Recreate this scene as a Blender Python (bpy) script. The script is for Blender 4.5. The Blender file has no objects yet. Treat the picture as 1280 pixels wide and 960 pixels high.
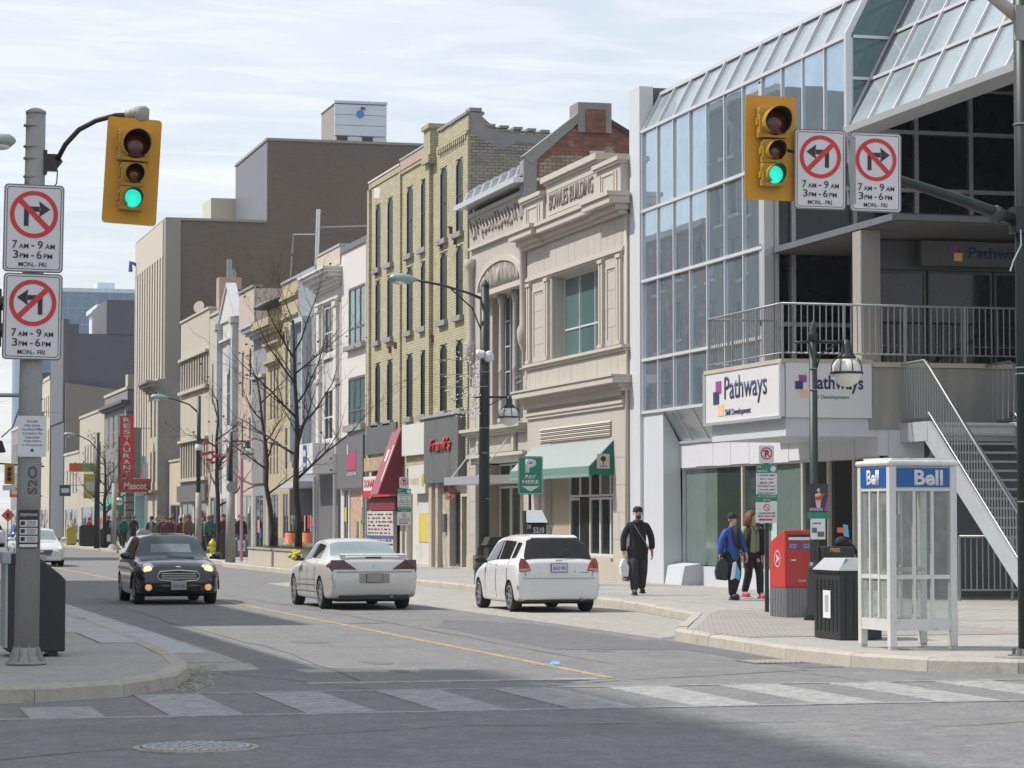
import bpy, bmesh, math, random
from mathutils import Vector, Matrix
random.seed(7)
sc = bpy.context.scene
col = sc.collection
# ---------------------------------------------------------------- camera
EYE = 1.7
FPX = 3300.0
YAW = math.atan(870 / FPX)      # the street runs along +Y; the camera looks to the right of it
PITCH = math.atan(170 / FPX)
cam_d = bpy.data.cameras.new('camera'); cam = bpy.data.objects.new('camera', cam_d); col.objects.link(cam)
cam_d.sensor_width = 36.0; cam_d.lens = FPX / 1280 * 36.0
cam_d.clip_start = 0.5; cam_d.clip_end = 6000
_f = Vector((math.sin(YAW)*math.cos(PITCH), math.cos(YAW)*math.cos(PITCH), math.sin(PITCH)))
_r = Vector((math.cos(YAW), -math.sin(YAW), 0)); _u = _r.cross(_f)
cam.matrix_world = Matrix(((_r.x,_u.x,-_f.x,0),(_r.y,_u.y,-_f.y,0),(_r.z,_u.z,-_f.z,EYE),(0,0,0,1)))
sc.camera = cam
# ---------------------------------------------------------------- sun and sky
SUN_EL = math.radians(52)
SHX, SHY = math.cos(math.radians(-20)), math.sin(math.radians(-20))   # way the shadows fall
sun_dir = Vector((-SHX*math.cos(SUN_EL), -SHY*math.cos(SUN_EL), math.sin(SUN_EL)))   # towards the sun
sd = bpy.data.lights.new('sun', 'SUN'); sun = bpy.data.objects.new('sun', sd); col.objects.link(sun)
sd.energy = 3.6; sd.angle = math.radians(0.6); sd.color = (1.0, 0.955, 0.89)
sun.rotation_euler = sun_dir.to_track_quat('Z', 'Y').to_euler()
sc.view_settings.view_transform = 'Standard'; sc.view_settings.look = 'None'
sc.view_settings.exposure = 0.36; sc.view_settings.gamma = 1.0
world = bpy.data.worlds.new('World'); sc.world = world; world.use_nodes = True
wn = world.node_tree.nodes; wl = world.node_tree.links
for n in list(wn): wn.remove(n)
def wnode(t, **k):
    n = wn.new(t)
    for a, b in k.items(): setattr(n, a, b)
    return n
w_out = wnode('ShaderNodeOutputWorld'); w_bg = wnode('ShaderNodeBackground')
w_sky = wnode('ShaderNodeTexSky', sky_type='NISHITA', sun_disc=False)
w_sky.sun_elevation = SUN_EL; w_sky.sun_rotation = math.atan2(sun_dir.x, sun_dir.y)
w_sky.air_density = 1.0; w_sky.dust_density = 1.6; w_sky.ozone_density = 1.2
w_tc = wnode('ShaderNodeTexCoord'); w_sep = wnode('ShaderNodeSeparateXYZ')
wl.new(w_tc.outputs['Generated'], w_sep.inputs[0])
def wmath(op, a, b=None, clamp=False):
    n = wnode('ShaderNodeMath', operation=op, use_clamp=clamp)
    for i, v in enumerate((a, b)):
        if v is None: continue
        if isinstance(v, (int, float)): n.inputs[i].default_value = v
        else: wl.new(v, n.inputs[i])
    return n.outputs[0]
zz = wmath('ADD', wmath('MAXIMUM', w_sep.outputs[2], 0.0), 0.07)
w_comb = wnode('ShaderNodeCombineXYZ')
wl.new(wmath('DIVIDE', w_sep.outputs[0], zz), w_comb.inputs[0]); wl.new(wmath('DIVIDE', w_sep.outputs[1], zz), w_comb.inputs[1])
def cloud(scale, rotz, sx, sy, detail, lo, hi, dist=0.0):
    mp = wnode('ShaderNodeMapping'); mp.inputs['Rotation'].default_value = (0, 0, math.radians(rotz)); mp.inputs['Scale'].default_value = (sx, sy, 1)
    wl.new(w_comb.outputs[0], mp.inputs[0])
    nz = wnode('ShaderNodeTexNoise'); nz.inputs['Scale'].default_value = scale; nz.inputs['Detail'].default_value = detail
    nz.inputs['Roughness'].default_value = 0.58; nz.inputs['Distortion'].default_value = dist
    wl.new(mp.outputs[0], nz.inputs['Vector'])
    mr = wnode('ShaderNodeMapRange', interpolation_type='SMOOTHSTEP'); mr.inputs['From Min'].default_value = lo; mr.inputs['From Max'].default_value = hi
    wl.new(nz.outputs[0], mr.inputs[0]); return mr.outputs[0]
c1 = cloud(0.6, 20, 1, 1.3, 4, 0.30, 0.68, 0.3)      # broad thin veil
c2 = cloud(5.0, -12, 0.8, 1.7, 6, 0.40, 0.66, 0.5)    # ripples
cov = wmath('ADD', wmath('MULTIPLY', c1, 0.34), wmath('MULTIPLY', c2, 0.15), True)
cov = wmath('ADD', cov, 0.44, True)
w_mix = wnode('ShaderNodeMix', data_type='RGBA', blend_type='MIX')
wl.new(cov, w_mix.inputs[0]); wl.new(w_sky.outputs[0], w_mix.inputs[6]); w_mix.inputs[7].default_value = (7.1, 7.35, 7.7, 1)
wl.new(w_mix.outputs[2], w_bg.inputs[0]); w_bg.inputs[1].default_value = 0.112
wl.new(w_bg.outputs[0], w_out.inputs[0])

# ---------------------------------------------------------------- materials
MATS = {}
def mat(name, c, rough=0.7, metal=0.0, var=0.12, vs=1.5, bump=0.0, bs=30.0, spec=0.5, streak=0.0, kind=None, brick=None, emit=None, coat=0.0, ior=None, tint=None, grain=None, lane=0.0):
    """one procedural material: base colour broken up by two noises, optional brick pattern, rain streaks, grain bump"""
    if name in MATS: return MATS[name]
    m = bpy.data.materials.new(name); MATS[name] = m; m.use_nodes = True
    nt = m.node_tree; n = nt.nodes; l = nt.links; b = n['Principled BSDF']
    b.inputs['Roughness'].default_value = rough; b.inputs['Metallic'].default_value = metal
    b.inputs['Specular IOR Level'].default_value = spec
    if ior: b.inputs['IOR'].default_value = ior
    if coat: b.inputs['Coat Weight'].default_value = coat; b.inputs['Coat Roughness'].default_value = 0.05
    geo = n.new('ShaderNodeNewGeometry'); tc = n.new('ShaderNodeTexCoord')
    pos = tc.outputs['Object'] if kind == 'obj' else geo.outputs['Position']
    def mth(op, a, bb, clamp=False):
        q = n.new('ShaderNodeMath'); q.operation = op; q.use_clamp = clamp
        for i, v in enumerate((a, bb)):
            if isinstance(v, (int, float)): q.inputs[i].default_value = v
            else: l.new(v, q.inputs[i])
        return q.outputs[0]
    def noise(scale, vec=None, detail=4, rough_=0.6):
        q = n.new('ShaderNodeTexNoise'); q.inputs['Scale'].default_value = scale; q.inputs['Detail'].default_value = detail; q.inputs['Roughness'].default_value = rough_
        l.new(vec or pos, q.inputs['Vector']); return q.outputs[0]
    base = None
    if brick:
        bw, bh, c2, cm = brick
        sp = n.new('ShaderNodeSeparateXYZ'); l.new(geo.outputs['Position'], sp.inputs[0])
        cb = n.new('ShaderNodeCombineXYZ')
        if kind == 'floor': l.new(sp.outputs[0], cb.inputs[0]); l.new(sp.outputs[1], cb.inputs[1])
        else: l.new(mth('ADD', sp.outputs[0], sp.outputs[1]), cb.inputs[0]); l.new(sp.outputs[2], cb.inputs[1])
        bt = n.new('ShaderNodeTexBrick'); l.new(cb.outputs[0], bt.inputs['Vector'])
        bt.inputs['Scale'].default_value = 1.0; bt.inputs['Brick Width'].default_value = bw; bt.inputs['Row Height'].default_value = bh
        bt.inputs['Mortar Size'].default_value = min(bw, bh)*0.13; bt.inputs['Mortar Smooth'].default_value = 0.3; bt.inputs['Bias'].default_value = -0.1
        bt.inputs['Color1'].default_value = (*c, 1); bt.inputs['Color2'].default_value = (*c2, 1); bt.inputs['Mortar'].default_value = (*cm, 1)
        base = bt.outputs['Color']
    v = mth('ADD', mth('MULTIPLY', noise(vs), 0.6), mth('MULTIPLY', noise(vs*7.3, None, 5), 0.4))
    if streak:
        mp = n.new('ShaderNodeMapping'); mp.inputs['Scale'].default_value = (3, 3, 0.25); l.new(pos, mp.inputs[0])
        v = mth('ADD', mth('MULTIPLY', v, 1-streak), mth('MULTIPLY', noise(1.6, mp.outputs[0], 5), streak))
    if lane:   # wear running along the street
        mp = n.new('ShaderNodeMapping'); mp.inputs['Scale'].default_value = (1.1, .025, 1); l.new(pos, mp.inputs[0])
        v = mth('ADD', mth('MULTIPLY', v, 1-lane), mth('MULTIPLY', noise(1.0, mp.outputs[0], 5), lane))
    if grain:
        v = mth('ADD', v, mth('MULTIPLY', mth('SUBTRACT', mth('ADD', mth('MULTIPLY', noise(grain[0], None, 2, .5), .5), mth('MULTIPLY', noise(grain[0]*.22, None, 3, .7), .5)), .5), grain[1]))
    fac = mth('ADD', 1.0 - var*1.5, mth('MULTIPLY', mth('SUBTRACT', v, 0.0), var*3.0))
    mx = n.new('ShaderNodeMix'); mx.data_type = 'RGBA'; mx.blend_type = 'MULTIPLY'; mx.inputs[0].default_value = 1.0
    if base: l.new(base, mx.inputs[6])
    else: mx.inputs[6].default_value = (*c, 1)
    cbn = n.new('ShaderNodeCombineColor'); l.new(fac, cbn.inputs[0]); l.new(fac, cbn.inputs[1])
    l.new(mth('ADD', mth('MULTIPLY', fac, 0.93), 0.07), cbn.inputs[2]); l.new(cbn.outputs[0], mx.inputs[7])
    last = mx.outputs[2]
    if tint:   # blotches of a second colour: (colour, scale, lo, hi)
        tcx, tsc, lo, hi = tint
        mr = n.new('ShaderNodeMapRange'); mr.inputs['From Min'].default_value = lo; mr.inputs['From Max'].default_value = hi
        l.new(noise(tsc, None, 6, 0.7), mr.inputs[0])
        m2 = n.new('ShaderNodeMix'); m2.data_type = 'RGBA'; l.new(mr.outputs[0], m2.inputs[0]); l.new(last, m2.inputs[6]); m2.inputs[7].default_value = (*tcx, 1)
        last = m2.outputs[2]
    l.new(last, b.inputs['Base Color'])
    if bump:
        bp = n.new('ShaderNodeBump'); bp.inputs['Strength'].default_value = bump; bp.inputs['Distance'].default_value = 0.02
        h = noise(bs, None, 5)
        if brick: h = mth('ADD', mth('MULTIPLY', h, 0.35), mth('MULTIPLY', mth('SUBTRACT', 1.0, bt.outputs['Fac']), 0.6))
        l.new(h, bp.inputs['Height']); l.new(bp.outputs[0], b.inputs['Normal'])
    if rough > 0.25 and not metal:
        l.new(mth('ADD', rough-0.08, mth('MULTIPLY', v, 0.16), True), b.inputs['Roughness'])
    if emit: b.inputs['Emission Color'].default_value = (*emit[0], 1); b.inputs['Emission Strength'].default_value = emit[1]
    return m
def glassy(name, c, rough=0.02, wav=0.0, refl=1.9):
    """window glass seen from outside: dark inside, mirror-like outside with a slight waviness"""
    m = mat(name, c, rough, 0, 0.25, 0.9, ior=refl, spec=0.5)
    if wav:
        nt = m.node_tree; b = nt.nodes['Principled BSDF']; g = nt.nodes.new('ShaderNodeNewGeometry')
        q = nt.nodes.new('ShaderNodeTexNoise'); q.inputs['Scale'].default_value = 0.8; q.inputs['Detail'].default_value = 1; nt.links.new(g.outputs['Position'], q.inputs['Vector'])
        bp = nt.nodes.new('ShaderNodeBump'); bp.inputs['Strength'].default_value = wav; bp.inputs['Distance'].default_value = 0.05
        nt.links.new(q.outputs[0], bp.inputs['Height']); nt.links.new(bp.outputs[0], b.inputs['Normal'])
    return m
def clear(name, c, mixf, rough=0.05):
    m = bpy.data.materials.new(name); MATS[name] = m; m.use_nodes = True
    nt = m.node_tree; n = nt.nodes; b = n['Principled BSDF']
    b.inputs['Base Color'].default_value = (*c, 1); b.inputs['Roughness'].default_value = rough
    t = n.new('ShaderNodeBsdfTransparent'); t.inputs[0].default_value = (0.9, 0.95, 0.93, 1); mx = n.new('ShaderNodeMixShader')
    nz = n.new('ShaderNodeTexNoise'); nz.inputs['Scale'].default_value = 6; g = n.new('ShaderNodeNewGeometry'); nt.links.new(g.outputs['Position'], nz.inputs['Vector'])
    mr = n.new('ShaderNodeMapRange'); mr.inputs['To Min'].default_value = mixf-0.12; mr.inputs['To Max'].default_value = mixf+0.15; nt.links.new(nz.outputs[0], mr.inputs[0])
    nt.links.new(mr.outputs[0], mx.inputs[0]); nt.links.new(t.outputs[0], mx.inputs[1]); nt.links.new(b.outputs[0], mx.inputs[2])
    nt.links.new(mx.outputs[0], n['Material Output'].inputs[0]); return m

# ---------------------------------------------------------------- mesh helpers
class MB:
    def __init__(s): s.v = []; s.f = []; s.smooth = False
    def quad(s, *p):
        i = len(s.v); s.v += [tuple(q) for q in p]; s.f.append(tuple(range(i, i+len(p)))); return s
    def box(s, x0, x1, y0, y1, z0, z1):
        i = len(s.v)
        s.v += [(x0,y0,z0),(x1,y0,z0),(x1,y1,z0),(x0,y1,z0),(x0,y0,z1),(x1,y0,z1),(x1,y1,z1),(x0,y1,z1)]
        for q in ((3,2,1,0),(4,5,6,7),(0,1,5,4),(1,2,6,5),(2,3,7,6),(3,0,4,7)): s.f.append(tuple(i+k for k in q))
        return s
    def prism(s, pts, vec):
        i = len(s.v); n = len(pts); v = Vector(vec)
        s.v += [tuple(p) for p in pts] + [tuple(Vector(p)+v) for p in pts]
        s.f.append(tuple(i+k for k in range(n))); s.f.append(tuple(i+n+k for k in reversed(range(n))))
        for k in range(n): s.f.append((i+k, i+n+k, i+n+(k+1) % n, i+(k+1) % n))
        return s
    def tube(s, pts, r, n=8, cap=True):
        pts = [Vector(p) for p in pts]; rs = r if isinstance(r, (list, tuple)) else [r]*len(pts)
        i0 = len(s.v); prev = None
        for k, p in enumerate(pts):
            d = (pts[min(k+1, len(pts)-1)] - pts[max(k-1, 0)]).normalized()
            if prev is None: a = d.orthogonal().normalized()
            else:
                a = (prev - d*prev.dot(d))
                a = a.normalized() if a.length > 1e-6 else d.orthogonal().normalized()
            prev = a; b = d.cross(a)
            for j in range(n):
                t = 2*math.pi*j/n; s.v.append(tuple(p + (a*math.cos(t)+b*math.sin(t))*rs[k]))
        for k in range(len(pts)-1):
            for j in range(n):
                a0 = i0+k*n+j; a1 = i0+k*n+(j+1) % n; s.f.append((a0, a1, a1+n, a0+n))
        if cap:
            s.f.append(tuple(i0+j for j in reversed(range(n)))); e = i0+(len(pts)-1)*n; s.f.append(tuple(e+j for j in range(n)))
        return s
    def lathe(s, c, prof, n=16, axis=(0,0,1)):
        """prof: (r, h) pairs along axis from point c"""
        c = Vector(c); ax = Vector(axis).normalized(); a = ax.orthogonal().normalized(); b = ax.cross(a); i0 = len(s.v)
        for r, h in prof:
            for j in range(n):
                t = 2*math.pi*j/n; s.v.append(tuple(c + ax*h + (a*math.cos(t)+b*math.sin(t))*r))
        for k in range(len(prof)-1):
            for j in range(n):
                a0 = i0+k*n+j; a1 = i0+k*n+(j+1) % n; s.f.append((a0, a1, a1+n, a0+n))
        s.f.append(tuple(i0+j for j in reversed(range(n)))); e = i0+(len(prof)-1)*n; s.f.append(tuple(e+j for j in range(n)))
        return s
    def ball(s, c, r, n=12, m=8, sc_=(1,1,1)):
        c = Vector(c); i0 = len(s.v)
        for k in range(1, m):
            ph = math.pi*k/m
            for j in range(n):
                t = 2*math.pi*j/n; s.v.append((c.x+r*sc_[0]*math.sin(ph)*math.cos(t), c.y+r*sc_[1]*math.sin(ph)*math.sin(t), c.z+r*sc_[2]*math.cos(ph)))
        for k in range(m-2):
            for j in range(n):
                a0 = i0+k*n+j; a1 = i0+k*n+(j+1) % n; s.f.append((a0, a0+n, a1+n, a1))
        t0 = len(s.v); s.v.append((c.x, c.y, c.z+r*sc_[2])); s.v.append((c.x, c.y, c.z-r*sc_[2]))
        for j in range(n): s.f.append((t0, i0+j, i0+(j+1) % n)); e = i0+(m-2)*n; s.f.append((t0+1, e+(j+1) % n, e+j))
        return s
    def mesh(s, org=None):
        me = bpy.data.meshes.new('mesh'); o = Vector(org) if org else Vector((0,0,0))
        me.from_pydata([tuple(Vector(v)-o) for v in s.v], [], s.f); me.update()
        if s.smooth:
            me.polygons.foreach_set('use_smooth', [True]*len(me.polygons))
        return me
ORG = {}
def finish(o, parent, m, label=None):
    if m is not None and hasattr(o.data, 'materials'):
        o.data.materials.clear(); o.data.materials.append(m if not isinstance(m, str) else MATS[m])
    col.objects.link(o)
    if parent: o.parent = parent
    if label: o['label'] = label
    return o
def root_org(p):
    while p is not None:
        if p.name in ORG: return ORG[p.name]
        p = p.parent
    return None
def put(name, mb, m, parent=None, label=None, smooth=None, stuff=False, bevel=0.0):
    if smooth is not None: mb.smooth = smooth
    o = bpy.data.objects.new(name, mb.mesh(root_org(parent)))
    finish(o, parent, m, label)
    if bevel:
        bv = o.modifiers.new('bevel', 'BEVEL'); bv.width = bevel; bv.segments = 2; bv.limit_method = 'ANGLE'; bv.harden_normals = False
    if smooth == 'auto' or (mb.smooth and smooth == 'auto'): pass
    if stuff: o['kind'] = 'stuff'
    return o
def thing(name, label, cat, loc=(0,0,0), group=None, world=True):
    o = bpy.data.objects.new(name, None); col.objects.link(o); o.empty_display_size = 0.2
    o.location = loc; o['label'] = label; o['category'] = cat
    if group: o['group'] = group
    ORG[o.name] = Vector(loc) if world else Vector((0,0,0))
    return o
def struct(o): o['kind'] = 'structure'; return o
def tag(o, label, cat, group=None):
    o['label'] = label; o['category'] = cat
    if group: o['group'] = group
    return o
def children(o): return [c for c in KIDS.get(o.name, [])]
def copy_tree(o, parent=None, kids=None):
    c = o.copy(); col.objects.link(c); c.parent = parent
    for ch in o.children: copy_tree(ch, c)
    return c
def clone(o, loc, rz=None, label=None, group=None):
    c = copy_tree(o); c.location = loc
    if rz is not None: c.rotation_euler = (0, 0, rz)
    if label: c['label'] = label
    if group: c['group'] = group
    return c
def smooth_obj(o, ang=40):
    me = o.data; me.polygons.foreach_set('use_smooth', [True]*len(me.polygons))
    me.set_sharp_from_angle(angle=math.radians(ang)); return o
TXT = {}
def text(body, w, h, m, origin, right, up, parent, name='lettering', depth=0.006, bold=0.0, label=None, shear=0.0):
    """raised lettering fitted into a w x h box whose lower left corner is origin (world/local of parent's root)"""
    cu = bpy.data.curves.new('t', 'FONT'); cu.body = body; cu.size = 1; cu.resolution_u = 3; cu.offset = bold; cu.shear = shear
    cu.space_line = 0.95; cu.align_x = 'CENTER'
    ob = bpy.data.objects.new('t', cu); me = bpy.data.meshes.new_from_object(ob); bpy.data.objects.remove(ob)
    xs = [v.co.x for v in me.vertices]; ys = [v.co.y for v in me.vertices]
    x0, x1, y0, y1 = min(xs), max(xs), min(ys), max(ys)
    R = Vector(right).normalized(); U = Vector(up).normalized(); N = R.cross(U); O = Vector(origin)
    org = root_org(parent)
    if org: O = O - org
    bm = bmesh.new(); bm.from_mesh(me)
    for v in bm.verts:
        v.co = O + R*((v.co.x-x0)/(x1-x0)*w) + U*((v.co.y-y0)/(y1-y0)*h)
    r = bmesh.ops.extrude_face_region(bm, geom=list(bm.faces))
    bmesh.ops.translate(bm, verts=[e for e in r['geom'] if isinstance(e, bmesh.types.BMVert)], vec=N*depth)
    bm.to_mesh(me); bm.free()
    o = bpy.data.objects.new(name, me); return finish(o, parent, m, label)

# ---------------------------------------------------------------- palette (real-world base colours)
mat('asphalt', (.182,.182,.183), .86, 0, .17, .35, .5, 60, tint=((.135,.135,.138), .9, .48, .76), grain=(22, 4.5), lane=.35)
mat('asphalt_patch', (.135,.136,.14), .88, 0, .17, .8, .5, 60, grain=(22, 4.5))
mat('old_concrete', (.33,.315,.285), .9, 0, .22, .7, .35, 40, grain=(18, 2.2), lane=.3, tint=((.20,.19,.17), 2.2, .55, .8))
mat('walk_concrete', (.335,.325,.305), .9, 0, .18, .6, .3, 45, grain=(18, 2.0), tint=((.25,.24,.225), 1.7, .55, .85))
mat('kerb_concrete', (.40,.37,.32), .9, 0, .26, 1.5, .4, 30, tint=((.22,.20,.17), 3.5, .55, .8))
mat('ramp_concrete', (.42,.43,.44), .9, 0, .18, 1.5, .3, 30)
mat('paver', (.31,.29,.27), .9, 0, .2, 1.2, .5, 30, kind='floor', brick=(.24,.12,(.37,.34,.31),(.17,.16,.15)))
mat('road_white', (.33,.33,.325), .8, 0, .2, 2.0, .2, 60, tint=((.20,.20,.20), 6, .42, .66), grain=(22, 3.0))
mat('road_yellow', (.42,.32,.15), .8, 0, .25, 2.0, .2, 60, tint=((.19,.18,.16), 5, .42, .68))
mat('iron', (.20,.20,.20), .55, .6, .3, 4, .3, 40)
mat('grime', (.16,.14,.115), .95, 0, .3, 6, .5, 50)
mat('alum', (.62,.64,.66), .35, .55, .06, 2)
mat('white_metal', (.58,.59,.61), .45, .1, .08, 1.5)
mat('white_panel', (.60,.60,.64), .6, 0, .1, .8, streak=.5)
mat('pier_panel', (.55,.57,.61), .55, 0, .08, .8, streak=.5)
mat('dark_panel', (.075,.078,.085), .4, 0, .1, 1)
mat('canopy_grey', (.10,.10,.10), .8, 0, .2, 1, streak=.4)
mat('terrace_concrete', (.30,.29,.27), .9, 0, .3, .9, .3, 25, streak=.6)
mat('black', (.015,.015,.017), .35, 0, .2, 4)
mat('black_matte', (.02,.02,.022), .8, 0, .2, 3)
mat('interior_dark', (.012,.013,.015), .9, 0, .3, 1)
mat('galv', (.30,.315,.32), .5, .55, .2, 5)
mat('stair_steel', (.50,.54,.56), .5, .35, .12, 3)
mat('pole_grey', (.30,.30,.285), .65, .15, .3, 2.5, .15, 30, streak=.5, tint=((.16,.14,.11), 5, .58, .75))
mat('pole_dark', (.026,.034,.033), .45, .3, .25, 3, streak=.4)
mat('lamp_green', (.03,.038,.036), .45, .2, .2, 3)
mat('cobra_grey', (.28,.36,.35), .5, .3, .15, 3)
mat('frost', (.72,.70,.66), .25, 0, .06, 4)
mat('sig_yellow', (.56,.27,.008), .45, 0, .12, 3)
mat('sig_housing', (.42,.24,.02), .4, 0, .22, 8)
mat('lens_red', (.10,.018,.015), .2, 0, .1, 3, coat=.5)
mat('lens_amber', (.11,.04,.012), .2, 0, .1, 3, coat=.5)
mat('lens_green', (.02,.5,.38), .25, 0, .05, 3, emit=((.02,.80,.60), .75))
mat('sign_white', (.64,.64,.65), .45, 0, .05, 2)
mat('sign_red', (.58,.03,.035), .45, 0, .06, 3)
mat('sign_black', (.025,.025,.027), .5, 0, .1, 3)
mat('sign_green', (.015,.22,.13), .45, 0, .08, 3)
mat('sign_orange', (.75,.14,.03), .5, 0, .08, 3)
mat('bell_blue', (.012,.10,.32), .35, 0, .08, 3)
mat('booth_white', (.61,.61,.59), .5, .1, .18, 3, streak=.5, tint=((.33,.30,.25), 8, .6, .82))
mat('booth_base', (.48,.45,.41), .6, .1, .25, 5, streak=.5)
mat('mail_red', (.47,.04,.035), .5, 0, .2, 3, kind='obj', streak=.4, tint=((.55,.22,.18), 14, .64, .8))
mat('mail_grey', (.22,.23,.24), .6, 0, .2, 5)
mat('bin_black', (.025,.026,.028), .5, 0, .3, 6, streak=.4, tint=((.10,.10,.095), 9, .6, .8))
mat('bin_grey', (.35,.36,.37), .55, 0, .15, 4)
mat('paper', (.68,.69,.70), .7, 0, .1, 3)
mat('logo_purple', (.30,.06,.28), .5); mat('logo_navy', (.03,.04,.12), .5); mat('logo_tan', (.75,.52,.28), .5)
glassy('glass_tower', (.40,.51,.61), .012, .025, 1.6); MATS['glass_tower'].node_tree.nodes['Principled BSDF'].inputs['Metallic'].default_value = .72
glassy('glass_slope', (.28,.335,.36), .10, .05, 2.0)
glassy('glass_dark', (.012,.014,.016), .04, 0, 1.5)
glassy('glass_shop', (.13,.18,.165), .05, .03, 1.5)
glassy('glass_shop_deep', (.03,.045,.035), .05, 0, 1.5)
glassy('glass_teal', (.09,.16,.16), .06, .05, 1.6)
glassy('glass_old', (.02,.022,.022), .12, .1, 1.5)
mat('dark_pane', (.014,.015,.016), .35, 0, .4, 2, spec=.25); mat('curtain_pane', (.11,.115,.115), .3, 0, .4, 3, spec=.4)
clear('glass_booth', (.44,.48,.45), .38, .15)
mat('bowles_stone', (.45,.42,.38), .85, 0, .10, .7, .15, 25, streak=.5)
mat('bowles_trim', (.49,.45,.40), .85, 0, .08, 1.2, .1, 25, streak=.4)
mat('arch_stone', (.42,.385,.35), .85, 0, .12, .8, .2, 25, streak=.5)
mat('base_stone', (.46,.41,.345), .85, 0, .12, 1, .15, 20)
mat('yellow_brick', (.45,.415,.275), .9, 0, .16, .8, .5, 20, brick=(.25,.088,(.38,.35,.225),(.22,.205,.15)), tint=((.26,.21,.16), 1.3, .54, .74))
mat('pink_brick', (.44,.33,.27), .9, 0, .12, .8, .3, 20, brick=(.25,.088,(.40,.29,.24),(.3,.26,.22)))
mat('side_brick', (.36,.32,.24), .92, 0, .25, .9, .6, 14, brick=(.26,.10,(.22,.20,.17),(.10,.095,.085)), tint=((.27,.26,.24), .55, .52, .7))
mat('red_brick', (.27,.11,.075), .92, 0, .3, 1.2, .6, 14, brick=(.27,.11,(.16,.07,.055),(.12,.10,.09)), tint=((.40,.36,.33), 1.4, .56, .70))
mat('buff_brick', (.33,.28,.20), .92, 0, .25, 1.2, .6, 14, brick=(.27,.11,(.25,.21,.16),(.12,.11,.09)), tint=((.20,.12,.09), 1.3, .55, .7))
mat('grey_render', (.25,.25,.25), .9, 0, .25, .9, .3, 20)
mat('sill_stone', (.27,.25,.26), .85, 0, .2, 3)
mat('tower_brick', (.155,.126,.10), .92, 0, .14, .22, .3, 20, brick=(.34,.11,(.137,.111,.09),(.12,.10,.084)))
mat('tower_conc', (.26,.25,.225), .85, 0, .1, 1, streak=.4)
mat('tower_fin', (.50,.46,.38), .85, 0, .1, 1, streak=.4)
mat('tower_metal', (.16,.165,.19), .5, .3, .25, .5, streak=.7)
mat('white_stucco', (.58,.555,.54), .85, 0, .06, 1, streak=.4)
mat('white_paint', (.57,.56,.53), .7, 0, .1, 1.5, streak=.5)
mat('lav_stucco', (.47,.455,.455), .8, 0, .1, 1.2, streak=.5)
mat('blue_grey', (.245,.265,.29), .75, 0, .1, .8, streak=.4)
mat('pale_blue', (.43,.455,.48), .6, 0, .08, 1.2)
mat('ochre_stone', (.40,.34,.225), .85, 0, .18, 1.2, .3, 14, streak=.4)
mat('pink_stone', (.46,.385,.33), .85, 0, .1, 1, streak=.4)
mat('cream', (.46,.425,.355), .85, 0, .1, .6, streak=.5)
mat('pale_stone', (.45,.43,.36), .85, 0, .12, 1, streak=.4)
mat('grey_stone', (.22,.215,.22), .85, 0, .12, 1, .2, 14, streak=.3)
mat('grey_dark', (.13,.13,.135), .8, 0, .12, 1)
mat('shop_grey', (.14,.14,.15), .6, 0, .15, 1.5, streak=.6)
mat('shop_green', (.11,.13,.13), .35, 0, .3, 5)
mat('dark_wall', (.115,.122,.14), .9, 0, .08, .3)
mat('tan_wall', (.22,.205,.19), .9, 0, .08, .3)
mat('maroon', (.16,.02,.03), .8, 0, .1, 2)
mat('pink_awn', (.30,.10,.115), .8, 0, .15, 1, streak=.6)
mat('awn_green', (.29,.335,.33), .85, 0, .1, .7, streak=.3)
mat('awn_side', (.02,.14,.10), .85, 0, .1, 1)  # shade on the awning's end is put into this darker green
mat('awn_val', (.12,.23,.20), .85, 0, .1, 1)
mat('roof_metal', (.42,.44,.46), .4, .5, .1, 2)
mat('roof_tar', (.05,.052,.058), .9, 0, .2, 1)
mat('mint', (.30,.55,.55), .7); mat('tan_sign', (.52,.46,.36), .7); mat('yellow_poster', (.55,.46,.10), .8, 0, .2, 8)
mat('script_red', (.45,.035,.04), .5); mat('ink_blue', (.05,.09,.28), .6); mat('poster_pic', (.45,.30,.22), .7, 0, .9, 9)
mat('poster_dark', (.04,.035,.05), .6, 0, .4, 20)
mat('bark', (.032,.026,.024), .9, 0, .3, 8, .5, 40)
mat('leaf_rust', (.25,.10,.05), .8); mat('light_white', (.75,.75,.75), .4, emit=((1,.98,.92), .35))
mat('hydrant_yellow', (.55,.48,.03), .5); mat('barrel_orange', (.62,.17,.07), .6, 0, .2, 8); mat('decor_pink', (.45,.22,.28), .6); mat('decor_red', (.40,.03,.035), .6)
mat('skin', (.42,.24,.18), .6, 0, .08, 12, kind='obj'); mat('skin_pale', (.52,.33,.26), .6, 0, .08, 12, kind='obj')
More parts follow.
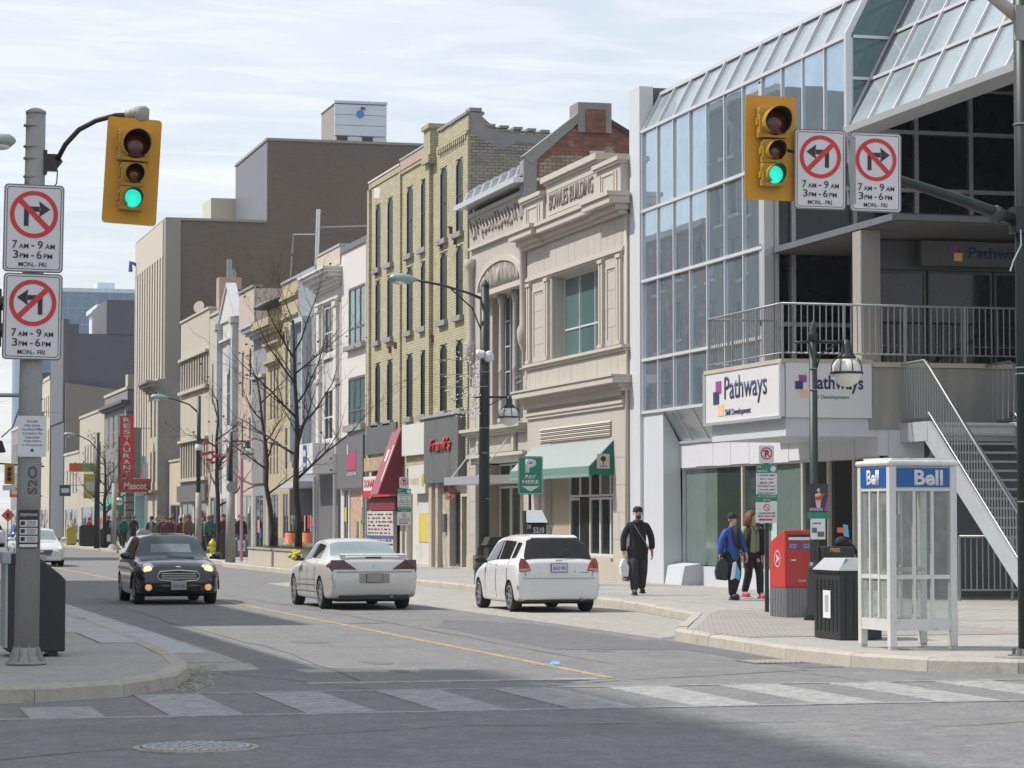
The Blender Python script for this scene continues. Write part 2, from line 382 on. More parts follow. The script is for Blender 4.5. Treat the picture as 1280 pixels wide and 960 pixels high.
# ================================================================ GROUND, ROADS, PAVEMENTS
g = struct(put('ground', MB().box(-3000, 3000, -3000, 3000, -.6, -.05), 'old_concrete'))
road = struct(put('road', MB().box(-150, 200, -8, 520, -.05, 0), 'asphalt'))
def poly_sheet(name, pts, z, m, thick=None, parent=None, holes=None):
    mb = MB()
    mb.prism([(x, y, z) for x, y in pts], (0, 0, -(thick or .003)))
    o = put(name, mb, m, parent)
    bm = bmesh.new(); bm.from_mesh(o.data); bmesh.ops.triangulate(bm, faces=[f for f in bm.faces if len(f.verts) > 4]); bmesh.ops.recalc_face_normals(bm, faces=bm.faces); bm.to_mesh(o.data); bm.free()
    return o
def stones(root, path, w, z0, z1, m, length=1.8, far=70, name='kerb_stone', gap=.012):
    """a kerb of separate stones laid along a path, then one long piece beyond `far`"""
    P = [Vector((x, y, 0)) for x, y in path]
    seg = []
    for a, b in zip(P[:-1], P[1:]):
        L = (b-a).length; n = max(1, round(L/length))
        if a.y > far and b.y > far: n = 1
        for k in range(n): seg.append((a.lerp(b, k/n), a.lerp(b, (k+1)/n)))
    for a, b in seg:
        d = (b-a).normalized(); nrm = Vector((-d.y, d.x, 0))*w
        a2 = a+d*gap*.5; b2 = b-d*gap*.5
        j = random.uniform(-.006, .006); c = .03
        up = Vector((0, 0, 1))
        mb = MB()
        s0, s1 = a2, b2
        prof = [(0, z0), (0, z1-c), (c, z1), (w/abs(w)*abs(w), z1), (abs(w), z0)]
        prof = [(0, z0), (0.012, z1-c+j), (c+.012, z1+j), (abs(w), z1+j), (abs(w), z0)]
        sg = nrm.normalized()
        i = len(mb.v)
        ring = lambda p: [p + sg*q[0] + up*q[1] for q in prof]
        A = ring(s0); B = ring(s1); n = len(prof)
        mb.v = [tuple(v) for v in A+B]; mb.f = [tuple(range(n)), tuple(reversed(range(n, 2*n)))] + [(k, n+k, n+(k+1) % n, (k+1) % n) for k in range(n)]
        o = put(name, mb, m, root)
# right-hand pavement with its bulge
RK = [(60, 26.7), (24, 26.7), (14.4, 26.75), (12.9, 26.95), (12.1, 27.6), (11.62, 28.7), (11.5, 30.5), (11.75, 35.6), (12.1, 36.6), (14.25, 42.2), (15.1, 49.0), (15.15, 60), (15.1, 68), (14.45, 74.5), (14.4, 96), (15.1, 101), (15.1, 178), (60, 178)]
pv = struct(poly_sheet('pavement', [(x + (.10 if x < 20 else 0), y+.06) for x, y in RK] , .142, 'walk_concrete', .14))
rk = struct(thing('kerb', '', '', (14, 27, 0))); del rk['label']; del rk['category']
stones(rk, [(40, 26.7)] + RK[2:-1], -.18, -.02, .155, 'kerb_concrete')
# slabs laid on the near pavement
slabroot = pv
def slabs(x0, x1, y0, y1, sx, sy, z, m, parent, name='paving_slab', inside=None, gap=.018):
    y = y0
    while y < y1-.01:
        x = x0
        while x < x1-.01:
            if inside is None or inside(x, y, x+sx, y+sy):
                dz = random.uniform(-.003, .003)
                put(name, MB().box(x+gap/2, min(x+sx, x1)-gap/2, y+gap/2, y+sy-gap/2, z-.05, z+dz), m, parent)
            x += sx
        y += sy
slabs(15.9, 20.0, 43.0, 64.0, 1.366, 1.5, .152, 'walk_concrete', pv)
slabs(16.6, 24.8, 27.2, 43.0, 1.64, 1.5, .152, 'walk_concrete', pv)
pl = struct(poly_sheet('paver_strip', [(12.0, 33.2), (16.4, 33.2), (16.4, 43.0), (15.0, 43.0), (14.55, 42.1), (12.35, 36.4), (11.98, 35.6)], .150, 'paver', .006))
# left-hand pavement
LK = [(-90, 24.7), (0.6, 24.75), (2.0, 25.0), (2.9, 25.6), (3.55, 26.8), (3.95, 28.6), (4.1, 30.6), (4.15, 33.0), (4.22, 60), (4.25, 200)]
lpv = struct(poly_sheet('pavement', [(-90, 24.8)] + [(x-.08, y+.04) for x, y in LK[1:]] + [(4.1, 500), (-90, 500)], .142, 'walk_concrete', .14))
lk = struct(thing('kerb', '', '', (4, 30, 0))); del lk['label']; del lk['category']
stones(lk, LK[1:], .22, -.02, .152, 'kerb_concrete', 2.2, 66)
gut = struct(poly_sheet('gutter', [(4.1, 31.2), (4.95, 31.2), (5.0, 33), (4.95, 60), (4.95, 200), (4.15, 200)], .003, 'old_concrete', .02))
y = 31.4
while y < 70:
    put('gutter_slab', MB().box(4.2, 4.9+random.uniform(-.02, .02), y+.03, y+2.13, -.02, .012+random.uniform(-.003, .004)), 'ramp_concrete' if y > 33 else 'old_concrete', gut); y += 2.17
y = 33.6
while y < 60:
    put('ramp_slab', MB().box(3.1 if y > 36 else 3.5, 3.98, y+.03, y+1.58, .1, .158+random.uniform(-.003, .003)), 'ramp_concrete', lpv); y += 1.62
gr_ = struct(poly_sheet('worn_patch', [(4.15, 29.6), (4.9, 29.8), (5.0, 31.2), (4.14, 31.25)], .006, 'old_concrete', .012))
mb = MB()
for k in range(170):
    t = random.random(); x = 3.3+t*1.15+random.gauss(0, .09); yy = 26.3+t*4.4+random.gauss(0, .15)
    if x < 3.62+.12*(yy-27): x += .35
    r = random.uniform(.006, .022); mb.box(x-r, x+r*1.2, yy-r, yy+r, .0, r)
put('gravel', mb, 'kerb_concrete', stuff=True)
# parking bay of pale concrete and the cross street's far gutter
bay = struct(poly_sheet('parking_bay', [(11.75, 36.2), (12.15, 36.75), (14.15, 42.2), (15.02, 49.0), (15.05, 68), (14.35, 74.5), (11.7, 70), (11.75, 50)], .006, 'old_concrete', .02))
gs = struct(poly_sheet('gutter', [(11.0, 28.6), (11.5, 28.6), (11.4, 30.5), (11.66, 35.8), (11.2, 35.8), (10.95, 30.5)], .005, 'asphalt_patch', .02))
struct(poly_sheet('road_patch', [(9.4, 33.5), (11.3, 33.0), (11.4, 42), (10.4, 44), (9.6, 41)], .004, 'asphalt_patch', .02))
struct(poly_sheet('road_patch', [(5.3, 29.2), (6.6, 29.0), (6.7, 29.6), (5.3, 29.8)], .004, 'old_concrete', .02))
0 and struct(poly_sheet('road_patch', [(5.0, 60), (8.0, 59), (8.1, 63), (5.0, 63.2)], .004, 'asphalt_patch', .02))
# cracks: narrow wandering strips of dark sealant
def crack(pts, w=.02):
    mb = MB(); P = []
    for a, b in zip(pts[:-1], pts[1:]):
        for k in range(8):
            t = k/8; P.append((a[0]+(b[0]-a[0])*t+random.gauss(0, .03), a[1]+(b[1]-a[1])*t+random.gauss(0, .03)))
    P.append(pts[-1])
    for a, b in zip(P[:-1], P[1:]):
        d = Vector((b[0]-a[0], b[1]-a[1])); n_ = Vector((-d.y, d.x)).normalized()*w*random.uniform(.5, 1.2)
        mb.quad((a[0]-n_.x, a[1]-n_.y, .0045), (b[0]-n_.x, b[1]-n_.y, .0045), (b[0]+n_.x, b[1]+n_.y, .0045), (a[0]+n_.x, a[1]+n_.y, .0045))
    struct(put('crack', mb, 'grime'))
crack([(6.9, 25.95), (8.5, 27.0), (10.9, 28.2)]); crack([(4.4, 29.4), (5.4, 26.2)], .012); crack([(8.9, 20.2), (13, 21.6), (18, 22.1)], .012)
crack([(9.1, 30), (9.2, 45), (9.0, 60)], .015); crack([(11.9, 37), (11.8, 52), (11.75, 66)], .025); crack([(12, 46.2), (15, 46.0)], .02); crack([(12, 52.2), (15, 52.0)], .02); crack([(12, 40.2), (13.5, 40.0)], .02)
crack([(1.0, 18.9), (3.4, 20.6), (5.2, 21.3), (8.0, 21.0)], .012); crack([(5.6, 27.6), (5.9, 34), (5.7, 44), (6.0, 58)], .014); crack([(4.9, 38.0), (8.2, 38.3), (11.2, 37.8)], .016); crack([(10.4, 19.5), (10.9, 22.7), (10.6, 28.6)], .012); crack([(5.0, 47), (7, 47.4), (9.8, 47.1)], .012)
for (x_, y_, r_) in ((6.5, 31, .22), (6.7, 36.5, .3), (9.9, 33, .2), (6.4, 29.2, .14), (9.7, 41, .3)):
    struct(put('oil_stain', MB().prism([(x_+r_*(.6+.4*random.random())*math.cos(t_*.52), y_+2.2*r_*(.6+.4*random.random())*math.sin(t_*.52), .0042) for t_ in range(12)], (0, 0, -.003)), mat('oil', (.135,.135,.137), .7, 0, .3, 9)))
# painted markings
cw = struct(put('crosswalk_line', MB().box(-8, 40, 22.86, 22.98, .0, .009), 'road_white'))
struct(put('crosswalk_line', MB().box(3.6, 40, 25.84, 25.94, .0, .009), 'road_white'))
cs = struct(thing('crosswalk', '', '', (8, 24, 0))); del cs['label']; del cs['category']
x = 7.8-1.2*8
while x < 30:
    if x < 7.0: zt = 25.0 if x < 2.8 else 25.8
    else: zt = 25.8
    if x > -1: put('crosswalk_stripe', MB().box(x, x+.64, 23.0, zt if x > 2.6 else 24.3, .0, .0085), 'road_white', cs)
    x += 1.2
struct(put('stop_line', MB().box(4.95, 8.1, 27.05, 27.28, .0, .009), 'road_white'))
struct(put('centre_line', MB().box(8.26, 8.35, 27.3, 400, .0, .009), 'road_yellow'))
# manhole cover
mh = thing('manhole_cover', 'round iron manhole cover set in the asphalt in the left foreground', 'manhole cover', (2.77, 19.75, 0))
put('rim', MB().lathe((2.77, 19.75, .0), [(.47, 0), (.47, .012), (.42, .014), (.42, .004), (0.02, .004)], 40), 'old_concrete', mh)
put('cover', MB().lathe((2.77, 19.75, .0), [(.405, 0), (.405, .014), (.02, .014)], 40), 'iron', mh)
mb = MB()
for ri, n_ in ((.09, 6), (.17, 12), (.25, 18), (.33, 24), (.385, 40)):
    for k in range(n_):
        a = 2*math.pi*(k+.3*ri)/n_; cx, cy_ = 2.77+ri*math.cos(a), 19.75+ri*math.sin(a)
        mb.box(cx-.026*(.6 if ri > .38 else 1), cx+.026*(.6 if ri > .38 else 1), cy_-.022, cy_+.022, .013, .021)
put('tread', mb, 'ramp_concrete', mh)
cb = thing('drain_grate', 'iron drain grate at the foot of the bulging kerb', 'drain', (11.1, 29.9, 0))
put('grate_frame', MB().box(10.75, 11.4, 29.5, 30.2, 0, .012), 'iron', cb)
mb = MB()
for k in range(9): mb.box(10.8+.066*k, 10.83+.066*k, 29.55, 30.15, .012, .02)
put('grate_bars', mb, 'old_concrete', cb)
lt = MB()
for k in range(3): lt.quad((8.36+.035*k, 29.9+.04*(k % 2), .012), (8.40+.035*k, 29.9, .014), (8.40+.035*k, 29.97, .05), (8.36+.03*k, 29.98, .02))
tag(put('litter', lt, mat('litter_blue', (.05,.45,.65), .5)), 'scrap of bright blue litter lying on the road near the centre line', 'litter')

# ================================================================ BUILDING KIT
def wallgrid(u0, u1, z0, z1, ops, P, depth):
    """skin of a wall with real openings and their reveals; P(u, w, z) maps to space, w = depth behind the face"""
    mb = MB(); us = sorted({u0, u1} | {a for o in ops for a in o[:2]}); zs = sorted({z0, z1} | {a for o in ops for a in o[2:4]})
    def hole(u, z): return any(o[0] < u < o[1] and o[2] < z < o[3] for o in ops)
    for ua, ub in zip(us[:-1], us[1:]):
        for za, zb in zip(zs[:-1], zs[1:]):
            if not hole((ua+ub)/2, (za+zb)/2): mb.quad(P(ua, 0, za), P(ub, 0, za), P(ub, 0, zb), P(ua, 0, zb))
    for a, b, c, d in [o[:4] for o in ops]:
        mb.quad(P(a, 0, c), P(a, depth, c), P(a, depth, d), P(a, 0, d)); mb.quad(P(b, 0, c), P(b, depth, c), P(b, depth, d), P(b, 0, d))
        mb.quad(P(a, 0, d), P(b, 0, d), P(b, depth, d), P(a, depth, d)); mb.quad(P(a, 0, c), P(b, 0, c), P(b, depth, c), P(a, depth, c))
    mb.quad(P(u0, 0, z0), P(u0, depth, z0), P(u0, depth, z1), P(u0, 0, z1)); mb.quad(P(u1, 0, z0), P(u1, depth, z0), P(u1, depth, z1), P(u1, 0, z1))
    mb.quad(P(u0, 0, z1), P(u1, 0, z1), P(u1, depth, z1), P(u0, depth, z1))
    return mb
def pbox(mb, P, u0, u1, w0, w1, z0, z1):
    c = [P(u, w, z) for z in (z0, z1) for (u, w) in ((u0, w0), (u1, w0), (u1, w1), (u0, w1))]
    i = len(mb.v); mb.v += [tuple(q) for q in c]
    for q in ((3,2,1,0),(4,5,6,7),(0,1,5,4),(1,2,6,5),(2,3,7,6),(3,0,4,7)): mb.f.append(tuple(i+k for k in q))
    return mb
def window(root, P, o, depth, fm, gm, nu=1, cuts=(), fw=.07, recess=None, name='window', sill=None, sillm='sill_stone', paned=True):
    """window: frame with bars, and each pane a sub-part; cuts = heights (0..1) of horizontal bars"""
    if gm == 'glass_old': gm = random.choice(('dark_pane', 'dark_pane', 'glass_old', 'curtain_pane')) if root.name != 'brick_building' else 'dark_pane'
    a, b, c, d = o[:4]; r = depth*.8 if recess is None else recess
    mb = MB()
    pbox(mb, P, a, a+fw, r, r+.06, c, d); pbox(mb, P, b-fw, b, r, r+.06, c, d); pbox(mb, P, a+fw, b-fw, r, r+.06, c, c+fw); pbox(mb, P, a+fw, b-fw, r, r+.06, d-fw, d)
    us = [a+fw+(b-a-2*fw)*k/nu for k in range(nu+1)]; zs = [c+fw] + [c+(d-c)*t for t in cuts] + [d-fw]
    bw = fw*.35
    for u in us[1:-1]: pbox(mb, P, u-bw, u+bw, r+.004, r+.056, c+fw, d-fw)
    for z in zs[1:-1]: pbox(mb, P, a+fw, b-fw, r+.008, r+.052, z-bw, z+bw)
    w = put(name, mb, fm, root)
    if paned:
        for u, v in zip(us[:-1], us[1:]):
            for z, y in zip(zs[:-1], zs[1:]):
                q = MB(); q.quad(P(u-.005, r+.035, z-.005), P(v+.005, r+.035, z-.005), P(v+.005, r+.035, y+.005), P(u-.005, r+.035, y+.005)); put('pane', q, gm, w)
    else:
        q = MB(); q.quad(P(a, r+.035, c), P(b, r+.035, c), P(b, r+.035, d), P(a, r+.035, d)); put('pane', q, gm, w)
    q = MB(); q.quad(P(a, depth-.003, c), P(b, depth-.003, c), P(b, depth-.003, d), P(a, depth-.003, d)); put('unlit_room_sheet', q, 'interior_dark', w)  # dark sheet standing in for the unlit room behind the glass
    if sill:
        q = MB(); pbox(q, P, a-sill[0], b+sill[0], -sill[1], .02, c-sill[2], c); put('sill', q, sillm, w)
    return w
def FX(X):   # a facade on the plane x = X seen from the street (-x side); u runs along y
    return lambda u, w, z: (X+w, u, z)
def FY(Y):   # a wall on the plane y = Y seen from the camera side; u runs along x
    return lambda u, w, z: (u, Y+w, z)
def shell(root, X, Y0, Y1, z1, ops, m, depth=.35, back=14, z0=.14, roofm='roof_tar', bodym=None, wallm=None):
    w = put('wall', wallgrid(Y0, Y1, z0, z1, ops, FX(X), depth), m, root)
    put('body', MB().box(X+depth+.01, X+back, Y0, Y1, z0, z1-.06), bodym or m, root)
    return w
def cornice(root, X, Y0, Y1, z, steps, m, name='cornice', ret=True):
    """stacked mouldings: (height, projection) from z upward"""
    mb = MB(); zz = z
    for h, p in steps: mb.box(X-p, X+.1, Y0-(p*.5 if ret else 0), Y1+(p*.5 if ret else 0), zz, zz+h-.0015); zz += h
    return put(name, mb, m, root)
# ================================================================ GLASS OFFICE BUILDING (nearest on the right)
gb = thing('glass_building', 'glass fronted office building with sloping glazed roof, signed balcony and upper terrace', 'building', (20, 49, .14))
GX = 20.0; PY = [63.0-1.24*k for k in range(12)]
ZR = [4.38, 5.69, 7.67, 9.43, 11.45]
put('body', MB().box(20.8, 34, 54.75, 63.85, 4.35, 12.2).box(21.3, 34, 49.5, 54.7, 11.35, 12.2).box(21.2, 34, 49.6, 63.8, .14, 3.45), 'dark_panel', gb)
# far end pier and the fin that closes the sloping roof
put('pier', MB().box(19.94, 20.3, 63.05, 63.9, .14, 12.62), 'pier_panel', gb)
put('end_wall', MB().prism([(20.3, 63.1, 4.3), (20.3, 63.1, 12.6), (20.95, 63.1, 12.6), (20.95, 63.1, 4.3)], (0, .75, 0)), 'dark_panel', gb)
put('end_wall', MB().prism([(20.02, 63.06, .14), (20.02, 63.06, 4.36), (20.45, 63.06, 3.56), (20.5, 63.06, .14)], (0, -1.62, 0)), 'pier_panel', gb)
for i in range(11):
    y1, y0 = PY[i], PY[i+1]
    for j in range(4):
        if i >= 7 and j < 3: continue
        z0, z1 = ZR[j], ZR[j+1]; t = random.uniform(-.008, .008); t2 = random.uniform(-.006, .006)
        put('pane', MB().quad((GX+.02, y0, z0), (GX+.02+t, y1, z0), (GX+.02+t+t2, y1, z1), (GX+.02+t2, y0, z1)), 'glass_tower', gb)
    put('sloping_pane', MB().quad((GX+.03, y0, ZR[4]), (GX+.03, y1, ZR[4]), (GX+.55, y1, 12.42), (GX+.55, y0, 12.42)), 'glass_slope', gb)
for i in range(12):
    y = PY[i]; zb = ZR[0] if i <= 7 else ZR[3]
    put('mullion', MB().box(GX-.02, GX+.12, y-.022, y+.022, zb, ZR[4]+.03), 'white_metal', gb)
    put('mullion', MB().prism([(GX-.03, y-.025, ZR[4]+.02), (GX+.08, y-.025, ZR[4]+.02), (GX+.58, y-.025, 12.45), (GX+.47, y-.025, 12.45)], (0, .05, 0)), 'white_metal', gb)
for j, z in enumerate(ZR):
    y0 = PY[11] if j >= 3 else PY[7]
    put('transom', MB().box(GX-.038, GX+.115, y0-.035, PY[0]+.035, z-.036, z+.036), 'white_metal', gb)
put('roof_edge', MB().box(GX+.47, GX+.62, PY[11], PY[0], 12.40, 12.48), 'white_metal', gb)
put('corner_post', MB().box(GX-.02, GX+.2, PY[7]-.16, PY[7]-.04, 4.38, 9.4).box(GX+.22, GX+.32, PY[7]-.16, PY[7]-.04, 4.38, 9.4), 'alum', gb)
# inward-sloping band under the curtain wall
n = 7
for i in range(n):
    y1, y0 = PY[i], PY[i+1]
    put('soffit_pane', MB().quad((GX+.04, y0, 4.34), (GX+.04, y1, 4.34), (20.48, y1-.0, 3.6), (20.48, y0, 3.6)), 'glass_slope' if i else 'glass_shop_deep', gb)
    put('mullion', MB().prism([(GX+.0, y1-.03, 4.36), (GX+.06, y1-.03, 4.36), (20.5, y1-.03, 3.6), (20.44, y1-.03, 3.6)], (0, .04, 0)), 'alum', gb)
put('soffit_edge', MB().box(20.40, 20.55, 53.4, 61.6, 3.55, 3.62), 'alum', gb)
# the big sloping glazed pavilion over the terrace
SX = .53; Z0 = 9.6; ZT = 14.6; ye = PY[11]
def sp(z, off=0): return GX + (z-Z0)*SX + off
yy = [ye-1.24*k for k in range(12)]; zl = [9.62, 10.58, 11.55, 12.5, 13.5, 14.6]
for a, b in zip(yy[:-1], yy[1:]):
    for c, d in zip(zl[:-1], zl[1:]):
        put('sloping_pane', MB().quad((sp(c), b, c), (sp(c), a, c), (sp(d), a, d), (sp(d), b, d)), 'glass_slope', gb)
for y in yy:
    put('mullion', MB().prism([(sp(9.62)-.08, y-.03, 9.6), (sp(9.62)+.05, y-.03, 9.6), (sp(ZT)+.05, y-.03, ZT), (sp(ZT)-.08, y-.03, ZT)], (0, .06, 0)), 'white_metal', gb)
for z in zl[1:]:
    put('transom', MB().box(sp(z)-.065, sp(z)+.05, yy[-1], yy[0], z-.03, z+.03), 'white_metal', gb)
put('edge_beam', MB().prism([(GX-.06, yy[-1], 9.47), (GX-.08, yy[-1], 9.60), (GX+.1, yy[-1], 9.60), (GX+.30, yy[-1], 9.38)], (0, yy[0]-yy[-1]+.04, 0)), 'alum', gb)
put('soffit_lining', MB().prism([(sp(9.7)+.15, yy[-1], 9.62), (sp(9.7)+.25, yy[-1], 9.62), (sp(ZT)+.35, yy[-1], ZT), (sp(ZT)+.2, yy[-1], ZT)], (0, yy[0]-yy[-1]-.02, 0)), 'dark_panel', gb)
# facet between the two slopes
fy = ye-.035
for c, d in ((9.62, 10.6), (10.6, 11.45), (11.45, 12.45), (12.45, 13.6), (13.6, 14.6)):
    xl0 = GX if c < 11.45 else GX+(c-11.45)*SX; xl1 = GX if d <= 11.45 else GX+(d-11.45)*SX
    put('facet_pane', MB().quad((xl0, fy+.05, c), (sp(c), fy+.05, c), (sp(d), fy+.05, d), (xl1, fy+.05, d)), 'glass_teal', gb)
    put('transom', MB().box(xl1, sp(d), fy, fy+.07, d-.03, d+.03), 'alum', gb)
for off in (.30, .62):
    put('mullion', MB().prism([(sp(9.62+off*1.2), fy-.01, 9.62+off*1.2)] + [(sp(9.62+off*1.2)+.03, fy-.01, 9.62+off*1.2)] + [(sp(14.6)-off*.0-.3*off+.03, fy-.01, 14.6), (sp(14.6)-.3*off, fy-.01, 14.6)], (0, .04, 0)), 'alum', gb) if False else None
put('corner_post', MB().box(GX-.05, GX+.07, fy-.03, fy+.09, 9.4, 11.5).prism([(GX-.05, fy-.02, 11.5), (GX+.07, fy-.02, 11.5), (GX+.07+3.1*SX, fy-.02, 14.6), (GX-.05+3.1*SX, fy-.02, 14.6)], (0, .1, 0)), 'alum', gb)
put('corner_post', MB().prism([(GX-.06, fy-.08, 9.5), (GX+.10, fy-.08, 9.5), (sp(14.6)+.08, fy-.08, 14.6), (sp(14.6)-.10, fy-.08, 14.6)], (0, .05, 0)), 'tower_metal', gb)
# recessed wall of dark glass behind the terrace
bx = [20.05, 20.75, 22.2, 23.68, 25.0, 26.3, 27.6, 29.0, 30.4]; bz = [4.8, 6.0, 7.7, 9.05, 10.35, 11.35]
for a, b in zip(bx[:-1], bx[1:]):
    for c, d in zip(bz[:-1], bz[1:]):
        put('pane', MB().quad((a, 54.5, c), (b, 54.5+random.uniform(-.004, .004), c), (b, 54.5, d), (a, 54.5, d)), 'glass_dark', gb)
for x in bx: put('mullion', MB().box(x-.05, x+.05, 54.38, 54.55, 4.8, 11.35), 'alum', gb)
for z in bz[1:]: put('transom', MB().box(20.0, 30.4, 54.39, 54.54, z-.045, z+.045), 'alum', gb)
put('ceiling', MB().box(21.0, 34, 36, 54.6, 11.36, 11.5), 'dark_panel', gb)
put('side_wall', MB().box(30.4, 30.8, 36, 54.6, 4.8, 11.35), 'dark_panel', gb)
# lower canopy slab with column, and the shaded sign beneath it
put('canopy_slab', MB().prism([(20.25, 47.6, 7.52), (34, 47.6, 7.52), (34, 54.3, 7.52), (20.25, 54.3, 7.52)], (0, 0, .16)), 'canopy_grey', gb)
put('canopy_edge', MB().box(20.18, 20.25, 47.55, 54.3, 7.53, 7.66).box(20.25, 34, 47.53, 47.6, 7.54, 7.65), 'tower_metal', gb)
put('column', MB().box(20.2, 20.63, 49.2, 49.65, 4.75, 7.52), 'terrace_concrete', gb, bevel=.02)
0 and put('canopy_glass', MB().quad((20.2, 48.2, 7.72), (20.2, 53.9, 7.72), (20.75, 53.9, 8.7), (20.75, 48.2, 8.7)), 'glass_slope', gb)
for y in (): put('mullion', MB().prism([(20.15, y, 7.70), (20.21, y, 7.70), (20.78, y, 8.72), (20.72, y, 8.72)], (0, .05, 0)), 'alum', gb)
ds = put('upper_sign', MB().box(22.0, 25.6, 50.3, 50.42, 6.95, 7.46), mat('sign_shade_grey', (.11,.11,.115), .6), gb, 'pale sign board in deep shade under the canopy')  # canopy shade is mixed into the board's dark grey
text('Pathways', 1.35, .30, 'logo_navy', (23.05, 50.29, 7.04), (1,0,0), (0,0,1), ds, bold=.01)
put('logo_square', MB().box(22.72, 22.9, 50.28, 50.3, 7.05, 7.22), 'logo_tan', ds); put('logo_square', MB().box(22.62, 22.8, 50.275, 50.3, 7.22, 7.38), 'logo_purple', ds)
for a, b in ((21.0, 22.4), (22.45, 23.9), (23.95, 25.5), (25.55, 27.5)):
    window(gb, FY(50.9), (a, b, 4.8, 6.9), .3, 'grey_dark', 'glass_dark', 1, (.25,), .05, .1)
put('partition', MB().box(21.0, 28, 50.75, 51.3, 6.9, 7.5), 'dark_panel', gb)
# balcony slab, signs, concrete terrace edge
put('balcony', MB().box(18.46, 20.6, 48.95, 53.45, 3.72, 4.76), 'terrace_concrete', gb)
put('balcony_beam', MB().box(18.50, 20.6, 48.97, 53.4, 3.36, 3.715), 'pier_panel', gb)
put('terrace_slab', MB().box(20.25, 34, 48.93, 54.5, 3.5, 4.74).box(20.55, 34, 54.5, 54.74, 3.5, 4.74), 'terrace_concrete', gb)
put('coping', MB().box(18.36, 20.3, 48.86, 53.55, 4.80, 4.88).box(20.3, 30, 48.86, 49.2, 4.745, 4.84), 'base_stone', gb)
s1 = put('sign_board', MB().box(18.38, 18.46, 48.92, 53.52, 3.74, 4.86), 'sign_white', gb, 'sign board on the street side of the balcony')
s2 = put('sign_board', MB().box(18.47, 20.28, 48.87, 48.95, 3.72, 4.80), 'sign_white', gb, 'sign board on the end of the balcony')
put('sign_trim', MB().box(18.34, 18.37, 48.88, 53.55, 3.70, 3.76).box(18.34, 18.37, 48.88, 48.93, 3.76, 4.82).box(18.34, 18.37, 53.48, 53.55, 3.76, 4.82), 'alum', s1)
text('Pathways', 2.55, .62, 'logo_navy', (18.375, 52.25, 4.07), (0,-1,0), (0,0,1), s1, bold=.006)
text('Skill Development', 1.55, .17, 'logo_navy', (18.375, 52.2, 3.84), (0,-1,0), (0,0,1), s1)
for (a, b, c, d, m) in ((52.45, 52.8, 4.36, 4.62, 'logo_purple'), (52.6, 52.95, 4.14, 4.4, 'logo_navy'), (52.3, 52.66, 3.88, 4.12, 'logo_tan')):
    put('logo_square', MB().box(18.370-(.004 if m == 'logo_navy' else 0), 18.382, a, b, c, d), m, s1)
text('Pathways', 1.12, .36, 'logo_navy', (18.98, 48.868, 4.20), (1,0,0), (0,0,1), s2, bold=.02)
text('Skill Development', .82, .10, 'logo_navy', (18.98, 48.868, 4.07), (1,0,0), (0,0,1), s2)
for (a, b, c, d, m) in ((18.74, 18.9, 4.42, 4.56, 'logo_purple'), (18.66, 18.82, 4.28, 4.44, 'logo_navy'), (18.76, 18.92, 4.12, 4.27, 'logo_tan')):
    put('logo_square', MB().box(a, b, 48.860-(.003 if m == 'logo_navy' else 0), 48.872, c, d), m, s2)
# ground floor shopfront
SXF = 20.5
for k, (a, b) in enumerate([(61.45-1.25*i, 61.45-1.25*(i+1)) for i in range(10)]):
    put('fascia_panel', MB().box(SXF-.06+random.uniform(-.006, .006), SXF+.2, b+.008, a-.008, 2.97+random.uniform(-.015, .015), 3.54), 'white_panel' if b > 47.5 else 'pier_panel', gb)
put('return_fascia', MB().box(SXF+.15, SXF+.9, 48.88, 48.96, 2.95, 3.495), 'pier_panel', gb)
fr = [61.35, 59.0, 57.1, 55.6, 54.7, 53.3, 51.8, 50.4, 49.05]
gm = ['glass_shop', 'glass_shop_deep', 'glass_shop_deep', 'glass_shop', 'glass_shop', 'glass_shop_deep', 'glass_dark', 'glass_dark']
for k in range(8):
    a, b = fr[k+1], fr[k]
    put('shop_pane', MB().quad((SXF+.06, a, .62), (SXF+.06, b, .62), (SXF+.06, b, 2.97), (SXF+.06, a, 2.97)), gm[k], gb)
for k, y in enumerate(fr):
    if k in (1, 4): continue
    put('shop_mullion', MB().box(SXF-.01, SXF+.12, y-.05, y+.05, .60, 2.98), 'booth_base' if k else 'alum', gb)
put('curtain', MB().box(SXF+.05, SXF+.055, 55.0, 55.35, .64, 2.95), mat('pale_mint', (.42,.55,.50), .7), gb)
put('transom', MB().box(SXF-.02, SXF+.1, 49.0, 61.4, 2.93, 2.985), 'alum', gb)
put('sill_wall', MB().box(SXF-.04, SXF+.4, 49.0, 62.0, .14, .60), 'pier_panel', gb)
put('planter_step', MB().prism([(20.02, 59.9, .14), (20.1, 59.9, .60), (20.46, 59.9, .66), (20.46, 59.9, .14)], (0, 1.45, 0)), 'pier_panel', gb)
put('blue_notice', MB().box(20.44, 20.49, 55.3, 56.4, 1.62, 1.84), mat('notice_blue', (.10,.42,.68), .5), gb)
# void under the terrace behind the stair
put('recess_wall', MB().box(21.1, 30, 50.2, 50.4, .14, 3.5), 'dark_panel', gb)
for a, b in ((21.3, 22.5), (22.6, 23.8)): window(gb, FY(50.1), (a, b, .3, 2.9), .1, 'alum', 'glass_dark', 1, (), .06, .0)
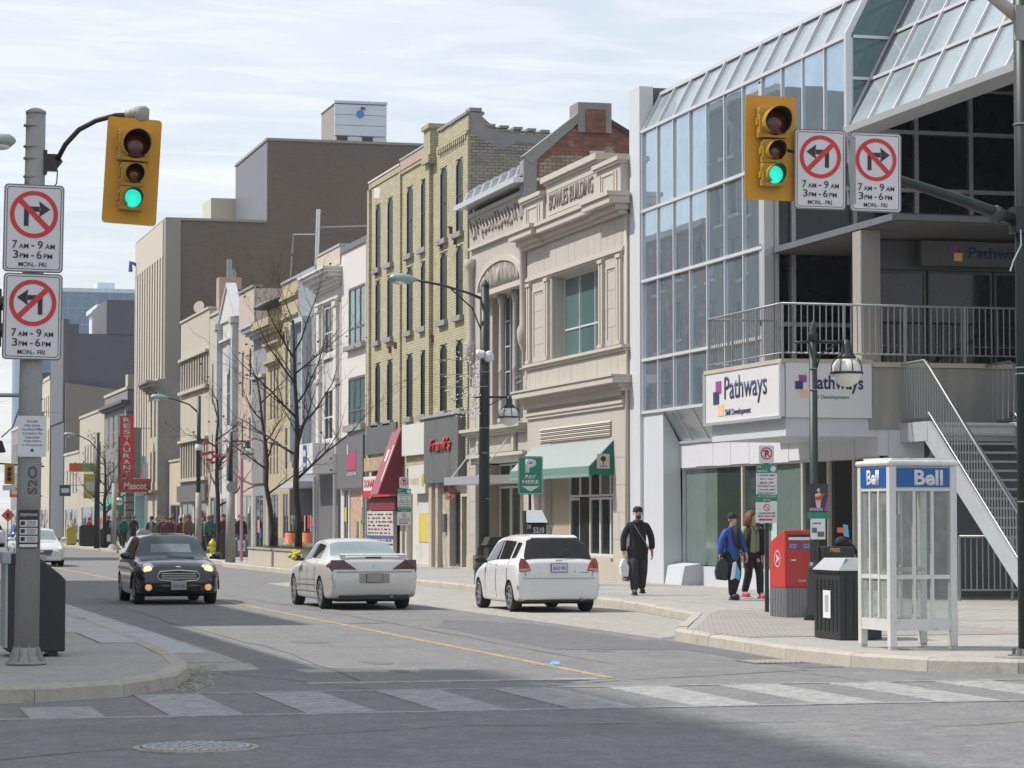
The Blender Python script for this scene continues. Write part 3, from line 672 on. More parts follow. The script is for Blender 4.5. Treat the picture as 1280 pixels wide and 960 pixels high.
# railing round the terrace: posts, two rails and thin bars
def rail(root, a, b, z0, z1, step=.13, post=1.3, m='galv', r=.02, bar=.009, name='baluster', first=0):
    A, B = Vector(a), Vector(b); L = (B-A).length; d = (B-A)/L
    put('top_rail', MB().tube([A+Vector((0,0,z1)), B+Vector((0,0,z1))], r*1.2, 8), m, root, smooth=True)
    put('bottom_rail', MB().tube([A+Vector((0,0,z0+.1)), B+Vector((0,0,z0+.1))], r*.9, 6), m, root, smooth=True)
    n = max(1, round(L/post))
    for k in range(first, n+1):
        p = A + d*L*k/n; put('post', MB().box(p.x-.02, p.x+.02, p.y-.02, p.y+.02, p.z+z0-.12, p.z+z1), m, root)
    n = int(L/step)
    for k in range(1, n):
        p = A + d*L*k/n; put(name, MB().box(p.x-bar, p.x+bar, p.y-bar, p.y+bar, p.z+z0+.1, p.z+z1), m, root)
tr = thing('terrace_railing', 'grey metal railing with thin upright bars round the balcony and upper terrace', 'railing', (18.45, 48.8, 4.88))
rail(tr, (18.42, 53.35, 0), (18.42, 48.92, 0), 4.9, 5.98)
rail(tr, (18.42, 48.92, 0), (26.2, 48.92, 0), 4.9, 5.975, first=1)
rail(tr, (18.42, 53.35, 0), (19.95, 53.35, 0), 4.9, 5.975, .2, first=1)

# ================================================================ STEEL STAIR
st = thing('steel_staircase', 'galvanised steel outdoor staircase rising from the pavement to the upper terrace', 'staircase', (21, 45, .15))
SXa, SXb = 20.92, 22.75
def zst(y): return .15 + (y-42.75)*(3.55-.15)/(47.55-42.75)
for x in (SXa, SXb):
    put('stringer', MB().prism([(x-.03, 42.75, .15), (x-.03, 43.15, .15), (x-.03, 47.75, 3.28), (x-.03, 47.75, 3.62), (x-.03, 47.5, 3.62), (x-.03, 42.75, .32)], (.06, 0, 0)), 'stair_steel', st)
for k in range(19):
    z = .15+.179*(k+1); y = 42.75+.2526*(k+.6); put('tread', MB().box(SXa+.04, SXb-.04, y, y+.27, z-.04, z), 'galv', st)
put('landing', MB().box(SXa-.03, 24.5, 47.6, 49.0, 3.50, 3.56), 'galv', st)
put('landing_beam', MB().box(SXa-.04, SXa+.03, 47.55, 49.1, 3.24, 3.62).box(SXa+.04, 24.5, 47.5, 47.56, 3.24, 3.60), 'stair_steel', st)
put('bracket', MB().tube([(SXa+.3, 48.6, 2.5), (SXa+.3, 47.7, 3.4)], .04, 6), 'galv', st)
for k in range(8): put('tread', MB().box(23.0+.27*k, 23.3+.27*k, 47.65, 48.9, 3.56+.15*(k+1)-.04, 3.56+.15*(k+1)), 'galv', st)
put('stringer', MB().prism([(22.95, 47.58, 3.45), (23.2, 47.58, 3.45), (25.3, 47.58, 4.6), (25.3, 47.58, 4.85), (22.95, 47.58, 3.62)], (0, .05, 0)), 'stair_steel', st)
def stair_rail(x, step=.125, name='baluster', bars=True):
    put('handrail', MB().tube([(x, 42.75, zst(42.75)+1.0), (x, 47.5, zst(47.5)+1.15), (x, 47.75, 4.82), (x, 49.05, 4.80)], .026, 8), 'galv', st, smooth=True)
    put('bottom_rail', MB().tube([(x, 42.75, zst(42.75)+.22), (x, 47.55, zst(47.55)+.24)], .018, 6), 'galv', st)
    if bars:
        y = 42.85
        while y < 49.0:
            z0 = zst(y)+.22 if y < 47.55 else 3.7; z1 = zst(y)+1.02+.13*(y-42.75)/4.8 if y < 47.5 else 4.8
            put(name, MB().box(x-.009, x+.009, y-.009, y+.009, z0, z1), 'galv', st); y += step
stair_rail(SXa); stair_rail(SXb, .25)
put('handrail', MB().tube([(SXa+.14, 42.9, zst(42.9)+.92), (SXa+.14, 47.35, zst(47.35)+.95), (SXa+.14, 47.5, 4.4)], .02, 8), 'galv', st, smooth=True)
put('handrail', MB().tube([(22.9, 47.6, 4.6), (25.4, 47.6, 5.9)], .024, 8), 'galv', st, smooth=True)
for k in range(14): put('baluster', MB().box(23.0+.17*k-.008, 23.0+.17*k+.008, 47.59, 47.61, 3.7+.085*k, 4.65+.088*k), 'galv', st)
fe = thing('low_fence', 'low grey bar fence on the pavement below the steel staircase', 'fence', (21.4, 47.35, .15))
rail(fe, (21.38, 47.2, 0), (25.5, 46.6, 0), .25, 1.38, .115, .95, 'galv', .024, .01)

# ================================================================ STONE BUILDING WITH GREEN AWNING
bw = thing('stone_building', 'pale stone building with a green awning and its name carved on the parapet', 'building', (20, 68, .14))
B0, B1 = 63.95, 73.55
P = FX(19.85)
ops = [(66.3, 70.9, 6.15, 8.48), (65.1, 72.3, .75, 3.05)]
put('wall', wallgrid(B0, B1, .14, 9.6, ops, P, .42), 'bowles_stone', bw)
put('body', MB().box(20.30, 34, B0, B1, .14, 10.7), 'buff_brick', bw)
window(bw, P, ops[0], .42, 'white_metal', 'glass_teal', 3, (.36,), .07, .34)
put('window_sill', MB().box(19.8, 20.2, 66.25, 70.95, 6.08, 6.16), 'pale_stone', bw)
# ashlar courses: thin raised blocks, each of its own
def blocks(root, X, y0, y1, z0, z1, by, bz, m, name='stone_block', t=.012, gap=.012, skip=None):
    z = z0; r = 0
    while z < z1-.05:
        h = min(bz, z1-z); y = y0 - (by/2 if r % 2 else 0)
        while y < y1-.02:
            a, b = max(y, y0), min(y+by, y1)
            if b-a > .05 and not (skip and skip(a, b, z, z+h)):
                put(name, MB().box(X-t+random.uniform(-.002, .002), X+.02, a+gap/2, b-gap/2, z+gap/2, z+h-gap/2), m, root)
            y += by
        z += bz; r += 1
blocks(bw, 19.85, B0+.02, 66.25, 6.2, 8.55, 1.15, .48, 'bowles_stone'); blocks(bw, 19.85, 70.95, B1-.02, 6.2, 8.55, 1.3, .48, 'bowles_stone')
blocks(bw, 19.85, B0+.02, B1-.02, 5.36, 6.0, .62, .62, 'bowles_stone'); blocks(bw, 19.85, B0+.3, B1-.3, 8.66, 9.5, .62, .8, 'bowles_stone')
blocks(bw, 19.85, B0+.02, B1-.02, 3.3, 3.85, 1.4, .55, 'bowles_stone', skip=lambda a, b, c, d: a > 65 and b < 72.2)
blocks(bw, 19.85, B0+.02, 65.05, .5, 3.3, 1.1, .7, 'bowles_stone'); blocks(bw, 19.85, 72.35, B1-.02, .5, 3.3, 1.2, .7, 'bowles_stone')
put('plinth', MB().box(19.74, 19.9, B0, 65.1, .14, .62).box(19.78, 20.4, 65.1, 72.3, .14, .72).box(19.74, 19.9, 72.3, B1, .14, .62), 'base_stone', bw)
# upper cornice, parapet and pedestals
cornice(bw, 19.85, B0+.05, B1-.05, 9.50, ((.10, .10), (.14, .2), (.18, .38), (.10, .44)), 'bowles_trim')
for a, b in ((B0-.02, 66.0), (71.5, B1+.02)): cornice(bw, 19.78, a, b, 9.495, ((.10, .12), (.15, .24), (.18, .44), (.115, .5)), 'bowles_trim')
put('parapet', MB().box(19.95, 20.5, B0, B1, 10.02, 10.72), 'bowles_stone', bw)
for a, b in ((B0, 66.1), (71.4, B1)):
    put('pedestal', MB().box(19.72, 20.5, a, b, 10.03, 10.80), 'bowles_stone', bw)
    put('pedestal_cap', MB().box(19.64, 20.55, a-.04, b+.04, 10.8, 10.86).box(19.60, 20.6, a-.08, b+.08, 10.86, 10.97), 'bowles_trim', bw)
    for c in (a+.3, b-.42): put('pedestal_flute', MB().box(19.69, 19.73, c, c+.12, 10.12, 10.66), 'bowles_trim', bw)
    put('pedestal_panel', MB().box(19.695, 19.73, a+.55, b-.55, 10.6, 10.66).box(19.695, 19.73, a+.55, a+.6, 10.15, 10.6).box(19.695, 19.73, b-.6, b-.55, 10.15, 10.6), 'bowles_trim', bw)
cp = put('name_panel', MB().box(19.80, 20.5, 66.14, 71.36, 10.03, 11.10), 'bowles_stone', bw)
put('parapet_cap', MB().box(19.74, 20.55, 66.1, 71.4, 11.10, 11.17).box(19.66, 20.6, 66.02, 71.48, 11.17, 11.33), 'bowles_trim', bw)
put('panel_border', MB().box(19.785, 19.80, 66.4, 71.1, 10.22, 10.26).box(19.785, 19.80, 66.4, 71.1, 10.86, 10.9), 'bowles_trim', cp)
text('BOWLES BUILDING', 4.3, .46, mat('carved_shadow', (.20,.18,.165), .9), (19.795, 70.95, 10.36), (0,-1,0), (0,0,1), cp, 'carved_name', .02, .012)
# lower mouldings, pilasters, sills
cornice(bw, 19.85, B0+.1, B1-.1, 8.50, ((.06, .04), (.08, .09), (.05, .05)), 'bowles_trim', 'string_course')
cornice(bw, 19.85, B0, B1, 6.0, ((.08, .07), (.08, .14)), 'bowles_trim', 'string_course')
for a, b in ((64.15, 66.1), (71.1, 73.35)):
    for c in (a, a+.22, b-.34, b-.12): put('pilaster_rib', MB().box(19.76, 19.87, c, c+.13, 6.25, 8.48), 'bowles_trim', bw)
    for c in (a, b-.34): put('rib_capital', MB().box(19.73, 19.88, c-.03, c+.38, 8.40, 8.49).box(19.73, 19.88, c-.03, c+.38, 6.18, 6.27), 'bowles_trim', bw)
    put('pilaster_panel', MB().box(19.81, 19.87, a+.55, b-.55, 8.2, 8.28).box(19.81, 19.87, a+.55, a+.62, 6.4, 8.2).box(19.81, 19.87, b-.62, b-.55, 6.4, 8.2), 'bowles_trim', bw)
for z in (10.0,): pass
cornice(bw, 19.85, B0+.02, B1-.02, 4.98, ((.10, .14), (.10, .22), (.16, .42), (.05, .46)), 'bowles_trim', 'shop_cornice')
mb = MB()
for k in range(62): mb.box(19.68, 19.86, B0+.2+.15*k, B0+.28+.15*k, 4.86, 4.98)
put('dentils', mb, 'bowles_trim', bw, stuff=True)
cornice(bw, 19.85, B0+.1, B1-.1, 4.58, ((.09, .06), (.09, .1), (.10, .04)), 'bowles_trim', 'string_course')
for k in range(4): put('vent_louvre', MB().prism([(19.78, 65.2, 3.92+.1*k), (19.86, 65.2, 3.98+.1*k), (19.86, 65.2, 3.93+.1*k)], (0, 6.9, 0)).box(19.80, 19.86, 65.2, 72.1, 3.88+.1*k, 3.91+.1*k), 'bowles_trim', bw)
put('downpipe', MB().tube([(19.88, 63.98, .2), (19.88, 63.98, 9.4)], .05, 8), 'bowles_trim', bw, smooth=True)
# shop window with glazed doors
sf = put('shopfront', MB().box(20.10, 20.26, 69.9, 72.3, .75, 3.05), mat('beige_panel', (.36,.31,.24), .8), bw)
fy_ = [65.1, 66.05, 67.0, 67.95, 68.9, 69.9]
for a, b in zip(fy_[:-1], fy_[1:]):
    window(bw, FX(19.85), (a, b, .75, 2.3), .42, 'booth_white', 'glass_dark', 1, (), .06, .22, 'shop_window')
    window(bw, FX(19.85), (a, b, 2.32, 3.05), .42, 'booth_white', 'glass_old', 1, (), .06, .22, 'fanlight')
put('door', MB().box(20.05, 20.09, 68.0, 68.85, .76, 2.3), 'glass_old', bw)
put('pillar', MB().box(19.9, 20.12, 71.9, 72.3, .7, 3.05), 'bowles_stone', bw)
# the awning
aw = thing('awning', 'pale green fabric awning with a scalloped edge over the stone building shopfront', 'awning', (19.85, 68.9, 3.7))
y0, y1 = 64.98, 72.95
put('slope', MB().prism([(19.85, y0, 3.78), (19.85, y0, 3.72), (19.18, y0, 3.06), (19.18, y0, 3.09)], (0, y1-y0, 0)), 'awn_green', aw)
put('side_panel', MB().prism([(19.84, y0-.01, 3.75), (19.18, y0-.01, 3.06), (19.18, y0-.01, 2.86), (19.84, y0-.01, 2.86)], (0, .02, 0)), 'awn_side', aw)
put('side_panel', MB().prism([(19.84, y1, 3.75), (19.18, y1, 3.06), (19.18, y1, 2.86), (19.84, y1, 2.86)], (0, .02, 0)), 'awn_side', aw)
put('valance', MB().box(19.165, 19.185, y0, y1, 2.88, 3.085), 'awn_val', aw)
mb = MB()
for k in range(53): a = y0+.15*k; mb.prism([(19.164, a, 2.88), (19.164, a+.14, 2.88), (19.164, a+.11, 2.82), (19.164, a+.07, 2.80), (19.164, a+.03, 2.82)], (.018, 0, 0))
put('scallops', mb, 'awn_green', aw)
lg = put('badge', MB().box(19.38, 19.72, y0-.025, y0-.012, 3.02, 3.40), 'bowles_trim', aw)
put('tree_emblem', MB().lathe((19.55, y0-.026, 3.27), [(.075, 0), (.07, .006)], 12, (0, -1, 0)).box(19.54, 19.56, y0-.03, y0-.024, 3.1, 3.22).box(19.45, 19.65, y0-.03, y0-.024, 3.07, 3.09), 'sign_black', lg)

# ================================================================ ARCHED STONE BUILDING
ab = thing('arched_building', 'narrow stone building with a tall arched window, carved frieze and a metal roof edge', 'building', (20, 77, .14))
A0, A1 = 73.6, 81.15
ops = [(74.6, 79.8, 4.6, 8.75), (74.5, 80.3, .2, 3.45)]
put('wall', wallgrid(A0, A1, .14, 11.0, [ops[0]], FX(20), .8).v and wallgrid(A0, A1, .14, 11.0, ops, FX(20), .8), 'arch_stone', ab)
put('body', MB().box(20.82, 34, A0, A1, .14, 10.95), 'side_brick', ab)
# the arch: wall filled between the square opening and a flat ellipse springing from both jambs
zc, ra, rb = 8.75, 2.6, .80
# opening above the springing: rebuild as fan-shaped infill with a carved tympanum
tb = MB(); N = 20; prev = None
for k in range(N+1):
    t = math.pi*k/N; p = (19.96, 77.2-ra*math.cos(t), zc+rb*math.sin(t))
    if prev: tb.quad((20.5, prev[1], 8.6), (20.5, p[1], 8.6), (20.5, p[1], p[2]), (20.5, prev[1], prev[2]))
    prev = p
mb = MB()
for k in range(N):
    t0, t1 = math.pi*k/N, math.pi*(k+1)/N
    def pt(t, r, x): return (x, 77.2-(ra+r)*math.cos(t), zc+(rb+r)*math.sin(t))
    mb.quad(pt(t0, -.02, 19.9), pt(t1, -.02, 19.9), pt(t1, .16, 19.9), pt(t0, .16, 19.9)); mb.quad(pt(t0, .16, 19.9), pt(t1, .16, 19.9), pt(t1, .16, 20.02), pt(t0, .16, 20.02))
    mb.quad(pt(t0, -.02, 19.9), pt(t1, -.02, 19.9), pt(t1, -.02, 20.02), pt(t0, -.02, 20.02))
put('arch_moulding', mb, 'bowles_trim', ab)
mb = MB()
for k in range(N):
    t0, t1 = math.pi*k/N, math.pi*(k+1)/N
    mb.quad((19.985, 77.2-ra*math.cos(t0), zc-.05), (19.985, 77.2-ra*math.cos(t1), zc-.05), (19.985, 77.2-ra*math.cos(t1), zc+rb*math.sin(t1)), (19.985, 77.2-ra*math.cos(t0), zc+rb*math.sin(t0)))
put('tympanum', mb, mat('tymp_stone', (.36,.33,.30), .9, 0, .3, 4, .4, 12), ab)
rnd = random.Random(3); mb = MB()
for k in range(26):
    y = 75.0+4.4*k/25; h = .78*math.sqrt(max(0, 1-((y-77.2)/2.5)**2))
    pts = [(19.95, y+rnd.uniform(-.05, .05), zc+.02+h*t) for t in (0, .3, .6, .92)]; mb.tube(pts, [.05, .035, .05, .02], 5)
mb.ball((19.93, 77.2, zc+.38), .17, 10, 8, (.5, 1, 1.4)); put('carving', mb, 'arch_stone', ab, smooth=True)
put('lintel', MB().box(19.9, 20.6, 74.6, 79.8, 8.6, 8.76), 'bowles_trim', ab)
# tall window behind two slim columns
for a, b in ((75.0, 76.25), (76.5, 77.9), (78.15, 79.4)):
    window(ab, FX(20), (a, b, 4.7, 8.6), .78, mat('win_grey_blue', (.42,.46,.52), .5), 'glass_old', 2, (.2, .4, .6, .8), .06, .55)
for y in (76.37, 78.02):
    put('column', MB().lathe((20.25, y, 4.6), [(.14, 0), (.14, .15), (.10, .2), (.095, 1.6), (.12, 1.65), (.10, 1.7), (.085, 3.65), (.13, 3.75), (.15, 3.98)], 12), 'arch_stone', ab, smooth=True)
for y in (74.62, 79.4): put('jamb', MB().box(20.3, 20.78, y, y+.38, 4.62, 8.6), 'arch_stone', ab)
# corbelled half columns either side
for y in (74.15, 80.55):
    put('corbel_column', MB().lathe((19.9, y, 5.9), [(.02, 0), (.06, .35), (.05, .7), (.16, .95), (.2, 1.15), (.19, 1.35), (.12, 1.5), (.115, 3.6), (.2, 3.75), (.22, 4.0), (.02, 4.02)], 12), 'arch_stone', ab, smooth=True)
    put('rosette', MB().tube([(19.86, y+.12, 5.75), (19.7, y+.16, 5.65), (19.66, y+.05, 5.8), (19.8, y-.02, 5.9)], .02, 5), 'iron', ab)
# frieze of carved foliage
fz = put('frieze', MB().box(19.93, 20.02, 74.0, 80.8, 10.28, 11.22), 'arch_stone', ab)
put('frieze_border', MB().box(19.88, 20.0, 73.9, 80.9, 10.2, 10.28).box(19.86, 20.0, 73.9, 80.9, 11.22, 11.34), 'bowles_trim', fz)
mb = MB()
for k in range(17):
    y = 74.3+6.2*k/16; s = rnd.uniform(.7, 1.2); a = rnd.uniform(-.5, .5)
    pts = [(19.92, y-.22*s+a*.2, 10.4+rnd.uniform(0, .2)), (19.88, y-.1*s, 10.7+rnd.uniform(-.1, .1)), (19.89, y+.12*s, 10.95), (19.9, y+.24*s, 11.08+rnd.uniform(-.1, .05))]
    mb.tube(pts, [.02, .04, .045, .02], 5); mb.ball((19.9, y+.1, 10.55+rnd.uniform(0, .4)), .09*s, 7, 5, (.5, 1, 1))
put('carving', mb, mat('carve_stone', (.37,.335,.31), .9, 0, .2, 3), fz, smooth=True)
# eave, gutter and low metal roof with snow guards
put('eave_wall', MB().box(20.1, 20.6, A0, A1, 11.0, 11.75), 'shop_grey', ab)
put('gutter', MB().prism([(19.42, A0-.1, 11.46), (19.42, A0-.1, 11.62), (20.2, A0-.1, 11.62), (20.2, A0-.1, 11.54)], (0, A1-A0-.1, 0)), 'alum', ab)
put('roof', MB().prism([(19.5, A0, 11.625), (20.5, A0, 12.25), (20.5, A0, 12.15), (19.6, A0, 11.622)], (0, A1-A0-.1, 0)).box(20.5, 30, A0, A1, 11.0, 12.2), 'roof_metal', ab)
for q in (.45, .75): put('snow_rail', MB().tube([(19.5+.8*q+.0, A0+.1, 11.75+.6*q), (19.5+.8*q, A1-.3, 11.75+.6*q)], .018, 6), 'galv', ab)
for k in range(7): y = A0+.5+k*1.05; put('snow_guard', MB().prism([(19.65, y, 11.72), (20.25, y, 12.15), (20.15, y, 12.28), (19.75, y, 12.0)], (0, .12, 0)), 'alum', ab)
put('dark_roof', MB().prism([(20.55, A0+.02, 12.15), (21.3, A0+.02, 12.75), (22.4, A0+.02, 12.75), (22.4, A0+.02, 12.15)], (0, 6.2, 0)), 'roof_tar', ab)
# shop level: stone pediment, band and canopy
cornice(ab, 19.95, 74.0, 81.0, 4.28, ((.07, .12), (.08, .22), (.1, .3)), 'pale_stone', 'shop_cornice')
for y in (75.2, 79.5): put('keystone', MB().box(19.86, 19.96, y, y+.22, 3.75, 4.28), 'pale_stone', ab)
put('band', MB().box(19.84, 19.96, 74.1, 80.95, 3.62, 3.72), 'pale_stone', ab)
put('canopy', MB().box(18.95, 20.3, 75.0, 80.2, 2.78, 3.02), 'alum', ab)
for y in (76.0, 79.4): put('canopy_rod', MB().tube([(19.0, y, 3.0), (19.95, y, 4.2)], .02, 6), 'alum', ab)
put('side_panel', MB().box(20.2, 20.75, 74.5, 75.6, .2, 3.4), 'pale_stone', ab); put('side_panel', MB().box(20.2, 20.75, 79.4, 80.3, .2, 3.4), 'beige_panel', ab)
for a, b in ((75.65, 76.7), (76.75, 77.9), (77.95, 79.3)): window(ab, FX(20), (a, b, .25, 2.75), .75, 'booth_white', 'glass_shop_deep', 1, (), .08, .5, 'shop_door'); window(ab, FX(20), (a, b, 3.05, 3.42), .75, 'alum', 'glass_old', 1, (), .05, .5, 'fanlight')
blocks(ab, 20.0, A0+.02, 74.5, .6, 9.8, 1.1, .52, 'arch_stone'); blocks(ab, 20.0, 80.32, A1-.02, .2, 9.8, .9, .52, 'arch_stone')
blocks(ab, 20.0, 74.5, 80.3, 3.75, 4.25, 1.1, .5, 'arch_stone'); put('plinth', MB().box(19.9, 20.05, A0, 74.5, .14, .6).box(19.9, 20.05, 80.3, A1, .14, .6), 'base_stone', ab)

# gable firewall with its chimney, standing on the party wall behind the stone building
gw = thing('chimney_gable', 'patched red and buff brick gable wall with a squat chimney behind the stone building parapet', 'wall', (21.5, 73.6, 10.7))
yw = 73.52
def gpoly(pts, m, name, dy=.4, dz=0): return put(name, MB().prism([(x, yw+dz, z) for x, z in pts], (0, dy, 0)), m, gw)
gpoly([(19.9, 10.5), (20.02, 12.1), (21.3, 13.15), (22.4, 13.25), (23.3, 12.75), (23.3, 10.5)], 'red_brick', 'gable_brick', .35, 0)
gpoly([(20.2, 12.02), (20.6, 12.3), (22.3, 12.35), (22.3, 12.05), (20.2, 11.6)], 'buff_brick', 'patched_brick', .05, -.012)
gpoly([(19.72, 10.5), (19.72, 12.1), (19.98, 12.35), (20.12, 12.2), (20.12, 10.5)], 'grey_render', 'end_pier', .45, -.03)
gpoly([(19.72, 12.25), (21.36, 13.55), (21.36, 13.25), (19.95, 12.0)], 'grey_render', 'coping', .5, -.05)
gpoly([(22.36, 13.42), (22.36, 13.25), (23.4, 12.7), (23.4, 12.85)], 'roof_tar', 'coping', .5, -.05)
gpoly([(21.36, 13.0), (21.36, 13.88), (22.38, 13.88), (22.38, 13.0)], 'grey_render', 'chimney', .9, -.06)
gpoly([(21.58, 13.0), (21.58, 13.68), (22.2, 13.68), (22.2, 13.0)], 'red_brick', 'chimney_brick', .05, -.08)
gpoly([(22.35, 11.4), (22.35, 12.38), (23.3, 12.38), (23.3, 11.4)], 'buff_brick', 'patched_brick', .05, -.014)
vt = gpoly([(21.72, 12.1), (21.72, 12.46), (22.14, 12.46), (22.14, 12.1)], 'white_metal', 'vent', .05, -.06)
for k in range(5): put('slat', MB().box(21.77, 22.09, yw-.075, yw-.06, 12.15+.058*k, 12.165+.058*k), 'iron', vt)

# ================================================================ YELLOW BRICK BUILDING
yb = thing('brick_building', 'four storey yellow brick building with rows of narrow dark windows and mixed shopfronts', 'building', (20, 89, .14))
Y0, Y1 = 81.2, 96.85; YP = FX(20)
cols_ = [(82.05, 83.0), (84.25, 85.25), (87.15, 88.15), (89.4, 90.4), (92.7, 93.65), (94.85, 95.75)]
rows = [(10.98, 13.38), (8.28, 10.55), (5.28, 7.5)]
ops = [(a, b, c, d) for a, b in cols_ for c, d in rows]
put('wall', wallgrid(Y0, Y1, 3.6, 14.1, ops, YP, .07), 'yellow_brick', yb)
put('side_wall', MB().prism([(20.02, Y0-.012, .14), (20.02, Y0-.012, 14.78), (20.4, Y0, 14.74), (20.44, Y0, 14.55), (20.8, Y0, 14.25), (21.4, Y0, 14.17), (23.5, Y0, 14.1), (23.5, Y0, 14.0), (33, Y0, 13.6), (33, Y0, .14)], (0, .42, 0)), 'side_brick', yb)
put('side_render', MB().prism([(20.06, Y0-.02, 14.0), (20.06, Y0-.02, 14.7), (20.36, Y0-.02, 14.66), (20.45, Y0-.02, 14.45), (20.9, Y0-.02, 14.1), (22.6, Y0-.02, 13.98), (22.4, Y0-.02, 13.72), (21.6, Y0-.02, 13.8), (21.1, Y0-.02, 13.5), (20.6, Y0-.02, 13.75)], (0, .03, 0)), 'grey_render', yb)
mb = MB()
for k in range(14): mb.box(20.1+.45*k if k else 20.0, 20.4+.45*k, Y0-.06, Y0+.5, (14.72 if k == 0 else 14.28-.03*min(k, 6)), (14.83 if k == 0 else 14.36-.03*min(k, 6)))
put('coping_stones', mb, 'grey_render', yb)
put('body', MB().box(20.39, 33, Y0+.43, Y1, .14, 13.5).box(20.14, 20.39, Y0+.43, Y1, 3.7, 13.5), 'side_brick', yb)
for (a, b, c, d) in ops:
    window(yb, YP, (a, b, c, d), .07, 'black', 'glass_old', 1, (.5,), .035, .0, sill=(.14, .14, .17), sillm='sill_stone')
    put('arch_corner', MB().prism([(20.0, a, d-.22), (20.0, a, d+.01), (20.0, a+.30, d+.01)], (.06, 0, 0)).prism([(20.0, b, d-.22), (20.0, b-.30, d+.01), (20.0, b, d+.01)], (.06, 0, 0)), 'yellow_brick', yb)
for (a, b, c) in ((Y0, 85.35, 14.62), (86.9, 91.3, 14.45), (91.35, Y1, 14.32)):
    put('parapet', MB().box(19.96, 20.4, a, b, 14.1, c), 'yellow_brick' if a != 86.9 else 'pink_brick', yb)
for k in range(10): put('coping_stone', MB().box(19.9, 20.5, Y0+.0+.41*k, Y0+.38+.41*k, 14.62+random.uniform(-.01, .02), 14.72), 'grey_render', yb)
for (a, b, c) in ((86.9, 91.3, 14.45), (91.35, Y1, 14.32)): put('flashing', MB().box(19.93, 20.5, a, b, c, c+.06), 'roof_metal' if a < 90 else 'white_stucco', yb)
for k in range(15): put('corbel', MB().box(19.9, 20.02, 81.4+.27*k, 81.53+.27*k, 13.86, 14.02), 'yellow_brick', yb)
put('string_course', MB().box(19.9, 20.02, 81.2, 85.4, 14.02, 14.12).box(19.94, 20.02, 86.9, 91.3, 13.95, 14.03), 'yellow_brick', yb)
for a, b, p in ((85.45, 86.85, .14), (91.15, 91.4, .08), (96.5, 96.84, .10), (81.22, 81.6, .05)):
    if b-a > 1: put('pilaster', MB().box(20-p, 20.1, a+.85, b, 3.6, 13.7), 'yellow_brick', yb); put('pilaster_cap', MB().box(19.72, 20.3, a+.35, b+.05, 13.7, 13.95).box(19.8, 20.3, a+.45, b, 13.95, 14.85).box(19.72, 20.35, a+.35, b+.08, 14.85, 15.0), 'yellow_brick', yb)
    else: put('pilaster', MB().box(20-p, 20.1, a, b, 3.6, 14.05), 'yellow_brick', yb)
for k in range(9):
    y = random.uniform(81.5, 96.5); z = random.choice((7.85, 10.8, 13.6, 4.95))+random.uniform(-.2, .25)
    put('anchor_iron', MB().box(19.9, 20.0, y, y+.07, z, z+.22).box(19.86, 20.0, y-.03, y+.12, z+.2, z+.24), mat('rust', (.20,.11,.07), .9), yb)
put('patch', MB().quad((19.992, 95.0, 13.55), (19.992, 96.1, 13.7), (19.992, 96.0, 14.05), (19.992, 94.9, 13.95)), 'white_stucco', yb)
# bay 3 (nearest): big dark board with red script, doorway between stone piers
put('shop_wall', wallgrid(Y0, Y1, .14, 3.6, [(81.45, 82.15, .2, 2.45), (82.35, 83.85, .2, 2.62), (86.9, 90.3, .2, 3.5), (91.4, 96.4, .2, 3.5)], YP, .38), 'base_stone', yb)
dk = put('sign_board', MB().box(19.72, 19.98, 81.55, 86.4, 2.92, 5.08), mat('slate_board', (.13,.135,.14), .6, 0, .15, 1.2, streak=.6), yb, 'tall dark grey board with small red script lettering')
put('board_trim', MB().box(19.66, 19.99, 81.5, 86.45, 5.08, 5.16), 'alum', dk)
text("Frank's", 3.0, .42, 'script_red', (19.705, 85.4, 3.95), (0,-1,0), (0,0,1), dk, 'lettering', .05, .02, shear=.3)
text('MUSIC', 1.9, .26, mat('fade_red', (.40,.12,.10), .7), (19.985, 84.6, 2.6), (0,-1,0), (0,0,1), yb, 'lettering', .01, .015); text('FROM', 1.3, .17, 'fade_red', (19.985, 84.4, 2.36), (0,-1,0), (0,0,1), yb, 'lettering')
window(yb, YP, (82.35, 83.85, .2, 2.62), .38, 'iron', 'glass_dark', 1, (), .08, .2, 'shop_door'); window(yb, YP, (81.45, 82.15, .2, 2.45), .38, 'iron', 'glass_dark', 1, (), .05, .2, 'shop_door')
put('pier', MB().box(19.85, 20.02, 84.9, 85.25, .14, 2.92).box(19.82, 20.02, 85.7, 86.1, .14, 2.92), 'base_stone', yb)
put('meter_box', MB().box(19.9, 19.99, 84.2, 84.42, 1.3, 1.9), 'iron', yb)
# bay 2: white fascia, white door with a yellow poster
put('fascia', MB().box(19.84, 20.02, 86.65, 90.4, 3.93, 5.0), 'white_paint', yb, 'blank white shop fascia')
put('shop_recess', MB().box(20.2, 20.38, 86.9, 90.3, .15, 3.5), 'white_paint', yb)
hs = put('hanging_board', MB().box(19.9, 20.0, 87.0, 89.6, 2.6, 3.55), 'white_paint', yb); put('leaf_logo', MB().ball((19.9, 87.35, 3.05), .24, 10, 8, (.1, 1, 1)), mat('leaf_yellow', (.42,.40,.05), .7), hs)
text('mint', 1.3, .34, mat('pale_gold', (.55,.47,.30), .7), (19.895, 89.2, 2.9), (0,-1,0), (0,0,1), hs)
dr = put('door', MB().box(20.12, 20.2, 87.1, 89.0, .2, 2.3), 'booth_white', yb); put('poster', MB().box(20.10, 20.12, 87.25, 88.85, .95, 1.95), 'yellow_poster', dr)
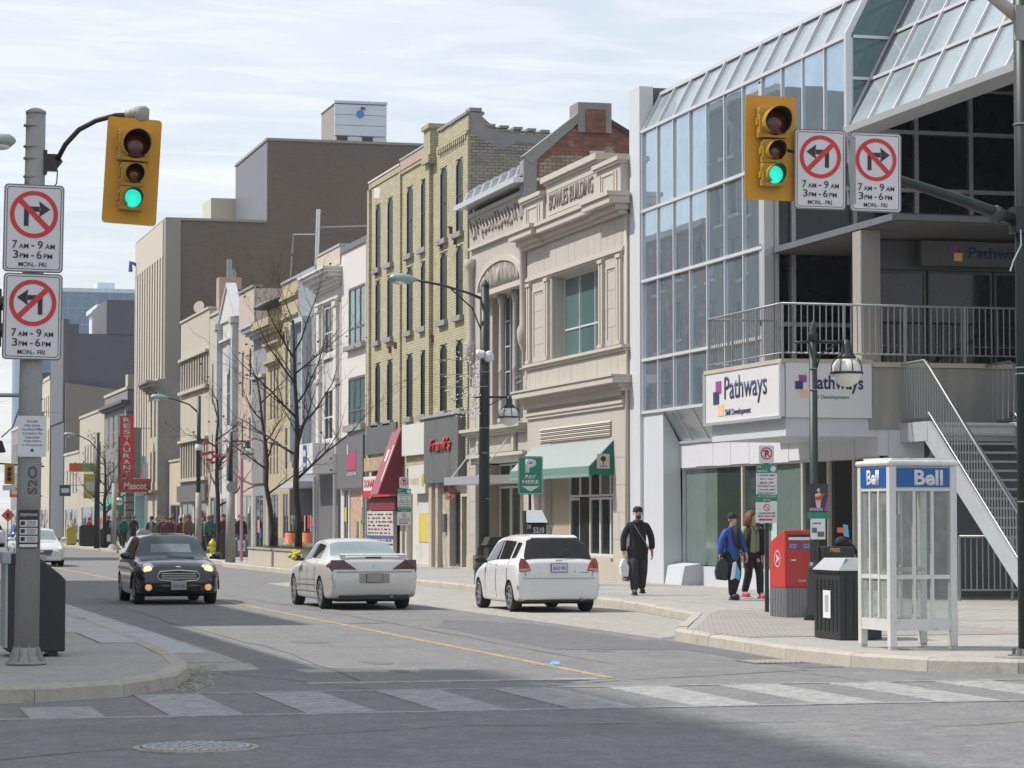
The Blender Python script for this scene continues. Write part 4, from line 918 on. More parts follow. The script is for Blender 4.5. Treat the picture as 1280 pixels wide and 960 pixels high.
# bay 1: green tiled fascia, red and white takeaway signs and menu board
put('fascia', MB().box(19.86, 20.02, 91.5, 96.7, 4.12, 5.18), 'shop_green', yb, 'mottled dark green tiled fascia')
put('light_box', MB().box(19.7, 19.98, 92.6, 96.3, 3.5, 3.98), mat('photo_strip', (.40,.30,.20), .6, 0, .9, 5), yb)
ts = put('takeaway_sign', MB().box(19.74, 19.98, 91.8, 96.6, 2.55, 3.3), 'sign_white', yb); put('red_band', MB().box(19.735, 19.74, 91.8, 96.6, 2.55, 2.78), 'sign_red', ts)
text('DONAIR', 1.9, .3, 'sign_red', (19.735, 96.4, 2.9), (0,-1,0), (0,0,1), ts, bold=.02); text('PIZZA', 1.5, .3, 'sign_black', (19.735, 93.9, 2.9), (0,-1,0), (0,0,1), ts, bold=.02)
put('red_board', MB().box(19.9, 20.0, 91.6, 96.4, 2.05, 2.5), 'maroon', yb)
mn = put('menu_board', MB().box(19.84, 19.98, 91.8, 96.4, .35, 2.02), mat('menu_pink', (.50,.44,.42), .7), yb)
mb = MB()
for r in range(11):
    if r == 6: continue
    y = 96.2
    while y > 92.2: w = random.uniform(.15, .5); mb.box(19.83, 19.842, y-w, y, 1.88-.135*r, 1.93-.135*r); y -= w+random.uniform(.06, .5)
put('menu_lines', mb, 'sign_black', mn); put('menu_band', MB().box(19.828, 19.84, 91.8, 96.4, 1.02, 1.14), 'ink_blue', mn)
ra_ = thing('awning', 'steep faded red wedge awning over the takeaway doorway', 'awning', (19.9, 91.2, 2.6))
put('slope', MB().prism([(19.9, 90.75, 4.95), (19.9, 92.1, 4.95), (19.05, 92.1, 2.6), (19.05, 90.75, 2.6)], (.04, 0, -.02)), 'pink_awn', ra_)
put('side_panel', MB().prism([(19.92, 90.72, 4.93), (19.07, 90.72, 2.6), (19.92, 90.72, 2.6)], (0, .04, 0)), 'maroon', ra_)
put('stripe', MB().prism([(19.69, 90.9, 4.34), (19.69, 91.05, 4.34), (19.23, 91.05, 3.08), (19.23, 90.9, 3.08)], (-.012, 0, 0)).prism([(19.64, 91.4, 4.2), (19.64, 91.7, 4.2), (19.28, 91.7, 3.2), (19.28, 91.4, 3.2)], (-.012, 0, 0)), 'white_paint', ra_)
# ================================================================ THE ROW FURTHER ALONG THE RIGHT SIDE
def rowb(label, Y0, Y1, z1, m, ops, X=20.0, depth=.07, fm='grey_dark', gm='glass_old', nu=1, cuts=(.5,), sill=None, back=12, bodym=None, name='row_building', cap=None):
    r = thing(name, label, 'building', (X, (Y0+Y1)/2, .14))
    put('wall', wallgrid(Y0+.01, Y1-.01, .14, z1, [o[:4] for o in ops], FX(X), depth), m, r)
    put('body', MB().box(X+depth+.02, X+back, Y0+.01, Y1-.01, .14, z1-.05), bodym or m, r)
    for o in ops:
        k = o[4] if len(o) > 4 else {}
        window(r, FX(X), o, depth, k.get('fm', fm), k.get('gm', gm), k.get('nu', nu), k.get('cuts', cuts), k.get('fw', .06), k.get('rec', .01), k.get('name', 'window'), k.get('sill', sill), 'sill_stone')
    rn = random.Random(int(Y0*10)); pm_ = ('paper', 'poster_pic', 'sign_red', 'ink_blue', 'tan_sign', 'yellow_poster', 'glass_shop')
    for o in ops:
        if o[2] < 1:
            for _ in range(max(1, int((o[1]-o[0])*1.1))):
                w = rn.uniform(.25, .6); y = rn.uniform(o[0]+.1, max(o[0]+.15, o[1]-w-.1)); z = rn.uniform(.7, 1.7); put('poster', MB().box(X-.004, X+.01, y, y+w, z, z+rn.uniform(.3, .75)), rn.choice(pm_), r)
            put('door_threshold', MB().box(X-.12, X, o[0], o[1], .14, .26), 'old_concrete', r)
    if cap: put('parapet_cap', MB().box(X-.07, X+.4, Y0+.01, Y1-.01, z1, z1+cap[0]), cap[1], r)
    return r
shop = dict(name='shop_window', cuts=(), nu=2, gm='glass_dark', fm='alum')
# E white building, green glazed bands
big = dict(nu=3, cuts=(.3,), fm='iron', gm='glass_teal', fw=.09)
e = rowb('white rendered building with large three part green glazed windows', 97.0, 102.3, 12.2, 'white_stucco',
    [(97.6, 100.85, 8.42, 10.68, big), (97.6, 100.85, 5.35, 7.2, big), (97.5, 98.1, .2, 2.9, shop), (98.2, 100.6, .2, 2.9, dict(shop, nu=1, gm='poster_pic')), (100.8, 101.7, .2, 2.9, shop)], cap=(.22, 'tower_metal'))
put('ledge', MB().box(19.8, 20.05, 97.45, 101.0, 8.24, 8.42).box(19.8, 20.05, 97.45, 101.0, 5.1, 5.35), 'sill_stone', e)
bd = put('sign_board', MB().box(19.8, 20.02, 97.05, 102.2, 2.92, 4.9), 'shop_grey', e, 'dark grey fascia board with a pink square emblem')
put('pink_emblem', MB().box(19.785, 19.8, 98.3, 100.0, 3.6, 4.2).prism([(19.785, 98.3, 4.2), (19.785, 99.2, 4.2), (19.785, 98.3, 4.45)], (.012, 0, 0)), mat('emblem_pink', (.42,.05,.13), .6), bd)
put('candle', MB().box(19.784, 19.8, 99.85, 100.0, 4.2, 4.6), 'sign_white', bd); text('LOCKED IN', 1.7, .12, 'sign_white', (19.79, 100.0, 3.4), (0,-1,0), (0,0,1), bd)
put('end_strip', MB().box(19.9, 20.02, 96.86, 97.02, .14, 12.2), 'grey_render', e)
# F classical front with a heavy cornice
cw_ = dict(nu=3, cuts=(.45,), fm='white_paint', gm='glass_old', fw=.09)
f = rowb('narrow lilac grey classical front with a heavy projecting cornice', 102.4, 107.5, 12.55, 'lav_stucco',
    [(103.2, 105.9, 8.38, 10.35, cw_), (103.2, 105.9, 4.9, 7.0, cw_), (102.9, 104.4, .2, 3.3, shop), (104.6, 106.8, .2, 3.3, shop)], cap=(.1, 'roof_metal'))
put('attic', MB().box(19.96, 20.02, 102.42, 107.48, 11.85, 12.5), 'pink_stone', f)
cornice(f, 20, 102.45, 107.4, 10.95, ((.1, .08), (.14, .2), (.14, .34), (.16, .55), (.12, .72), (.1, .8)), 'white_paint')
cornice(f, 20, 102.5, 107.3, 10.42, ((.08, .08), (.1, .14)), 'white_paint', 'string_course')
for y in (102.75, 106.45): put('pilaster', MB().box(19.86, 20.02, y, y+.55, 4.3, 10.42), 'white_paint', f); put('capital', MB().box(19.8, 20.02, y-.07, y+.62, 10.2, 10.4), 'white_paint', f); put('band', MB().box(19.78, 20.02, y-.07, y+.62, 7.3, 7.45), 'white_paint', f)
put('window_surround', MB().box(19.9, 20.0, 103.0, 106.1, 8.2, 8.38).box(19.92, 20, 103.0, 103.18, 8.38, 10.4).box(19.92, 20, 105.92, 106.1, 8.38, 10.4), 'white_paint', f)
bx_ = put('projecting_sign', MB().box(19.0, 19.95, 103.0, 106.6, 3.55, 4.75), 'sign_white', f, 'white box sign with a blue upright strip')
put('blue_strip', MB().box(18.985, 19.0, 104.3, 105.1, 3.6, 4.7), 'ink_blue', bx_); put('white_block', MB().box(18.975, 18.99, 104.45, 104.95, 4.25, 4.5).box(18.975, 18.99, 104.45, 104.95, 3.85, 4.0), 'sign_white', bx_)
put('grey_front', MB().box(19.94, 20.01, 102.42, 107.4, .14, 3.3).box(19.94, 20.01, 102.42, 107.4, 3.3, 3.6), 'shop_grey', f)
for y in (102.55, 106.9): put('slim_column', MB().tube([(19.8, y, .14), (19.8, y, 3.5)], .07, 8), 'alum', f)
# G blue-grey front with a framed panel
G = rowb('flat blue grey front with a pale framed recess over two floors', 107.6, 112.0, 12.1, 'blue_grey', [(109.0, 111.6, .2, 2.9, shop), (108.0, 108.8, .2, 2.9, shop)], cap=(.16, 'roof_metal'))
put('frame', MB().box(19.62, 20.0, 108.9, 109.1, 4.2, 10.25).box(19.62, 20.0, 111.75, 111.95, 4.2, 10.25).box(19.62, 20.0, 109.1, 111.75, 10.05, 10.25), 'pale_blue', G)
for z in (4.6, 6.5, 8.4): put('panel', MB().box(19.93, 19.99, 109.15, 110.4, z, z+1.85).box(19.9, 19.99, 110.45, 111.7, z, z+1.85), 'blue_grey', G)
put('fascia', MB().box(19.2, 20.0, 107.7, 111.9, 3.05, 3.3), 'pale_blue', G)
put('hanging_sign', MB().box(19.0, 19.95, 108.2, 108.3, 1.9, 3.0), 'shop_grey', G)
# H two ochre stone fronts
aw_ = dict(nu=1, cuts=(.55,), fm='pale_stone', gm='glass_old')
h1 = rowb('ornate ochre stone front with two round arched window heads', 112.05, 116.1, 12.15, 'ochre_stone', [(112.8, 113.5, 6.6, 9.6, aw_), (114.5, 115.2, 6.6, 9.6, aw_), (112.8, 113.5, 3.9, 5.8, aw_), (114.5, 115.2, 3.9, 5.8, aw_), (112.5, 114.0, .2, 2.9, shop), (114.2, 115.7, .2, 2.9, shop)], cap=(.1, 'roof_metal'))
cornice(h1, 20, 112.1, 116.0, 11.3, ((.1, .06), (.12, .14), (.1, .08)), 'ochre_stone')
for yc in (113.15, 114.85):
    mb = MB()
    for k in range(9):
        t = math.pi*k/8; mb.box(19.86, 20.0, yc-.5*math.cos(t)-.09, yc-.5*math.cos(t)+.09, 9.6+.5*math.sin(t)-.08, 9.6+.5*math.sin(t)+.1)
    put('arch_head', mb, 'ochre_stone', h1); put('arch_fill', MB().lathe((19.95, yc, 9.6), [(.4, 0), (.4, .03)], 16, (1, 0, 0)), 'glass_old', h1)
cornice(h1, 20, 112.1, 116.0, 10.5, ((.07, .05), (.08, .1)), 'ochre_stone', 'string_course')
h2 = rowb('ochre stone front with a carved cornice and three slim windows', 116.15, 120.3, 11.3, 'ochre_stone', [(116.9+.9*k, 117.4+.9*k, 6.2, 8.6, aw_) for k in range(3)] + [(116.9+.9*k, 117.4+.9*k, 3.7, 5.3, aw_) for k in range(3)] + [(116.8, 119.6, .2, 2.9, shop)])
cornice(h2, 20, 116.2, 120.25, 9.55, ((.1, .1), (.12, .2), (.1, .12), (.25, .16), (.14, .42), (.12, .56), (.35, .66)), 'ochre_stone')
cornice(h2, 20, 116.6, 119.8, 8.7, ((.1, .14), (.1, .26)), 'ochre_stone', 'window_hood')
put('roof', MB().prism([(19.4, 116.2, 11.35), (19.4, 116.2, 11.42), (21.5, 116.2, 12.3), (21.5, 116.2, 11.3)], (0, 4.1, 0)), 'roof_tar', h2)
put('ridge_edge', MB().tube([(19.4, 116.2, 11.45), (19.4, 120.3, 11.45)], .05, 6), 'roof_metal', h2)
# I small grey front
i_ = rowb('small grey painted front with a blue metal cornice', 120.35, 123.8, 10.9, 'blue_grey', [(121.0, 123.2, .2, 2.9, shop)])
cornice(i_, 20, 120.4, 123.75, 10.2, ((.14, .2), (.14, .4), (.18, .6), (.12, .7)), 'pale_blue')
put('lower_front', MB().box(19.9, 20.0, 120.4, 123.7, 3.4, 8.3), 'grey_stone', i_); put('ledge', MB().box(19.8, 20.0, 120.4, 123.7, 8.3, 8.45), 'pale_stone', i_)
# J pink front
slim = dict(nu=1, cuts=(.5,), fm='ochre_stone', gm='glass_old')
j_ = rowb('narrow pink stone front with tall slim windows', 123.85, 128.5, 12.75, 'pink_stone', [(124.6, 125.2, 7.6, 9.9, slim), (126.9, 127.5, 7.6, 9.9, slim), (124.6, 125.2, 4.4, 6.6, slim), (126.9, 127.5, 4.4, 6.6, slim), (124.4, 127.6, .2, 2.9, dict(shop, gm='glass_shop'))], cap=(.12, 'grey_render'))
# K white gabled front
k_ = rowb('white painted front with blue grey pilasters and a pointed gable', 128.6, 134.7, 11.7, 'white_paint', [(130.9, 132.3, 6.4, 9.7, dict(nu=2, cuts=(.5,), fm='pale_blue', gm='glass_old')), (130.9, 132.3, 3.6, 5.4, dict(nu=2, cuts=(.5,), fm='pale_blue')), (129.4, 134, .2, 2.8, shop)])
for y in (128.75, 133.9): put('pilaster', MB().box(19.72, 20.0, y, y+.6, 3.4, 11.4), 'pale_blue', k_); put('pilaster_cap', MB().box(19.62, 20.1, y-.1, y+.7, 11.4, 11.7), 'pale_blue', k_)
put('gable', MB().prism([(19.9, 128.7, 11.7), (19.9, 131.6, 13.45), (19.9, 134.6, 11.7)], (.4, 0, 0)), 'white_paint', k_)
put('gable_coping', MB().prism([(19.82, 128.6, 11.72), (19.82, 131.6, 13.62), (19.82, 134.7, 11.72), (19.82, 134.3, 11.72), (19.82, 131.6, 13.45), (19.82, 129.0, 11.72)], (.5, 0, 0)), 'pale_blue', k_)
put('gable_back', MB().prism([(20.3, 128.9, 11.65), (20.3, 131.6, 13.3), (20.3, 134.4, 11.65)], (8, 0, 0)), 'roof_tar', k_)
put('arch_head', MB().lathe((19.9, 131.6, 9.7), [(.75, 0), (.75, .08)], 20, (1, 0, 0)), 'pale_blue', k_)
cornice(k_, 20, 129.4, 133.9, 10.6, ((.1, .08), (.12, .2)), 'white_paint', 'string_course')
# L cream with vertical fins
l2 = rowb('plain pale cream front with two slim windows per floor', 134.8, 138.4, 12.35, 'pale_stone', [(135.4, 135.9, 7.7, 9.9, slim), (137, 137.5, 7.7, 9.9, slim), (135.4, 135.9, 4.2, 6.2, slim), (137, 137.5, 4.2, 6.2, slim), (135.3, 137.9, .2, 2.9, shop)], cap=(.15, 'pale_stone'))
put('chimney', MB().box(20.6, 21.8, 139.2, 140.2, 12.6, 14.6), 'pink_brick', l2); put('chimney_pot', MB().tube([(21.2, 139.6, 14.5), (21.2, 139.6, 15.6)], .14, 8).tube([(21.5, 139.9, 14.5), (21.5, 139.9, 15.1)], .12, 8), 'galv', l2)
lf = rowb('long cream building with two bands of close set vertical fins', 138.5, 149.8, 12.85, 'cream', [(138.9, 149.4, 8.9, 10.6, dict(nu=1, cuts=(), gm='glass_dark')), (138.9, 149.4, 4.0, 6.0, dict(nu=1, cuts=(), gm='glass_dark')), (139.2, 144, .2, 2.6, shop), (144.6, 149.2, .2, 2.6, shop)], cap=(.12, 'pale_stone'))
for zz0, zz1 in ((8.9, 10.6), (4.0, 6.0)):
    put('ledge', MB().box(19.8, 20.0, 138.7, 149.6, zz0-.18, zz0).box(19.8, 20.0, 138.7, 149.6, zz1, zz1+.15), 'pale_stone', lf)
    for k in range(11): y = 139.3+1.0*k; put('fin', MB().box(19.95, 20.06, y-.17, y+.17, zz0, zz1), 'cream', lf)
put('fascia', MB().box(19.8, 20.0, 138.6, 149.7, 2.7, 3.6), 'shop_grey', lf)
put('satellite_dish', MB().lathe((20.2, 143.5, 13.3), [(.02, 0), (.3, .08), (.34, .13)], 16, (-.6, -.7, .2)), 'pale_stone', lf)
# small old corner piece against the tall block
m_ = rowb('small old stone corner front with a bracketed cornice against the tall brown block', 156.2, 160.6, 10.1, 'pale_stone', [(157.0, 157.8, 6.6, 9.0, slim), (158.8, 159.6, 6.6, 9.0, slim), (157.0, 157.8, 3.9, 5.8, slim), (158.8, 159.6, 3.9, 5.8, slim)], X=19.5, back=3.5, bodym='grey_render')
cornice(m_, 19.5, 156.3, 160.5, 9.3, ((.15, .2), (.15, .35), (.2, .55), (.15, .7)), 'tower_conc'); cornice(m_, 19.5, 156.3, 160.5, 3.2, ((.12, .2), (.14, .35)), 'tower_conc', 'shop_cornice')
al = rowb('low plain beige shop filling the gap before the tall brown block', 149.9, 156.1, 5.1, 'tan_sign', [(150.5, 155.5, .2, 2.6, shop)], X=20.2, cap=(.12, 'pale_stone'))
# ================================================================ TALL BROWN BLOCK
tb_ = thing('office_block', 'tall windowless brown brick block with a ribbed concrete street front behind the row', 'building', (22, 164, .14))
put('wall', MB().box(20.35, 48, 157.0, 172.0, .14, 19.6), 'tower_brick', tb_)
put('upper_block', MB().box(26.15, 48, 156.98, 169.5, 19.0, 24.6), 'tower_brick', tb_)
put('metal_side', MB().box(26.10, 26.15, 157.0, 169.4, 19.7, 24.5), 'tower_metal', tb_)
put('parapet_cap', MB().box(26.05, 48, 156.9, 169.6, 24.6, 24.75).box(20.0, 26.1, 156.9, 172.1, 19.6, 19.75), 'tower_conc', tb_)
put('corner_pier', MB().box(20.0, 20.9, 156.9, 157.9, .14, 19.6), 'tower_conc', tb_)
put('top_band', MB().box(19.95, 20.4, 157.9, 172.0, 17.5, 19.6), 'tower_fin', tb_)
put('glass_strip', MB().box(20.0, 20.06, 157.9, 172.0, 3.5, 17.5), 'glass_old', tb_)
for k in range(11): y = 158.05+1.27*k; put('fin', MB().box(19.95, 20.06, y, y+.72, 3.6, 17.5), 'tower_fin', tb_)
put('end_pier', MB().box(19.95, 20.4, 171.7, 172.0, 3.5, 17.5), 'white_paint', tb_)
put('shopfront', MB().box(20.1, 20.34, 157.9, 172.0, .14, 3.6), 'grey_dark', tb_)
put('penthouse', MB().box(22.6, 25.2, 171, 175, 19.5, 21.0), 'tower_conc', tb_); put('penthouse', MB().box(24.6, 27.5, 170, 174, 19.5, 22.6).box(25.3, 26.3, 169.96, 170, 20.2, 22), 'tower_fin', tb_)
put('roof_pipe', MB().tube([(20.1, 171.5, 18.2), (19.6, 171.5, 18.4), (19.6, 171.5, 17.8)], .15, 8), 'ink_blue', tb_)
pp = thing('roof_pipework', 'grey vertical flue pipe with a bracket frame rising above the ochre stone roofs', 'pipe', (22, 116, 12))
put('flue', MB().tube([(21.05, 113.5, 12.1), (21.15, 113.5, 15.3)], .09, 8), 'alum', pp)
put('bracket', MB().tube([(20.6, 117.5, 12.2), (20.75, 117.5, 14.6), (21.1, 113.6, 14.2)], .035, 6).tube([(21.15, 113.5, 14.5), (24.5, 113.5, 14.7)], .03, 6), 'galv', pp)
vb = thing('roof_vent_box', 'grey dust hood with pipes on the roof above the cream fronts', 'roof vent', (21.5, 136, 12.3))
put('hood', MB().prism([(20.8, 135.3, 12.3), (20.8, 135.3, 13.4), (22.6, 135.3, 13.4), (22.6, 135.3, 12.3)], (0, 1.6, 0)), 'grey_stone', vb); put('duct', MB().box(21.0, 22.0, 135.25, 135.3, 12.9, 13.3), 'ink_blue', vb)

# ================================================================ BEYOND THE TALL BLOCK
pale = dict(nu=1, cuts=(.5,), fm='pale_stone', gm='glass_old')
n1 = rowb('dark grey rusticated corner building with paired upper windows and green awning below', 176.2, 190.6, 10.4, 'grey_stone', [(178+3.0*k, 179.1+3.0*k, 6.6, 9.0, pale) for k in range(4)] + [(178+3.0*k, 179.1+3.0*k, 3.9, 5.8, pale) for k in range(4)] + [(178, 189, .2, 2.7, shop)], cap=(.2, 'pale_stone'), bodym='grey_stone')
cornice(n1, 20, 176.3, 190.5, 9.3, ((.2, .25), (.2, .45)), 'grey_dark')
for k in range(18): put('rusticated_block', MB().box(19.9, 20.9, 176.1, 176.9, .4+.5*k, .82+.5*k), 'grey_stone', n1)
put('parapet_block', MB().box(20.0, 20.8, 176.15, 177.5, 10.4, 11.4), 'pale_stone', n1)
n2 = rowb('beige building with slim vertical windows beyond the grey corner building', 190.7, 209, 9.6, 'cream', [(193+2.2*k, 193.9+2.2*k, 4.2, 7.4, pale) for k in range(6)] + [(192, 207, .2, 2.7, shop)], cap=(.2, 'pale_stone'), bodym='tan_wall')
n3 = rowb('low tan brick shop at the end of the visible row', 209.1, 222, 7.0, 'pale_stone', [(211+2.6*k, 212+2.6*k, 3.8, 5.8, pale) for k in range(4)] + [(210, 221, .2, 2.6, shop)], cap=(.2, 'pale_stone'))
dw = thing('dark_building', 'dark slate blue building with a stepped roofline above the far shops', 'building', (24, 226, .14))
put('wall', MB().box(20.1, 36, 224, 236, .14, 17.4), 'dark_wall', dw); put('wall_step', MB().box(20.0, 20.5, 223.9, 236, 10, 18.6).box(20.5, 21.3, 223.95, 236, 17.4, 18.2).box(23.6, 36, 223.9, 236, 17.4, 20.3), 'dark_wall', dw)
window(dw, FY(223.9), (25.6, 26.8, 13.6, 15.2), .05, 'iron', 'glass_old', 2, (.5,), .08, 0); put('lower_wall', MB().prism([(20.2, 223.5, .14), (20.2, 223.5, 13.2), (27, 223.5, 12.4), (27, 223.5, .14)], (0, .4, 0)), 'tan_wall', dw)
for (a, b, z, m, lab) in ((236.5, 246, 14.2, 'cream', 'cream brick upper front with slim windows in the far row'), (246.2, 256, 12.2, 'grey_stone', 'dark brick front in the far row with tall windows'), (256.2, 268, 14.0, 'pale_stone', 'pale stone front of the far row beside the blue tower base'), (268.2, 284, 11.0, 'grey_stone', 'grey brick front at the very end of the far row')):
    rowb(lab, a, b, z, m, [(a+1+2.3*k, a+1.9+2.3*k, zz, zz+2.0, pale) for k in range(int((b-a-1.5)/2.3)) for zz in (z-3.4, z-6.4) if zz > 3.2] + [(a+1, b-1, .2, 2.7, shop)], cap=(.3, 'pale_stone'))
# blue glass towers far behind
glassy('far_glass', (.17,.235,.32), .15, 0, 1.5); mat('far_mull', (.30,.37,.46), .6); glassy('far_glass_dark', (.05,.07,.10), .15, 0, 1.5); mat('far_band', (.52,.60,.68), .6)
def glass_block(label, x0, x1, y0, y1, z1, nx, nz, bands=()):
    r = thing('glass_tower', label, 'building', ((x0+x1)/2, y0, 0))
    put('body', MB().box(x0+.3, x1, y0+.3, y1, 0, z1), 'far_band', r)
    dx = (x1-x0)/nx; dz = z1/nz
    for i in range(nx):
        for k in range(nz):
            if (k+1)*dz < 7: continue
            z = k*dz; dark = any(a < z+dz/2 < b for a, b in bands)
            put('glass_panel', MB().quad((x0+i*dx+.05, y0+.2, z+.05), (x0+(i+1)*dx-.05, y0+.2, z+.05), (x0+(i+1)*dx-.05, y0+.2, z+dz-.05), (x0+i*dx+.05, y0+.2, z+dz-.05)), 'far_glass_dark' if dark else 'far_glass', r)
    put('grid', MB().box(x0, x1, y0+.22, y0+.3, 0, z1), 'far_mull', r); put('parapet', MB().box(x0-.1, x1, y0+.1, y1, z1, z1+.5), 'far_band', r)
    ny = max(3, int((y1-y0)/3)); dy = (y1-y0)/ny
    for i in range(ny):
        for k in range(0, nz, 2): put('side_panel', MB().quad((x0+.25, y0+.3+i*dy, k*dz+.1), (x0+.25, y0+.1+(i+1)*dy, k*dz+.1), (x0+.25, y0+.1+(i+1)*dy, (k+2)*dz-.1), (x0+.25, y0+.3+i*dy, (k+2)*dz-.1)), 'far_band' if k % 4 else 'far_glass', r)
    return r
gt = glass_block('large pale blue glass office tower closing the far end of the street', 25.0, 47, 330, 350, 30.0, 13, 15, ((18.3, 19.9), (13.4, 15.2), (8, 9.8)))
put('roof_plant', MB().box(34.0, 36.2, 334, 338, 30.4, 31.6), 'far_band', gt)
for k in range(7): put('stepped_bay', MB().prism([(25.0, 331+2*k, 8), (23.6, 331+2*k, 8), (25.0, 333+2*k, 8)], (0, 0, 14)) if k < 3 else MB().box(24.4, 25.1, 331, 333, 8+k, 8.6+k), 'far_band', gt)
glass_block('small bright blue glass block stepping up in front of the far tower', 30.6, 36.5, 300, 312, 25.6, 6, 16)
# white tower with round blue badge behind the brown block
wt = thing('tower_block', 'white clad tower top with a round blue badge showing above the brown block', 'building', (40, 200, 0))
put('body', MB().box(38.6, 42.6, 200.2, 206, 0, 34.0), 'tower_conc', wt); put('roof_edge', MB().box(38.5, 42.7, 200.0, 206, 34.0, 34.2), 'far_band', wt)
for a, z in ((31.5, 33.95), (30.6, 31.45)):
    for k in range(3 if a > 31 else 1):
        h = .8 if a > 31 else .8; put('cladding_panel', MB().box(38.55, 42.65, 200.08, 200.2, a+.82*k, a+.82*k+.78), mat('tower_white', (.60,.66,.74), .6, 0, .06, .5), wt)
for k in range(4): put('window', MB().box(38.7+1.0*k, 39.55+1.0*k, 200.05, 200.1, 30.55-.6, 31.42), 'glass_old' if k % 2 == 0 else 'far_band', wt)
put('round_badge', MB().lathe((40.55, 200.05, 33.2), [(.3, 0), (.3, .06)], 20, (0, -1, 0)), mat('badge_blue', (.05,.22,.55), .5), wt); put('badge_top', MB().box(40.6, 40.95, 199.98, 200.08, 33.55, 33.75), 'red_brick', wt)

# ================================================================ LEFT SIDE OF THE STREET (seen in the glass and by its shadows)
def leftb(label, Y0, Y1, z1, m, X=-3.7, floors=3, depth=.2, n=None, cat='building', bodyx=14):
    r = thing('facing_building', label, cat, (X, (Y0+Y1)/2, .14)); n = n or int((Y1-Y0)/2.6); fh = (z1-4.4)/floors
    ops = []
    for i in range(n):
        for k in range(floors):
            y = Y0+(Y1-Y0)*(i+.28)/n; ops.append((y, y+(Y1-Y0)/n*.44, 4.6+fh*k, 4.6+fh*k+fh*.62))
    P = lambda u, w, z: (X-w, u, z)
    put('wall', wallgrid(Y0, Y1-.02, .14, z1, ops + [(Y0+1, Y1-1, .3, 3.2)], P, depth), m, r); put('body', MB().box(X-bodyx, X-depth-.01, Y0, Y1-.02, .14, z1-.05), m, r)
    mb = MB()
    for o in ops: mb.quad(P(o[0], .15, o[2]), P(o[1], .15, o[2]), P(o[1], .15, o[3]), P(o[0], .15, o[3]))
    put('window_glass', mb, 'glass_dark', r)
    mb = MB()
    for o in ops: mb.box(X-.1, X+.06, o[0]-.08, o[1]+.08, o[2]-.14, o[2]); mb.box(X-.13, X-.11, (o[0]+o[1])/2-.03, (o[0]+o[1])/2+.03, o[2], o[3])
    put('window_sills', mb, 'pale_stone', r)
    put('shop_glass', MB().quad(P(Y0+1, .15, .3), P(Y1-1, .15, .3), P(Y1-1, .15, 3.2), P(Y0+1, .15, 3.2)), 'glass_dark', r)
    put('fascia', MB().box(X, X+.2, Y0+.3, Y1-.3, 3.2, 4.1), random.choice(('maroon', 'shop_green', 'white_paint', 'shop_grey', 'ink_blue')), r)
    put('cornice', MB().box(X, X+.35, Y0, Y1-.03, z1-.3, z1+.01), 'pale_stone', r)
    return r
leftb('red brick corner building across the street, mirrored in the glass front', 31.5, 45.6, 12.2, 'red_brick', floors=2)
leftb('buff brick building across the street beside the red corner building', 46.4, 61, 15.2, 'buff_brick', floors=3)
leftb('tan stone building across the street in mid block', 61, 79, 16.0, 'ochre_stone', floors=3)
leftb('low white shop building across the street', 79.2, 93, 6.8, 'white_stucco', floors=1)
leftb('dark red brick building across the street with wide windows', 93.2, 108, 8.5, 'red_brick', floors=1)
leftb('tall grey slab building across the street mirrored as a dark tower', 118, 127, 22.5, 'tower_brick', floors=6)
leftb('long brick warehouse across the far street with regular windows', 127.2, 165, 17.0, 'red_brick', floors=4)
leftb('grey stone building across the far street', 166, 230, 15.0, 'grey_stone', floors=3)
tw = thing('shadow_tower', 'unseen tall plain concrete tower behind the left corner building, placed to shade the junction', 'building', (-30, 36, 0))  # out of view; position and height chosen for the shadow it casts
put('body', MB().box(-52, -24.9, 27.0, 41.0, 0, 44), 'tower_conc', tw)
for k in range(13):
    for i in range(4): put('window', MB().box(-24.93, -24.86, 28.4+3.2*i, 30.4+3.2*i, 4+3*k, 5.8+3*k), 'glass_dark', tw)
# ================================================================ TRAFFIC SIGNALS AND POLE SIGNS
def cutvisor(mb, c, r, L, n=18):
    """open tunnel visor round a lens facing -y, cut away underneath"""
    c = Vector(c); a0, a1 = math.radians(-55), math.radians(235)
    P0 = []; P1 = []; Q0 = []; Q1 = []
    for k in range(n+1):
        t = a0+(a1-a0)*k/n; l = L*(.55+.45*max(0, math.sin(t)))
        P0.append((c.x+r*math.cos(t), c.y, c.z+r*math.sin(t))); P1.append((c.x+r*math.cos(t), c.y-l, c.z+r*math.sin(t)*.97))
        Q0.append((c.x+(r-.006)*math.cos(t), c.y, c.z+(r-.006)*math.sin(t))); Q1.append((c.x+(r-.006)*math.cos(t), c.y-l, c.z+(r-.006)*math.sin(t)*.97))
    for k in range(n):
        mb.quad(P0[k], P0[k+1], P1[k+1], P1[k]); mb.quad(Q0[k], Q1[k], Q1[k+1], Q0[k+1]); mb.quad(P1[k], P1[k+1], Q1[k+1], Q1[k])
    return mb
